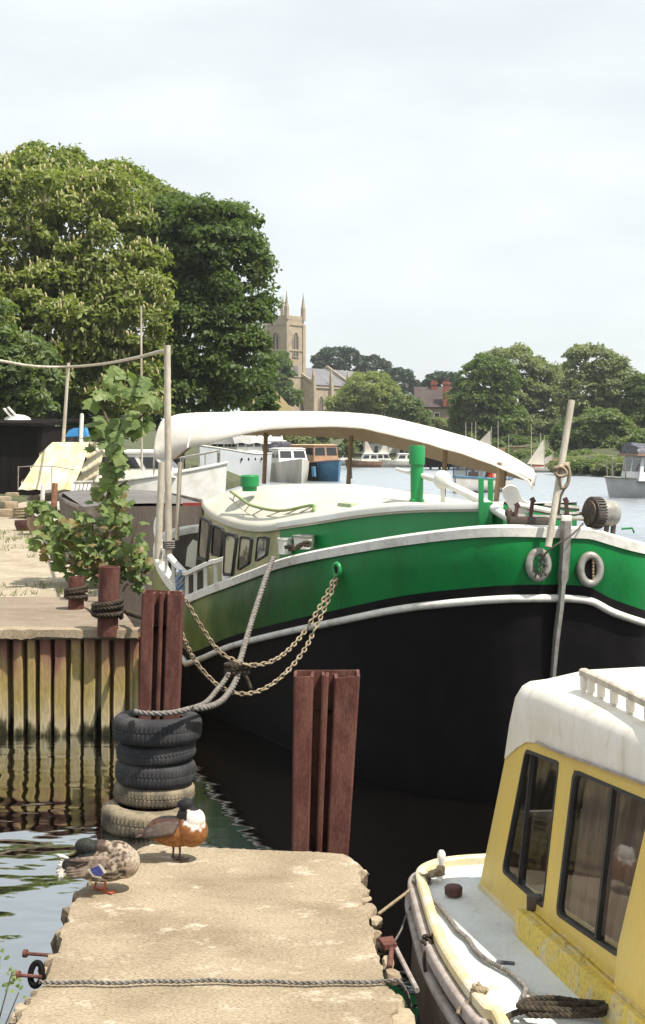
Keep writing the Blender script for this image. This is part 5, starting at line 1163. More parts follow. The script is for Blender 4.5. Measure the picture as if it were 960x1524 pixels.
# ------------------------------------------------------------------ foliage
def leaves(name, centers, radii, per, size, mat, parent, seed, up=.5, flat=.75, aspect=.55, outward=.5, tint=(.2, .8), jitter=.35):
    """leaf-sized folded faces on the shells of many small clumps"""
    g = np.random.default_rng(seed); C_ = np.repeat(np.array(centers, dtype=float), per, 0); Rr = np.repeat(np.array(radii, dtype=float), per, 0)
    N = len(C_); d = g.normal(size=(N, 3)); d /= np.linalg.norm(d, axis=1)[:, None]; d[:, 2] = np.where(d[:, 2] < -.35, -d[:, 2]*.6, d[:, 2])
    rad = Rr * (1 - jitter + jitter * g.random(N)) ; pos = C_ + d * rad[:, None] * np.array([1, 1, flat])
    nr = d*outward + np.array([0, 0, up]) + g.normal(size=(N, 3))*.45; nr /= np.linalg.norm(nr, axis=1)[:, None]
    t = g.normal(size=(N, 3)); t[:, 2] -= .35; t -= nr * (t*nr).sum(1)[:, None]; t /= np.linalg.norm(t, axis=1)[:, None]; s_ = np.cross(nr, t)
    L = size * (.6 + .8*g.random(N)); Wd = L*aspect*(.8 + .4*g.random(N))
    a = pos - t*L[:, None]*.5; b = pos + s_*Wd[:, None]*.5 + nr*L[:, None]*.10 + t*L[:, None]*.08; c = pos + t*L[:, None]*.5 - nr*L[:, None]*.08; e_ = pos - s_*Wd[:, None]*.5 + nr*L[:, None]*.10 + t*L[:, None]*.08
    vs = np.stack([a, b, c, e_], 1).reshape(-1, 3)
    if parent is not None: b0 = BASE[parent.name]
    else: b0 = np.array([vs[:, 0].mean(), vs[:, 1].mean(), vs[:, 2].min()])
    me = bpy.data.meshes.new(name); me.vertices.add(N*4); me.vertices.foreach_set('co', (vs - b0).ravel())
    me.loops.add(N*6); idx = np.arange(N)[:, None]*4 + np.array([[0, 1, 2, 0, 2, 3]]); me.loops.foreach_set('vertex_index', idx.ravel().astype(np.int32))
    me.polygons.add(N*2); me.polygons.foreach_set('loop_start', (np.arange(N*2)*3).astype(np.int32)); me.polygons.foreach_set('loop_total', np.full(N*2, 3, dtype=np.int32))
    at = me.attributes.new('tint', 'FLOAT', 'FACE'); ct = np.repeat(g.random(len(centers)), per)
    tv = tint[0] + (tint[1]-tint[0]) * (.55*g.random(N) + .45*ct); at.data.foreach_set('value', np.repeat(tv, 2).astype(np.float32))
    me.update(); me.validate(); me.materials.append(mat); o = bpy.data.objects.new(name, me); COL.objects.link(o)
    if parent is not None: o.parent = parent
    else: o.location = b0
    BASE[o.name] = b0; return o
def crown_clumps(lobes, n, seed, rr=(.5, .9), inner=.25, facing=True, cav=True):
    g = random.Random(seed); C_, Rr = [], []; tot = sum(l[3]*l[5] for l in lobes)
    for (x, y, z, rx, ry, rz) in lobes:
        for k in range(max(4, int(n * rx*rz / tot))):
            while True:
                u, v_, w_ = g.gauss(0, 1), g.gauss(0, 1), g.gauss(0, 1); L = math.sqrt(u*u + v_*v_ + w_*w_)
                u, v_, w_ = u/L, v_/L, w_/L
                if w_ > -.75 and (not facing or v_ < .55): break
            f = 1 - inner*g.random()**2 + (.10*(g.random() - .3))
            if cav and f > .86 and nz3((x + rx*u, y + ry*v_, z + rz*w_), .42*60/max(60, y), seed) < -.20: f *= .80
            C_.append((x + rx*u*f, y + ry*v_*f, z + rz*w_*f)); Rr.append(g.uniform(*rr))
    return C_, Rr
def trunk(root, base, h, r_, lobes, seed, n_limb=5):
    g = random.Random(seed); b = V(base); top = b + V((0, 0, h)); mb = MB()
    mb.tube([b - V((0, 0, .3)), b + V((0, 0, h*.3)), b + V((g.uniform(-.2, .2), 0, h*.65)), top], [r_*1.25, r_, r_*.8, r_*.45], 10)
    for k in range(n_limb):
        l = lobes[k % len(lobes)]; s_ = b.lerp(top, g.uniform(.45, .95)); e_ = V((l[0] + l[3]*g.uniform(-.5, .5), l[1] + l[4]*g.uniform(-.5, .3), l[2] + l[5]*g.uniform(-.2, .6)))
        m_ = s_.lerp(e_, .5) + V((0, 0, -.15*h*.3)); mb.tube(smooth_path([s_, m_, e_], 4), [r_*.42*(1 - .85*i/8) for i in range(9)], 7)
    return mb.build('trunk', m_bark, root, smooth=60)
def tree(label, base, lobes, n, per, size, mat, seed, th, tr, group='trees on the river banks', rr=(.5, .9), name='tree', cat='tree', up=.5, flat=.75, **kw):
    root = thing(name, label, cat, base, group); C_, Rr = crown_clumps(lobes, n, seed, rr)
    leaves('crown', C_, Rr, per, size, mat, root, seed, up=up, flat=flat, **kw); trunk(root, base, th, tr, lobes, seed); return root, C_, Rr
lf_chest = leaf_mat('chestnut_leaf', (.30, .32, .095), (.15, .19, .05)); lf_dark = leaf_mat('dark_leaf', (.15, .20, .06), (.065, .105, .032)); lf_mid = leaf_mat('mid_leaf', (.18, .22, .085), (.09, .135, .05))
lf_will = leaf_mat('willow_leaf', (.30, .33, .14), (.18, .215, .085)); lf_oli = leaf_mat('olive_leaf', (.27, .29, .15), (.15, .18, .085)); lf_ever = leaf_mat('evergreen_leaf', (.045, .078, .036), (.022, .045, .022), trans=.15)
lf_sap = leaf_mat('sapling_leaf', (.19, .24, .08), (.095, .15, .04), trans=.3); lf_brown = leaf_mat('dry_leaf', (.22, .17, .06), (.13, .09, .04), trans=.2)
def lob(x, y, rx, ry, d, dep=None):
    """lobe from its outline in the photo: centre, half sizes, at distance d"""
    p = P(x, y, d); return (p.x, p.y, p.z, rx/F*d, dep or rx/F*d, ry/F*d)
# the chestnut group on the left
gr_t = 'tall trees on the left bank'
D = 58; lobes = [lob(40, 330, 120, 92, D, 3), lob(150, 360, 85, 90, D, 2.6), lob(60, 500, 130, 95, D-1, 3), lob(175, 475, 75, 95, D-.5, 2.4), lob(-60, 420, 130, 170, D, 3), lob(190, 575, 55, 60, D-.5, 2), lob(100, 570, 75, 52, D-.5, 2), lob(20, 560, 70, 55, D, 2), lob(85, 430, 75, 60, D + 1.5, 2), lob(70, 490, 80, 50, D + 1, 2)]
root, C_, Rr = tree('big horse chestnut in cream flower filling the left edge of the photo', (P(60, 0, D).x, D + 1, 1.6), lobes, 820, 95, .275, lf_chest, 11, 5.5, .42, gr_t, rr=(.28, 1.05), up=.35)
g = random.Random(5); mb = MB()
for c, r_ in zip(C_, Rr):
    if c[2] < 4.2: continue
    for k in range(g.choice((2, 3, 3, 4, 5))):
        a = g.uniform(0, 6.28); e_ = g.uniform(.05, .95)
        p = V(c) + V((math.cos(a)*r_*.85*(1-e_*.5), -abs(math.sin(a))*r_*.85*(1-e_*.5), r_*.72*e_)); q = p + V((math.cos(a)*.05, -.06, g.uniform(.16, .30)))
        mb.tube([p, p.lerp(q, .3), p.lerp(q, .7), q], [.025, .055, .04, .01], 5)
tag(mb.build('blossom', m_blossom, root, smooth=180), kind='stuff')
D = 66; lobes = [lob(70, 262, 62, 36, D, 2.4), lob(180, 300, 52, 48, D, 2.2), lob(235, 350, 55, 60, D, 2.2), lob(120, 300, 70, 50, D, 2.4), lob(20, 285, 60, 45, D, 2), lob(230, 430, 55, 80, D, 2)]
tree('dark green tree whose top shows above the flowering chestnut', (P(150, 0, D).x, D + 1, 1.7), lobes, 380, 95, .28, lf_chest, 12, 6, .40, gr_t, rr=(.3, 1.0), tint=(.05, .55))
D = 63; lobes = [lob(305, 362, 68, 68, D, 2.3), lob(345, 440, 56, 100, D, 2.2), lob(300, 500, 64, 100, D, 2.3), lob(355, 555, 46, 66, D-.5, 2), lob(265, 410, 40, 90, D+.5, 2), lob(275, 590, 48, 42, D-.6, 1.8), lob(345, 345, 32, 40, D, 1.5), lob(258, 335, 46, 44, D + 1, 1.8)]
tree('dense dark leafed tree standing right of the chestnut beside the church', (P(255, 0, D).x, D + 1.5, 1.8), lobes, 600, 95, .27, lf_dark, 13, 5, .42, gr_t, rr=(.28, .95), up=.3)
D = 50; lobes = [lob(10, 560, 62, 62, D, 2), lob(-50, 520, 70, 90, D, 2), lob(45, 600, 36, 34, D, 1.3)]
tree('low bright green tree at the left edge under the chestnut', (P(-20, 0, D).x, D + 1, 1.6), lobes, 180, 62, .30, lf_mid, 14, 3.2, .25, gr_t, rr=(.38, .7))
# undergrowth added as a dark backdrop standing for the shade below the crowns
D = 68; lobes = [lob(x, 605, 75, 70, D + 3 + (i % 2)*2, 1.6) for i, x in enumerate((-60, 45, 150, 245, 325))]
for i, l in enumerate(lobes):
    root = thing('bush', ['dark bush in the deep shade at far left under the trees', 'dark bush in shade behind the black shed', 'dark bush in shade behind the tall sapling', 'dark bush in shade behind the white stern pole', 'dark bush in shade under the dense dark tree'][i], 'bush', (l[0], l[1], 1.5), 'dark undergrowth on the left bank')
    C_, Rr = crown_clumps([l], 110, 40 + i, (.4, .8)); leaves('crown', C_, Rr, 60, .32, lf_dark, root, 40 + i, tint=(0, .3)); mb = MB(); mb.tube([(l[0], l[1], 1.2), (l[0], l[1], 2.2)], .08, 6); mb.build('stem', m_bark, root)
# trees round the church
gr_c = 'trees round the church'
D = 205
tree('ivy green tree hiding the left foot of the church tower', (P(415, 0, D).x, D, 4), [lob(412, 560, 22, 32, D, 3), lob(430, 588, 18, 20, D, 2.5), lob(404, 600, 12, 24, D, 2.5)], 102, 82, 0.60, lf_dark, 21, 5, .3, gr_c, rr=(.8, 1.5))
tree('broad dark evergreen behind the church nave', (P(520, 0, 340).x, 342, 6), [lob(510, 545, 40, 24, 340, 5), lob(495, 540, 24, 18, 340, 4), lob(553, 550, 28, 20, 340, 4)], 119, 60, 1.1, lf_ever, 22, 9, .5, gr_c, rr=(1.0, 1.9), flat=.7)
tree('dark tree right of the evergreen with a rounded top', (P(597, 0, 330).x, 332, 6), [lob(597, 585, 27, 42, 330, 5), lob(618, 620, 18, 30, 330, 4), lob(585, 570, 18, 20, 330, 4)], 127, 60, 1.05, lf_ever, 23, 8, .45, gr_c, rr=(1.0, 1.9))
tree('pale feathery willow in front of the church nave', (P(545, 0, 185).x, 186, 2), [lob(545, 590, 42, 32, 185, 4), lob(520, 602, 30, 20, 185, 3), lob(570, 606, 24, 26, 185, 3), lob(498, 605, 14, 12, 185, 2)], 187, 90, 0.50, lf_will, 24, 5, .3, gr_c, rr=(.7, 1.3), aspect=.28)
tree('small round green bush right of the willow', (P(608, 0, 180).x, 181, 2), [lob(606, 612, 20, 20, 180, 2.5), lob(618, 628, 22, 16, 180, 2.5)], 68, 75, 0.48, lf_mid, 25, 3, .2, gr_c, rr=(.7, 1.2))
tree('dark tree behind the chimneys of the brick house', (P(660, 0, 265).x, 266, 7), [lob(660, 572, 22, 14, 265, 4), lob(640, 588, 14, 16, 265, 3)], 51, 55, .9, lf_ever, 26, 6, .4, gr_c, rr=(1.0, 1.6))
tree('olive shrub below the brick house', (P(655, 0, 185).x, 186, 2), [lob(650, 640, 26, 16, 185, 2), lob(675, 645, 22, 16, 185, 2)], 51, 75, 0.48, lf_oli, 27, 2, .15, gr_c, rr=(.6, 1.1))
# far bank on the right
gr_r = 'trees along the far bank on the right'
tree('dense dark green tree with a pointed top left on the far bank', (P(722, 0, 170).x, 171, 2), [lob(728, 566, 36, 34, 170, 4), lob(716, 598, 44, 40, 170, 4), lob(728, 636, 52, 34, 170, 4), lob(712, 650, 30, 28, 169, 3)], 255, 90, 0.53, lf_dark, 31, 7, .4, gr_r, rr=(.7, 1.4), tint=(.3, 1))
tree('tall olive tree right of the dense dark one', (P(778, 0, 178).x, 179, 2), [lob(762, 552, 42, 34, 178, 4), lob(798, 570, 38, 34, 178, 4), lob(772, 605, 46, 44, 176, 4), lob(815, 615, 34, 50, 176, 4), lob(780, 650, 60, 34, 174, 4)], 306, 90, 0.53, lf_oli, 32, 8, .4, gr_r, rr=(.7, 1.4))
tree('thin airy tree showing sky between olive tree and tall plane', (P(828, 0, 190).x, 191, 2), [lob(838, 572, 24, 26, 190, 3), lob(842, 600, 28, 36, 190, 3), lob(836, 640, 30, 36, 190, 3)], 102, 60, 0.53, lf_oli, 33, 8, .3, gr_r, rr=(.8, 1.5))
tree('tall round topped plane tree with gaps of sky', (P(886, 0, 165).x, 166, 2), [lob(886, 552, 46, 36, 165, 4), lob(872, 590, 40, 36, 165, 4), lob(915, 590, 34, 40, 165, 4), lob(890, 630, 50, 36, 165, 4)], 280, 72, 0.50, lf_oli, 34, 9, .45, gr_r, rr=(.7, 1.3), tint=(.1, .8))
tree('slim dark conifer like tree at the right edge', (P(948, 0, 160).x, 161, 2), [lob(948, 600, 16, 40, 160, 2.5), lob(962, 620, 26, 46, 160, 3), lob(940, 640, 22, 36, 160, 3)], 153, 82, 0.48, lf_dark, 35, 8, .35, gr_r, rr=(.6, 1.2))
tree('rounded lighter green tree low on the right bank', (P(900, 0, 140).x, 141, 2), [lob(900, 640, 40, 30, 140, 3), lob(926, 655, 30, 26, 140, 2.6), lob(876, 650, 26, 26, 140, 2.4), lob(905, 668, 40, 18, 139, 2)], 238, 90, 0.42, lf_mid, 36, 4, .3, gr_r, rr=(.55, 1.0), tint=(.4, 1))
tree('dark pointed bush behind the leaning bow bar', (P(845, 0, 142).x, 143, 1.5), [lob(848, 665, 24, 34, 142, 2), lob(838, 690, 30, 16, 142, 2), lob(858, 688, 18, 18, 142, 2)], 119, 90, 0.40, lf_dark, 37, 3, .25, gr_r, rr=(.5, 1.0))
tree('low dark tree above the far mooring', (P(770, 0, 160).x, 161, 1.5), [lob(765, 670, 36, 20, 160, 2), lob(802, 676, 30, 20, 160, 2), lob(735, 672, 30, 14, 160, 2)], 136, 82, 0.44, lf_dark, 38, 3, .25, gr_r, rr=(.6, 1.1))
tree('dark hedge bush at the right edge of the far bank', (P(955, 0, 132).x, 133, 1.5), [lob(958, 672, 30, 26, 132, 2), lob(940, 690, 30, 12, 132, 2)], 119, 82, 0.40, lf_mid, 39, 3, .25, gr_r, rr=(.5, .9))
# low green along the water's edge
gr_b = 'waterside bushes'
for i, (x, y, rx, ry, d, mt, lb) in enumerate(((455, 655, 34, 24, 140, lf_oli, 'olive waterside bush just right of the first awning post'), (500, 662, 30, 22, 150, lf_oli, 'olive waterside bush left of the second awning post'), (428, 668, 20, 18, 120, lf_dark, 'dark waterside bush behind the white cruisers'), (550, 662, 30, 14, 190, lf_dark, 'dark bush above the far moored boats'), (890, 692, 34, 9, 126, lf_oli, 'grassy low bush on the right shore'), (590, 650, 24, 14, 190, lf_mid, 'green bush beside the white sheds on the far shore'), (762, 690, 26, 14, 138, lf_dark, 'dark bush just right of the canopy end on the far shore'), (800, 686, 26, 16, 139, lf_oli, 'olive bush behind the small white sails'), (832, 688, 22, 14, 134, lf_dark, 'dark bush behind the shackle of the bow bar'), (868, 690, 20, 12, 131, lf_mid, 'mid green bush between the bow bar and the trip boat'), (735, 684, 24, 14, 142, lf_dark, 'dark bush behind the roof of the blue motor launch'), (705, 680, 26, 14, 145, lf_dark, 'dark bush above the black landing stage'), (880, 697, 26, 7, 114, lf_mid, 'low bush at the water edge left of the trip boat'), (915, 698, 24, 8, 110, lf_oli, 'olive bush at the water edge right behind the trip boat bow'), (955, 694, 30, 12, 112, lf_mid, 'bush at the water edge behind the trip boat roof'), (846, 695, 20, 7, 117, lf_oli, 'low olive bush at the water edge right of the bow bar'), (920, 694, 30, 9, 124, lf_mid, 'low bright bush near the trip boat on the right shore'))):
    root = thing('bush', lb, 'bush', (P(x, y, d).x, d, 1.0), gr_b); l = lob(x, y, rx, ry, d, 2); C_, Rr = crown_clumps([l], 36, 60 + i, (.5, 1.0)); leaves('crown', C_, Rr, 55, .5 if d > 130 else .4, mt, root, 60 + i)
    mb = MB(); p = P(x, y, d); mb.tube([(p.x, p.y, .6), (p.x, p.y, max(1, p.z))], .08, 6); mb.build('stem', m_bark, root)
# ------------------------------------------------------------------ the big leaved sapling on the quay
sp = G(158, 872, QZ); sap = thing('sapling', 'tall sapling with big lobed leaves growing at the quay edge beside the bollards', 'sapling', tuple(sp))
g = random.Random(21); mb = MB(); Ds = sp.y
stems = [[(160, 872), (157, 800), (160, 740), (166, 690), (172, 640), (182, 590), (190, 545)], [(158, 872), (140, 810), (138, 770)], [(160, 870), (130, 830), (95, 800), (66, 782)], [(158, 868), (190, 820), (205, 780)], [(156, 850), (110, 840), (70, 832)], [(160, 860), (200, 850), (215, 830)], [(170, 650), (150, 600), (146, 570)], [(172, 645), (210, 620), (226, 600)], [(161, 735), (190, 715)]]
for s_ in stems:
    pth_ = smooth_path([P(x, y, Ds + g.uniform(-.15, .15)) for x, y in s_], 4); n = len(pth_); mb.tube(pth_, [.022*(1 - .75*i/n) for i in range(n)], 6)
mb.build('stem', m_twig, sap, smooth=60)
def lobed(mbv, mbf, tints, c, size, nrm, spin, tint):
    q = V((0, 0, 1)).rotation_difference(nrm); k0 = len(mbv); out_ = [(0, -.42), (.22, -.40), (.50, -.32), (.42, -.08), (.62, .12), (.36, .20), (.22, .42), (0, .62), (-.22, .42), (-.36, .20), (-.62, .12), (-.42, -.08), (-.50, -.32), (-.22, -.40)]
    bd = .25 + .5*((k0*7919) % 13)/13; pts = [(0, -.05, .05)] + [(x, y, -bd*(x*x + .6*y*y) + .05*math.sin(7*x + k0)) for x, y in out_]
    rz = Matrix.Rotation(spin, 3, 'Z')
    for p in pts: mbv.append(tuple(c + q @ (rz @ (V(p)*size))))
    n = len(out_)
    for i in range(n): mbf.append((k0, k0 + 1 + i, k0 + 1 + (i+1) % n)); tints.append(tint)
def leafset(name, spec, mat, seed, tr=(.2, 1)):
    g = random.Random(seed); vs, fs, tn = [], [], []
    for (x, y, rx, ry, n, s0, s1) in spec:
        for k in range(n):
            a = g.uniform(0, 6.28); r_ = math.sqrt(g.random()); px, py = x + rx*r_*math.cos(a), y + ry*r_*math.sin(a); d = Ds + g.uniform(-.45, .35)*min(1, rx/40)
            nr = V((g.gauss(.15, .45), g.gauss(-.65, .4), g.gauss(.75, .35))).normalized(); lobed(vs, fs, tn, P(px, py, d), g.uniform(s0, s1), nr, g.gauss(math.pi, .7), g.uniform(*tr))
    o = mesh_obj(name, vs, fs, mat, sap, smooth=0, recalc=False); at = o.data.attributes.new('tint', 'FLOAT', 'FACE'); at.data.foreach_set('value', tn); return o
leafset('foliage', [(190, 566, 36, 26, 15, .12, .22), (182, 612, 54, 36, 28, .13, .26), (178, 658, 54, 28, 22, .13, .24), (168, 695, 24, 24, 13, .12, .20), (165, 742, 36, 24, 26, .10, .18), (150, 788, 70, 28, 110, .08, .16), (95, 805, 50, 26, 75, .08, .16), (70, 775, 22, 24, 24, .08, .15), (150, 838, 70, 32, 140, .08, .16), (205, 845, 22, 36, 46, .08, .16), (218, 605, 18, 44, 9, .14, .22)], lf_sap, 3)
dry = leafset('dry_leaves', [(130, 810, 76, 44, 90, .07, .13), (160, 745, 30, 20, 16, .09, .14), (190, 840, 34, 36, 30, .07, .13), (170, 700, 14, 20, 8, .08, .12)], lf_brown, 4)
# grass tufts and weeds on the quay
g = np.random.default_rng(4); N = 2600; vs = []; fs = []; tn = []
bands = [(14.9, 16.8, -12, -2.5, 160), (17.5, 19.3, -10, -3.1, 110), (21, 23, -12, -4, 350), (24, 28, -12, -5.2, 400)]
for y0, y1, x0, x1, n in bands:
    for k in range(n):
        cx0 = x0 + (x1-x0)*g.random(); cy0 = y0 + (y1-y0)*g.random()
        if nz3((cx0, cy0, 0), .8, 2) < .0: continue
        for b_ in range(5):
            p = V((cx0 + g.normal()*.06, cy0 + g.normal()*.06, QZ + .01)); h = .03 + .05*g.random(); dx, dy = g.normal()*.05, g.normal()*.05; k0 = len(vs); w0_ = .008
            vs += [(p.x - w0_, p.y, p.z - .02), (p.x + w0_, p.y, p.z - .02), (p.x + dx, p.y + dy, p.z + h)]; fs.append((k0, k0+1, k0+2)); tn.append(g.random())
lf_grass = leaf_mat('grass_blade', (.20, .21, .08), (.12, .14, .05))
o = mesh_obj('grass', vs, fs, lf_grass, None, smooth=0, recalc=False); at = o.data.attributes.new('tint', 'FLOAT', 'FACE'); at.data.foreach_set('value', tn); tag(o, 'sparse yellowing grass growing in the cracks of the quay surface', 'grass', kind='stuff')
# weed at the bottom left corner of the photo
wb = V((-1.28, 5.05, .22)); weed = thing('weed', 'blurred yellow green weed at the bottom left by the jetty edge', 'weed', tuple(wb)); vs, fs, tn = [], [], []
mb = MB(); g2 = random.Random(2)
for k in range(6):
    e_ = P(g2.uniform(-14, 30), g2.uniform(1415, 1480), 5.0); mb.tube([wb, wb.lerp(e_, .5) + V((0, 0, .04)), e_], [.004, .003, .002], 5)
    for j in range(4): lobed(vs, fs, tn, e_ + V((g2.gauss(0, .02), g2.gauss(0, .02), g2.gauss(0, .02))), g2.uniform(.014, .024), V((g2.gauss(0, .5), -.5, .8)).normalized(), g2.uniform(0, 6), g2.random())
mb.build('stalks', m_twig, weed); o = mesh_obj('leaf_sprays', vs, fs, lf_sap, weed, smooth=0, recalc=False); at = o.data.attributes.new('tint', 'FLOAT', 'FACE'); at.data.foreach_set('value', tn)
# ------------------------------------------------------------------ church
ang = math.atan2(.79, .61); U = V((math.cos(ang), math.sin(ang), 0)); VV = V((-U.y, U.x, 0)); Rz = ang
ch = thing('church', 'stone church with a pinnacled square tower and long slate roofed nave beyond the trees', 'church', (-6, 296, 4))
def arch(mb, c, right, outn, w_, h, off, m=0, n=8):
    """pointed arch panel"""
    pts = [c - right*w_/2, c + right*w_/2]; sp = h*.55
    for k in range(n + 1):
        t = k/n; pts.append(c + right*(w_/2)*math.cos(t*math.pi/2)**.8 + V((0, 0, sp + (h - sp)*math.sin(t*math.pi/2))))
    for k in range(1, n + 1):
        t = 1 - k/n; pts.append(c - right*(w_/2)*math.cos(t*math.pi/2)**.8 + V((0, 0, sp + (h - sp)*math.sin(t*math.pi/2))))
    mb.add([p + outn*off for p in pts], [tuple(range(len(pts)))], m); return [p + outn*off for p in pts]
tc_ = V((-8.2, 291.7, 0)); S = 2.95; TOP = 29.3
mb = MB(); mb.box(tc_ + V((0, 0, (TOP+3)/2)), (2*S, 2*S, TOP-3), Rz)
for z in (17.2, 22.8, 28.3): mb.box(tc_ + V((0, 0, z)), (2*S + .35, 2*S + .35, .35), Rz)
for a in (-1, 1):
    for b in (-1, 1):
        mb.box(tc_ + U*a*(S - .15) + VV*b*(S - .15) + V((0, 0, 14)), (.9, .9, 29), Rz)
tw = mb.build('tower', m_stone, ch, smooth=0)
mb = MB()
for a in (-1, 1):
    mb.box(tc_ + U*a*(S - .1) + V((0, 0, TOP + .45)), (.25, 2*S, .9), Rz); mb.box(tc_ + VV*a*(S - .1) + V((0, 0, TOP + .451)), (2*S - .3, .25, .9), Rz)
mb.build('parapet', m_stone, tw, smooth=0)
for a, b in ((-1, -1), (1, -1), (-1, 1), (1, 1)):
    c = tc_ + U*a*(S - .1) + VV*b*(S - .1); mb = MB(); mb.box(c + V((0, 0, TOP + 1.4)), (.75, .75, 2.8), Rz); mb.lathe([(.48, 0), (.40, .15), (.05, 3.0), (.12, 3.1), (0, 3.3)], c + V((0, 0, TOP + 2.8)), 4); mb.build('pinnacle', m_stone, tw, smooth=0)
for n_, r_ in ((-VV, U), (-U, -VV)):
    c = tc_ + n_*S + V((0, 0, 21.3)); mb = MB(); o0 = arch(mb, c, r_, n_, 2.0, 5.4, .06); win_ = mb.build('belfry_window', m_interior, tw, smooth=0)
    mb = MB(); mb.tube([p + n_*.04 for p in o0], .16, 6, closed=True); mb.bar(c + n_*.12, c + n_*.12 + V((0, 0, 5.0)), .22, .15)
    mb.build('tracery', m_stone, win_)
c = tc_ - VV*S + V((0, 0, 18.5)); mb = MB(); mb.plate([c + U*x - VV*.08 + V((0, 0, z)) for x, z in ((-.8, -.9), (.8, -.9), (.8, .9), (-.8, .9))], .1); mb.build('clock_face', m_slate, tw)
c0 = V((-2.3, 290, 0)); L_, Wn = 24.0, 13.0; EV, RG = 15.5, 19.4
a, b = c0, c0 + VV*Wn
mb = MB()
mb.loft([[V((p.x, p.y, 3)) for p in (a, a + U*L_, b + U*L_, b)], [V((p.x, p.y, EV)) for p in (a, a + U*L_, b + U*L_, b)]], close=True)
mid = (a + b)/2
for q in (V((0, 0, 0)), U*L_): mb.add([a + q + V((0, 0, EV)), b + q + V((0, 0, EV)), mid + q + V((0, 0, RG))], [(0, 1, 2)])
mb.box(a + U*L_/2 - VV*.12 + V((0, 0, 14.9)), (L_, .3, .35), Rz); nave = mb.build('nave', m_stone, ch, smooth=0)
mb = MB(); e_ = .35
mb.loft([[a - VV*e_ + V((0, 0, EV - .1)), mid + V((0, 0, RG + .12)), b + VV*e_ + V((0, 0, EV - .1))], [a + U*L_ - VV*e_ + V((0, 0, EV - .1)), mid + U*L_ + V((0, 0, RG + .12)), b + U*L_ + VV*e_ + V((0, 0, EV - .1))]]); mb.build('nave_roof', m_slate, ch, smooth=0)
for q in (U*-.1, U*L_*.58):
    mb = MB(); mb.bar(a + q - VV*.5 + V((0, 0, EV + .25)), mid + q + V((0, 0, RG + .7)), .5, .5); mb.bar(b + q + V((0, 0, EV + .25)), mid + q + V((0, 0, RG + .7)), .5, .5); mb.build('gable_coping', m_stone, ch)
for k, t in enumerate((0.0, .26, .52, .78, 1.0)):
    p = a + U*L_*t - VV*.45; mb = MB(); mb.box(p + V((0, 0, 9)), (.8, .9, 13), Rz); mb.box(p + V((0, 0, 16.4)), (.55, .55, 1.8), Rz); mb.lathe([(.42, 0), (.04, 1.6), (0, 1.7)], p + V((0, 0, 17.3)), 4); mb.build('buttress', m_stone, nave, smooth=0)
for t in (.13, .39, .65, .89):
    c = a + U*L_*t + V((0, 0, 8.0)); mb = MB(); o0 = arch(mb, c, U, -VV, 1.7, 5.0, .05); wn = mb.build('nave_window', m_interior, nave, smooth=0)
    mb = MB(); mb.tube([p - VV*.05 for p in o0], .14, 6, closed=True); mb.bar(c - VV*.1, c - VV*.1 + V((0, 0, 4.6)), .18, .12); mb.build('tracery', m_stone, wn)
c = a + VV*3.2 + V((0, 0, 6.5)); mb = MB(); o0 = arch(mb, c, -VV, -U, 2.6, 6.0, .05); wn = mb.build('nave_window', m_interior, nave, smooth=0); mb = MB(); mb.tube([p - U*.05 for p in o0], .2, 6, closed=True); mb.build('tracery', m_stone, wn)
# ------------------------------------------------------------------ house with chimneys
hd = 212; hp = P(655, 0, hd); hs = thing('brick_house', 'grey brown house with dark tiled roof and red brick chimneys between far trees', 'house', (hp.x, hd, 2))
x0, x1 = P(621, 0, hd).x, P(705, 0, hd).x; ev, rg = P(0, 605, hd).z, P(0, 577, hd + 3).z
mb = MB(); y0, y1 = hd, hd + 7
mb.loft([[V((x0, y0, 2)), V((x1, y0, 2)), V((x1, y1, 2)), V((x0, y1, 2))], [V((x0, y0, ev)), V((x1, y0, ev)), V((x1, y1, ev)), V((x0, y1, ev))]], close=True)
for x in (x0, x1): mb.add([(x, y0, ev), (x, y1, ev), (x, (y0+y1)/2, rg)], [(0, 1, 2)])
mb.build('wall', m_brick, hs, smooth=0)
mb = MB(); mb.plate([V((x0 - .3, y0 - .4, ev - .15)), V((x1 + .3, y0 - .4, ev - .15)), V((x1 + .3, (y0+y1)/2, rg + .1)), V((x0 - .3, (y0+y1)/2, rg + .1))], .18); mb.plate([V((x0 - .3, y1 + .4, ev - .15)), V((x1 + .3, y1 + .4, ev - .15)), V((x1 + .3, (y0+y1)/2 + .02, rg + .1)), V((x0 - .3, (y0+y1)/2 + .02, rg + .1))], .18)
rf = mb.build('roof', m_tile, hs, smooth=0)
for px, py, zt, dy in ((664, 603, 572, -.2), (646, 583, 572, 3.2)):
    c = P(px, zt, hd + dy); mb = MB(); mb.box((c.x, hd + dy, (c.z + ev)/2 + .2), (1.0, .8, c.z - ev + .4)); mb.box((c.x, hd + dy, c.z + .1), (1.2, 1.0, .3)); chm = mb.build('chimney', m_redbrick, hs, smooth=0)
    for s_ in (-.25, .25): mb = MB(); mb.lathe([(.14, 0), (.11, .4), (.13, .45), (0, .45)], (c.x + s_, hd + dy, c.z + .25), 8); mb.build('chimney_pot', m_redbrick, chm)
for px in (633, 650):
    c = P(px, 620, hd); mb = MB(); mb.box((c.x, hd - .03, c.z), (.9, .08, 1.3)); wn = mb.build('window', m_white, hs, smooth=0); mb = MB(); mb.box((c.x, hd - .08, c.z), (.7, .04, 1.1)); mb.build('pane', m_glassdark, wn, smooth=0)
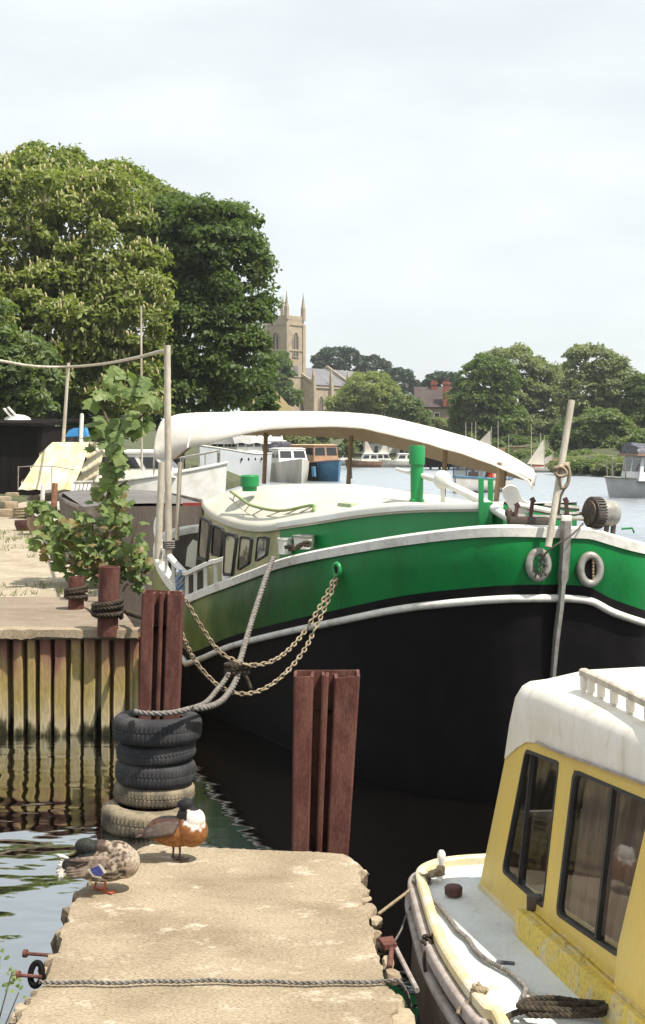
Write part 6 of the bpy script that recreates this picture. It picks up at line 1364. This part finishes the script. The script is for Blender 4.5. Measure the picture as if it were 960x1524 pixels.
# ------------------------------------------------------------------ black shed at the left edge
sd = 44; sx0, sx1 = P(-90, 0, sd).x, P(63, 0, sd).x; zt = P(0, 632, sd).z
shd = thing('shed', 'black tarred shed at the left edge in front of the chestnut trees', 'shed', ((sx0+sx1)/2, sd, 1.0))
mb = MB(); mb.loft([[V((sx0, sd, .8)), V((sx1, sd, .8)), V((sx1 + .4, sd + 5, .8)), V((sx0, sd + 5, .8))], [V((sx0, sd, zt)), V((sx1, sd, zt - .05)), V((sx1 + .4, sd + 5, zt)), V((sx0, sd + 5, zt))]], close=True); mb.build('wall', m_shed, shd, smooth=0)
mb = MB(); mb.plate([V((sx0, sd - .3, zt + .05)), V((sx1 + .1, sd - .3, zt)), V((sx1 + .5, sd + 5.2, zt + .25)), V((sx0, sd + 5.2, zt + .25))], .08); mb.build('roof', m_shed, shd, smooth=0)
# upturned pale dinghies and junk behind the shed roof
for (x0_, y0_, x1_, y1_, w_), lb in zip(((14, 628, 6, 608, .26), (22, 628, 12, 606, .22)), ('left of two pale boards leaning above the black shed roof', 'right of two pale boards leaning above the black shed roof')):
    mb = MB(); mb.bar(P(x1_, y1_, sd + 3), P(x0_ + 10, y0_, sd + 3), w_, .05); tag(mb.build('board', m_whiteold), lb, 'board', 'boards on the shed')
mb = MB(); c = P(26, 626, sd + 3.2); mb.ell(c, (.5, .4, .22), n=12); tag(mb.build('dinghy', m_whiteold), 'upturned pale dinghy lying on the black shed roof', 'dinghy')
mb = MB(); c = P(71, 655, sd + 2); mb.ell(c + V((0, 0, -.2)), (.18, .5, .5), Matrix.Rotation(.3, 3, 'Y'), n=12); mb.box(c + V((-.1, 0, -.95)), (.2, .3, .7)); tag(mb.build('covered_outboard', m_greytarp), 'pale wrapped bundle standing beside the right corner of the black shed', 'bundle')
# white sheds, black landing stage on the far shore
for (x0_, x1_, yt, d, lb, mt) in ((548, 588, 659, 186, 'left white boat shed on the far shore seen under the canopy', m_white), (592, 612, 662, 182, 'small white boat shed beside the green chimney on the far shore', m_whiteold)):
    a, b = P(x0_, yt, d), P(x1_, yt, d); root = thing('boat_shed', lb, 'shed', ((a.x+b.x)/2, d, .8), 'white sheds on the far shore')
    mb = MB(); mb.box(((a.x+b.x)/2, d + 2, (a.z + .5)/2), (b.x - a.x, 4, a.z - .5)); mb.build('wall', mt, root, smooth=0)
    mb = MB(); mb.plate([(a.x - .2, d - .2, a.z), (b.x + .2, d - .2, a.z), (b.x + .2, d + 2, a.z + .8), (a.x - .2, d + 2, a.z + .8)], .1); mb.plate([(a.x - .2, d + 4.2, a.z), (b.x + .2, d + 4.2, a.z), (b.x + .2, d + 2.02, a.z + .8), (a.x - .2, d + 2.02, a.z + .8)], .1); mb.build('roof', m_slate, root, smooth=0)
    for k in range(2): mb = MB(); mb.box((lerp(a.x, b.x, .3 + .4*k), d - .02, a.z - .9), (.5, .06, .9)); mb.build('window', m_glassdark, root, smooth=0)
d = 138; a, b = P(634, 673, d), P(742, 673, d); ls = thing('landing_stage', 'long black timber landing stage on the far shore behind the canopy posts', 'landing stage', ((a.x+b.x)/2, d, 0))
mb = MB(); mb.box(((a.x+b.x)/2, d + 1.5, a.z/2 + .1), (b.x - a.x, 3, a.z - .3)); mb.build('front', m_black, ls, smooth=0)
mb = MB(); mb.box(((a.x+b.x)/2, d + 1.5, a.z + .0), (b.x - a.x + .4, 3.4, .14)); mb.build('platform', m_wood, ls, smooth=0)
for k in range(8): x = lerp(a.x, b.x, (k + .5)/8); mb = MB(); mb.box((x, d - .1, a.z/2), (.22, .22, a.z + .3)); mb.build('pile', m_black, ls, smooth=0)
d = 150; a, b = P(752, 665, d), P(790, 665, d); wl = MB(); wl.box(((a.x+b.x)/2, d, 1.4), (b.x - a.x, .6, 1.9)); wl.box(((a.x+b.x)/2, d, 2.38), (b.x - a.x + .2, .8, .14)); tag(wl.build('stone_wall', m_rubble, smooth=0), 'low pale stone wall on the far bank behind the small sail boats', 'wall')
# ------------------------------------------------------------------ other boats
class Boat:
    """x forward, y to port, z up, placed and turned"""
    def __init__(s, name, label, cat, loc, head, L, B, H, hullmat, deckmat=None, group='boats moored along the river', bow=2.2, stern=.8, band=None, sheer=.3):
        s.root = thing(name, label, cat, loc, group); s.loc = V(loc); s.M = Matrix.Rotation(head, 3, 'Z'); s.L, s.B, s.H = L, B, H
        P_, S_, rows = [], [], []; n = 22
        for i in range(n + 1):
            t = i/n; b = B/2 * ((1 - max(0, (t - .45)/.55)**bow)) * lerp(stern, 1, min(1, t/.35)); z = H*(.82 + sheer*max(0, t - .3)**1.5/.6 + .05*(1-t))
            b = max(b, .01); x = (t - .5)*L
            rows.append([V((x + .06*L*max(0, t-.6), b, z)), V((x + .03*L*max(0, t-.6), b*.96, z*.55)), V((x, b*.86, 0)), V((x - .02*L*max(0, t-.6), b*.4, -.3)), V((x - .02*L*max(0, t-.6), -b*.4, -.3)), V((x, -b*.86, 0)), V((x + .03*L*max(0, t-.6), -b*.96, z*.55)), V((x + .06*L*max(0, t-.6), -b, z))])
        s.rows = rows
        mb = MB(); mb.loft([[s.w(p) for p in r] for r in rows]); mb.add([s.w(p) for p in rows[0]], [tuple(range(8))]); mb.build('hull', hullmat, s.root, smooth=45)
        mb = MB(); mb.loft([[s.w(r[0] - V((0, 0, .05))), s.w((r[0] + r[7])/2 + V((0, 0, -.02))), s.w(r[7] - V((0, 0, .05)))] for r in rows]); mb.build('deck', deckmat or m_white, s.root, smooth=60)
        if band is not None:
            mb = MB()
            for k in (0, 7): mb.tube([s.w(r[k] + V((0, 0, -.02))) for r in rows], .045, 6)
            mb.build('gunwale', band, s.root, smooth=60)
    def w(s, p): return s.loc + s.M @ V(p)
    def cabin(s, x0, x1, wd, h, mat, win=3, z0=None, rake=.25, roof=None, name='cabin', glass=None, sides=(1, -1), front=True):
        z0 = z0 if z0 is not None else s.H*.85; y = wd/2; k = .9
        a = [(x0, y, z0), (x1, y, z0), (x1, -y, z0), (x0, -y, z0)]; b = [(x0 + rake*.3, y*k, z0 + h), (x1 - rake, y*k, z0 + h), (x1 - rake, -y*k, z0 + h), (x0 + rake*.3, -y*k, z0 + h)]
        mb = MB(); mb.loft([[s.w(p) for p in a], [s.w(p) for p in b]], close=True, cap0=True, cap1=True); c = mb.build(name, mat, s.root, smooth=0)
        mb = MB(); tb = [V(p) for p in b]; o = [V((p.x + (.06 if p.x > (x0+x1)/2 else -.06), p.y*1.06, p.z)) for p in tb]
        mb.loft([[s.w(p) for p in o], [s.w(p + V((0, 0, .05))) for p in o], [s.w(V((p.x*.96 + .02*(x0+x1), p.y*.7, p.z + .10))) for p in o]], close=True, cap0=True, cap1=True); mb.build('roof', roof or mat, c, smooth=40)
        for sd in sides:
            for i in range(win):
                u0, u1 = (i + .12)/win, (i + .88)/win
                def q(u, v_): 
                    p = V(a[0]).lerp(V(a[1]), u).lerp(V(b[0]).lerp(V(b[1]), u), v_); return s.w(V((p.x, sd*(p.y + .012), p.z)))
                mb = MB(); mb.add([q(u0, .38), q(u1, .38), q(u1, .85), q(u0, .85)], [(0, 1, 2, 3)]); mb.build('window', glass or m_glassdark, c, smooth=0)
        if front:
            for sg, xa, xb in ((1, 1, 2), (-1, 0, 3)):
                for i in range(2):
                    u0, u1 = (i + .08)/2, (i + .92)/2
                    def q(u, v_):
                        p = V(a[xa]).lerp(V(a[xb]), u).lerp(V(b[xa]).lerp(V(b[xb]), u), v_); return s.w(p + V((sg*.015, 0, 0)))
                    mb = MB(); mb.add([q(u0, .38), q(u1, .38), q(u1, .88), q(u0, .88)], [(0, 1, 2, 3)]); mb.build('window', glass or m_glassdark, c, smooth=0)
        return c
    def part(s, name, mat, fn, smooth=35):
        mb = MB(); fn(mb, s.w); return mb.build(name, mat, s.root, smooth=smooth)
    def rails(s, x0, x1, h=.5, n=5, r_=.02, mat=None, z=None):
        rw = [r for r in s.rows if x0 <= r[0].x <= x1]; mb = MB()
        for k in (0, 7):
            pts = [s.w(V((r[k].x, r[k].y*.94, r[k].z + h))) for r in rw]; mb.tube(pts, r_, 6)
            for i in np.linspace(0, len(rw) - 1, n).astype(int): mb.tube([s.w(V((rw[i][k].x, rw[i][k].y*.94, rw[i][k].z - .02))), pts[i]], r_*.8, 5)
        mb.build('guard_rail', mat or m_galv, s.root, smooth=60)
    def mast(s, x, h, r_=.035, mat=None, name='mast', y=0): 
        mb = MB(); mb.tube([s.w((x, y, s.H*.7)), s.w((x, y, s.H*.7 + h))], [r_, r_*.6], 8); return mb.build(name, mat or m_pole, s.root, smooth=60)
HQ = math.atan2(.97, -.24)
# brown steel lighter moored just astern of the barge
b = Boat('lighter', 'brown streaked steel lighter with high square stern lying along the quay behind the sapling', 'barge', (-3.75, 25.2, 0), HQ, 9.5, 2.3, 2.0, m_brownhull, m_darkmetal, bow=3, stern=.95, band=m_brownhull, sheer=.02)
b.part('hatch_cover', M('dark_grey_tarp', (.11, .105, .10), (.16, .15, .14), scale=2, rough=.85), lambda mb, w_: mb.loft([[w_((x, y, 1.70 + .06*math.cos(y*1.4))) for y in np.linspace(-1.0, 1.0, 9)] for x in np.linspace(-4.2, 2.5, 12)]))
b.part('red_coaming', m_redpaint, lambda mb, w_: mb.box(w_((-4.55, -.75, 1.74)), (.5, .1, .07)))
# white cabin cruiser behind it
b = Boat('cabin_cruiser', 'white cabin cruiser behind the sapling with a long white foredeck beside the brown lighter', 'motor boat', (P(200, 0, 35).x, 35.5, .1), -.10, 4.6, 2.2, 1.9, m_white, m_white, bow=1.8, band=m_whiteold)
b.cabin(-1.5, 1.2, 1.7, .62, m_white, 4, 1.72, .6); b.rails(.9, 2.3, .35, 4)
b.part('screen', m_greytarp, lambda mb, w_: mb.plate([w_(p) for p in ((-1.7, -.9, 1.3), (-2.1, -.9, 2.3), (-2.1, .9, 2.3), (-1.7, .9, 1.3))], .04))
# boat under the yellowed tarpaulin on the quay side
td = 31.5; tb = Boat('covered_boat', 'small boat under a yellowed tarpaulin tent at the left of the quay', 'boat', (P(72, 0, td).x, td + 1.2, 1.0), math.atan2(1, -.2), 3.4, 1.5, .42, m_whiteold, m_wood, bow=2.5)
def tarp_pt(u, v_, back=0.0):
    """u across, v from the ridge down to the hem"""
    y = lerp(658, 729, v_); xl = itp(y, [(658, 66), (668, 57), (682, 48), (706, 37), (729, 26)]); xr = itp(y, [(658, 122), (672, 121), (690, 118), (706, 114), (729, 106)])
    p = P(lerp(xl, xr, u), y, td); fold = v_**1.4 * (.07*math.sin(u*17 + 1.5*math.sin(v_*3)) + .04*math.sin(u*31 + 2)) + .03*nz3((u*4, v_*4, 0), 1) - .10*math.sin(u*math.pi)*v_
    return V((p.x, td + (1 - v_)*.95 + fold + back, p.z + .012*math.sin(u*23)*(v_ > .97)))
mb = MB(); ft = [[tarp_pt(u, v_) for u in np.linspace(0, 1, 61)] for v_ in np.linspace(0, 1, 31)]; mb.loft(ft)
bk = [[p + V((.0, 2.4, -.05)) for p in ft[0]]]; mb.loft([ft[0]] + [[p.lerp(q, t) + V((0, 0, -.08*math.sin(t*math.pi))) for p, q in zip(ft[0], bk[0])] for t in (.25, .5, .75, 1)])
for c_ in (0, -1):
    e0 = [r[c_] for r in ft]; mb.loft([[p.lerp(V((p.x, td + 3.2, p.z)), t) + V((.05*math.sin(i*.7 + t*6)*(1 if t < 1 else 0), 0, 0)) for i, p in enumerate(e0)] for t in (0, .2, .4, .6, .8, 1)])
mb.build('tarpaulin', m_yelltarp, tb.root, smooth=180)
mb = MB(); hoop = [P(27, 712, td - .3), P(28, 695, td - .3), P(52, 693.5, td - .3), P(80, 694, td - .3), P(110, 699, td - .3)]; mb.tube(hoop, .013, 6)
for x in (27, 77): mb.tube([P(x, 730, td - .3), P(x, 694, td - .3)], .011, 6)
mb.build('guard_rail', m_galv, tb.root, smooth=60)
# blue hooded boat behind it
b = Boat('hooded_boat', 'boat with a bright blue folded hood just right above the yellowed tarpaulin', 'boat', (P(122, 0, 36).x, 36.5, .9), math.atan2(1, -.1), 4, 1.3, 1.2, m_white, m_white)
b.part('hood', m_bluecanvas, lambda mb, w_: mb.loft([[P(97 + t*1.5, 650, 35 + t*.4), P(102 + t, 641, 35 + t*.4), P(110 + t, 637, 35 + t*.4), P(126 + t, 636.5, 35 + t*.4), P(130 + t, 649, 35 + t*.4)] for t in range(5)], cap0=True, cap1=True))
b.part('screen', m_darkblue, lambda mb, w_: mb.plate([P(97, 651, 35.2), P(124, 650, 35.2), P(122, 662, 35.2), P(95, 662, 35.2)], .05))
b.part('screen_frame', m_white, lambda mb, w_: (mb.tube([P(119, 690, 35), P(122, 617, 35)], .05, 8), mb.tube([P(122, 660, 34.6), P(104, 730, 33.2)], .07, 8), mb.ell(P(122, 618, 35), (.05, .05, .05))))
# slatted white gate / ladder leaning by the tarp boat
mb = MB()
for k in range(5): mb.bar(P(106 + k*6, 738, 29), P(112 + k*5.6, 716, 29.2), .055, .03)
mb.bar(P(104, 737, 28.95), P(134, 740, 28.95), .05, .03); mb.bar(P(110, 717, 29.15), P(138, 716, 29.15), .05, .03)
tag(mb.build('slatted_grating', m_whiteold), 'pale slatted wooden grating leaning between the tarpaulin boat and the brown lighter', 'grating')
# big white yacht and cruisers further along the left bank
b = Boat('motor_yacht', 'big white motor yacht with grey tarpaulin over its wheelhouse moored beyond the barge', 'yacht', (P(356, 0, 90).x - .7, 91, 0), math.atan2(-.89, -.45), 7.4, 3.0, 2.35, M('yacht_white', (.60, .63, .66), (.52, .55, .58), scale=.6, rough=.35, grain=.04), m_white, bow=2.6, band=m_white)
b.cabin(-2.6, 1.0, 2.2, 1.0, m_white, 3, 2.1, .5)
b.part('tarpaulin', m_greytarp, lambda mb, w_: mb.loft([[w_((x, y, 2.3 + (1.75 - .012*x*x)*max(0, math.cos(y*1.1))**.6 + .05*math.sin(x*3 + y*4))) for y in np.linspace(-1.35, 1.35, 15)] for x in np.linspace(-2.6, 1.6, 14)], cap0=True, cap1=True), 60)
b.rails(1.2, 4.2, .5, 6, .02); 
for k in range(4):
    b.part('porthole', m_black, lambda mb, w_: mb.lathe([(.11, 0), (.09, .03), (0, .03)], w_((.9 - k*.9, 1.46, 1.65)), 12, axis=b.M @ V((0, 1, 0))))
b = Boat('cabin_cruiser', 'small white cruiser with dark hood just left of the blue narrowboat', 'motor boat', (P(430, 0, 93).x, 95, 0), math.atan2(-.9, .25), 6.5, 2.6, 1.5, m_gelcoat, m_white, bow=2.2); b.cabin(-2.4, 1.2, 2.1, 1.0, m_white, 3, 1.3, .6)
b.part('hood', m_darkblue, lambda mb, w_: mb.box(w_((-2.6, 0, 2.5)), (1.4, 1.9, .6), bevel=.1)); b.part('fender', m_blue, lambda mb, w_: mb.tube([w_((2.2, 1.15, 1.1)), w_((2.2, 1.2, .4))], .14, 8))
b = Boat('cabin_cruiser', 'white cruiser with tall superstructure partly hidden by the barge canopy post', 'motor boat', (P(407, 0, 97).x - .3, 99, 0), math.atan2(-.9, .2), 7.5, 2.8, 1.9, m_gelcoat, m_white, bow=2.2); b.cabin(-2.8, 1.5, 2.3, 1.25, m_white, 3, 1.6, .7); b.cabin(-2.2, .3, 1.8, .8, m_white, 2, 2.9, .4, roof=m_redpaint)
b = Boat('narrowboat', 'narrowboat with blue bow, black side and brown wooden cabin on the left bank', 'narrowboat', (P(472, 0, 95).x - .3, 99, 0), math.atan2(-.90, .44), 8, 2.3, 1.4, m_blue, m_orange, bow=4, band=m_orange); b.cabin(-4, 2.2, 2.0, 1.15, m_orange, 4, 1.4, .2, roof=M('tan_roof', (.50, .34, .2), grain=.1))
b.part('black_side_panel', m_black, lambda mb, w_: mb.plate([w_((-4.2, -1.2, 1.25)), w_((3.0, -1.24, 1.35)), w_((3.0, -1.16, .05)), w_((-4.2, -1.12, .05))], .1)); b.part('fender', m_darkblue, lambda mb, w_: mb.tube([w_((4.3, .8, 1.1)), w_((4.3, .85, .2))], .16, 8))
# two spiky palm like trees standing by the white cruisers
for px, lb in ((424, 'left of two dark stemmed short palms under the canopy'), (438, 'right of two dark stemmed short palms under the canopy')):
    bp = P(px, 690, 104); root = thing('palm', lb, 'palm tree', (bp.x, bp.y, 1.0), 'palms on the left bank'); tp_ = P(px, 652, 104); mb = MB(); mb.tube([(bp.x, bp.y, .8), (tp_.x, tp_.y, tp_.z)], [.28, .22], 8); mb.build('trunk', m_bark, root)
    leaves('crown', [(tp_.x, tp_.y, tp_.z)] + [(tp_.x + .5*math.cos(k), tp_.y + .5*math.sin(k), tp_.z - .1) for k in range(6)], [.7]*7, 60, .5, lf_oli, root, px, up=.2, aspect=.25)
# far shore moored boats
frs = [(432, 685, 170, 'white boat half hidden at the left end of the far row of moored boats', m_whiteold, 4.2, .3), (495, 689, 165, 'cream cabin boat moored on the far shore left of the white sheds', m_cream, 5.0, .2), (516, 690, 164, 'white boat with low cabin on the far shore just right of the cream one', m_white, 4.4, -.2), (545, 693, 152, 'dark hulled little launch in front of the left white shed', m_orange, 4.6, .1), (575, 692, 156, 'white dinghy with upright sail cover before the white sheds', m_white, 3.8, -.1), (598, 693, 152, 'white cabin boat on the far shore immediately left of the green chimney', m_gelcoat, 5.2, .15)]
for i, (px, py, d, lb, mt, L, hd_) in enumerate(frs):
    bo = Boat('moored_boat', lb, 'boat', (P(px, 0, d).x, d, 0), hd_ + (math.pi if i % 2 else 0), L, 1.7, .8, mt, m_white, 'boats moored on the far shore'); bo.cabin(-L*.28, L*.15, 1.3, .8, m_white if i != 1 else m_cream, 2, .7, .35)
    if i in (3, 4): bo.part('sail', m_canvas, lambda mb, w_: mb.plate([w_((.2, 0, 1.0)), w_((-1.1, .05, 1.1)), w_((.1, 0, 3.4))], .04)); bo.mast(.25, 3.6)
# sailing dinghies and masts on the right part of the far shore
for i, (px, yt, yb, d, sail, L) in enumerate(((689, 633, 668, 142, 0, 3.4), (698, 634, 668, 143, 0, 3.4), (704, 633, 668, 141, 0, 3.4), (727, 640, 672, 139, 1, 3.4), (737, 632, 690, 138.5, 0, 4), (753, 652, 692, 134, 0, 3.4), (786, 637, 700, 128, 0, 4), (800, 650, 699, 131, 0, 3.6), (806, 654, 700, 126, 1, 4.2), (818, 676, 701, 127, 1, 3.6))):
    lb = ['leftmost bare masted dinghy beyond the canopy end', 'bare masted dinghy second from the left beyond the canopy end', 'third bare masted dinghy beyond the canopy end', 'dinghy with a narrow white sail beyond the canopy', 'dinghy with the tall mast standing above the end of the canopy', 'dinghy with a short leaning mast right above the blue motor boat', 'sail boat with the tall bare mast left of the white sails', 'sail boat with a thin raked mast just left of the white sail', 'sail boat with a white triangular sail left of the bow bar', 'small sail boat with low white sail close beside the bow bar'][i]
    zb = .0; bo = Boat('sailing_dinghy', lb, 'sail boat', (P(px, 0, d).x, d, 0 if yb > 680 else 1.7), .25*(i % 3 - 1), L, 1.4, .55, m_white if i % 3 else m_orange, m_whiteold, 'small sail boats on the far shore')
    h = P(0, yt, d).z - bo.loc.z; bo.mast(.3, h, .045)
    if sail: bo.part('sail', m_canvas, lambda mb, w_: mb.plate([w_((.25, 0, .7)), w_((-1.4, .15, .8)), w_((.2, 0, h))], .03))
bo = Boat('launch', 'small red decked launch on the far shore behind the bow bar', 'boat', (P(824, 0, 128).x, 128, 0), .1, 3.6, 1.5, .7, m_redpaint, m_orange, 'boats moored on the far shore'); bo.cabin(-1, .6, 1.1, .5, m_redpaint, 2, .6, .2)
# blue cabin launch under way with two people
hd_ = math.atan2(-.75, -.5); b = Boat('cabin_launch', 'blue roofed motor launch with two people aboard crossing the river', 'motor boat', (P(716, 0, 74).x, 75.2, 0), hd_, 5.2, 2.2, .85, m_white, m_wood, 'boats under way on the river', bow=2.4, band=m_blue)
b.part('lower_band', m_darkblue, lambda mb, w_: [mb.tube([w_(V((r[k].x, r[k].y*1.0, .10))) for r in b.rows], .07, 6) for k in (1, 6)])
def canopy_l(mb, w_): mb.loft([[w_((x, y, 1.72 + .22*math.cos(y*1.35))) for y in np.linspace(-1.0, 1.0, 9)] for x in (-1.9, -1, 0, .8)], cap0=False); mb.loft([[w_((.8, y, 1.72 + .22*math.cos(y*1.35))) for y in np.linspace(-1.0, 1.0, 9)], [w_((1.3, y, 1.5 + .1*math.cos(y*1.35))) for y in np.linspace(-1.0, 1.0, 9)]])
cl_ = b.part('canopy', m_blue, canopy_l, 60); md = cl_.modifiers.new('t', 'SOLIDIFY'); md.thickness = .05
for x, y in ((-1.85, .98), (-1.85, -.98), (-.4, .98), (-.4, -.98), (1.2, .95), (1.2, -.95)): b.part('post', m_blue, lambda mb, w_: mb.tube([w_((x, y, .75)), w_((x, y, 1.75))], .035, 6))
b.part('windscreen', m_glass, lambda mb, w_: mb.plate([w_((1.25, -.9, .85)), w_((1.25, .9, .85)), w_((1.2, .9, 1.5)), w_((1.2, -.9, 1.5))], .02))
def person(label, p, mat, lean=0):
    root = thing('person', label, 'person', tuple(p)); mb = MB()
    mb.tube([V(p) + V((0, 0, .0)), V(p) + V((0, 0, .20)), V(p) + V((0, 0, .42)), V(p) + V((0, 0, .56)), V(p) + V((0, 0, .64)), V(p) + V((0, 0, .70))], [.15, .17, .19, .16, .07, .055], 14)
    mb.ell(V(p) + V((0, 0, .80)), (.085, .10, .12), n=14)
    for s_ in (-1, 1): mb.tube([V(p) + V((s_*.19, 0, .54)), V(p) + V((s_*.25, -.05, .28)), V(p) + V((s_*.12, -.26, .26))], [.06, .05, .04], 8)
    for s_ in (-1, 1): mb.tube([V(p) + V((s_*.09, 0, .06)), V(p) + V((s_*.10, -.36, .08)), V(p) + V((s_*.10, -.38, -.30))], [.085, .07, .05], 8)
    mb.build('body', m_skin, root, smooth=60)
    mb = MB(); mb.tube([V(p) + V((0, 0, .10)), V(p) + V((0, 0, .24)), V(p) + V((0, 0, .42)), V(p) + V((0, 0, .57))], [.19, .195, .215, .14], 14); mb.build('jacket', mat, root, smooth=60)
    mb = MB(); mb.ell(V(p) + V((0, .03, .84)), (.095, .095, .10), n=12); mb.build('hair', m_darkcloth, root, smooth=60)
person('person in an orange red jacket seated at the left in the blue roofed launch', b.w((-.2, -.45, .55)), m_lifevest)
person('person in an orange red jacket seated at the right in the blue roofed launch', b.w((-.5, .45, .55)), m_lifevest)
# trip boat at the right edge
td2 = 66; X0 = P(903, 0, td2).x + .45; b = Boat('trip_boat', 'white trip boat with rolled dark tarpaulin on its roof at the right edge', 'trip boat', (X0 + 4.6, td2 + 1.6, 0), math.pi + .12, 9.5, 3.2, .95, M('trip_boat_white', (.74, .74, .73), (.64, .64, .64), scale=1.5, rough=.5), m_white, 'boats under way on the river', bow=3.5, band=m_cream)
b.cabin(-4.3, 3.7, 2.7, 1.22, M('trip_cabin_white', (.78, .79, .79), grain=.05, rough=.5), 5, .85, .2, roof=m_orange)
b.part('tarpaulin', m_darkblue, lambda mb, w_: mb.loft([[w_((x + .1*math.sin(k*2.), 1.35*math.cos(a)*(1 + .04*math.sin(k*3 + x)), 2.18 + .55*math.sin(a)*(1 + .1*math.sin(x*2 + k)))) for k, a in enumerate(np.linspace(0, math.pi, 12))] for x in np.linspace(-4.3, 3.7, 22)], cap0=True, cap1=True), 60)
b.part('orange_edge', m_orange, lambda mb, w_: mb.box(w_((-.3, 0, 2.14)), (8.2, 2.9, .10), .12 + math.pi))
b.part('bow_rail', m_galv, lambda mb, w_: [mb.tube([w_((x, y, .85)), w_((x + .05, y*.95, 1.9))], .03, 6) for x, y in ((4.2, .9), (4.2, -.9), (4.7, .4), (4.7, -.4))])
# ------------------------------------------------------------------ small things standing on the quay
def post(label, x, y0, y1, d, r_, mat, x2=None, name='post', cat='post', group='posts on the quay'):
    mb = MB(); mb.tube([P(x, y1, d), P(x2 if x2 is not None else x, y0, d)], [r_, r_*.85], 10); tag(mb.build(name, mat, smooth=60), label, cat, group)
post('tall thin pale pole holding up the sagging line above the tarpaulin boat', 92, 540, 690, 32.6, .045, m_pole, 102)
post('thin bare mast like pole rising in front of the chestnut behind the sapling', 211, 455, 700, 33.5, .03, m_pole, 210)
post('short rusty brown post in front of the tarpaulin boat', 80, 719, 760, 28.5, .07, m_rustlight, 82)
post('thin grey stake left of the rusty brown post', 63, 722, 752, 28.8, .05, m_whiteold, 64)
ln = smooth_path([P(-520, 470, 28), P(-60, 528, 31), P(0, 537, 31.5), P(50, 545, 32.2), P(101, 546, 32.6), P(150, 542, 28), P(200, 533, 19), P(235, 524, 15.2), P(248, 521, dn(17.3))], 6)
mb = MB(); mb.tube(ln, [lerp(.045, .020, i/len(ln)) for i in range(len(ln))], 6); tag(mb.build('line', m_pole, smooth=180), 'slack pale line running from the stern pole to the left over the quay', 'line')
def tub(label, x, y, d, r_, h, mat, plant, seed):
    c = V((P(x, y, d).x, d, QZ)); root = thing('planter', label, 'planter', tuple(c), 'tubs on the quay'); mb = MB(); mb.lathe([(r_*.75, 0), (r_, h*.6), (r_*.95, h), (r_*.85, h), (r_*.8, h*.85), (0, h*.85)], c, 18); mb.build('tub', mat, root)
    if plant:
        leaves('plant', [tuple(c + V((random.Random(seed + k).uniform(-1, 1)*r_, random.Random(seed + k + 50).uniform(-1, 1)*r_, h + .08 + .06*(k % 3)))) for k in range(9)], [.18]*9, 26, .13, lf_sap, root, seed)
tub('dark tub with a green plant on the quay left of the brown lighter', 60, 774, 26.2, .26, .34, m_wood, True, 3)
tub('low brown tub with nothing in it beside the tub with the green plant', 36, 770, 27.5, .20, .2, m_winch, False, 4)
mb = MB(); pts = [G(34, 772, QZ) + V((.22*math.cos(k*.6), .2*math.sin(k*.6), .02 + .012*k*.5)) for k in range(44)]; mb.tube(resample(smooth_path(pts, 2), .03), .025, 6); tag(mb.build('rope_coil', m_rope, smooth=180), 'pale rope coil heaped on the quay beside the empty brown tub', 'rope')
gq = random.Random(12)
items = ['rough pale block at the far left of the quay', 'second pale block near the left edge of the quay', 'small pale block in front of the rubble at the quay left', 'brown stone at the far end of the quay', 'long pale stone near the tarpaulin boat', 'low pale stone just left of the rope coil']
for (x, y, s_), lb in zip(((4, 750, .34), (14, 757, .3), (20, 766, .22), (2, 738, .36), (18, 742, .3), (8, 768, .26)), items):
    c = G(x, y, QZ); mb = MB(); mb.box(c + V((0, 0, s_*.3)), (s_*1.3, s_*1.1, s_*.7), gq.uniform(0, 1), bevel=s_*.12); tag(mb.build('stone_block', m_rubble, smooth=30), lb, 'stone block', 'blocks at the left of the quay')
# ------------------------------------------------------------------ thin summer haze over the river
hz = MB(); hz.box((0, 640, 18), (2400, 1400, 40))
hm = bpy.data.materials.new('summer_haze'); hm.use_nodes = True; _n = hm.node_tree
_n.nodes.remove(_n.nodes['Principled BSDF']); _v = _n.nodes.new('ShaderNodeVolumePrincipled')
_v.inputs['Color'].default_value = (.93, .96, 1, 1); _v.inputs['Density'].default_value = 0.00032; _v.inputs['Anisotropy'].default_value = .3
_n.links.new(_v.outputs[0], _n.nodes['Material Output'].inputs['Volume'])
tag(hz.build('haze', hm, smooth=0), kind='stuff')
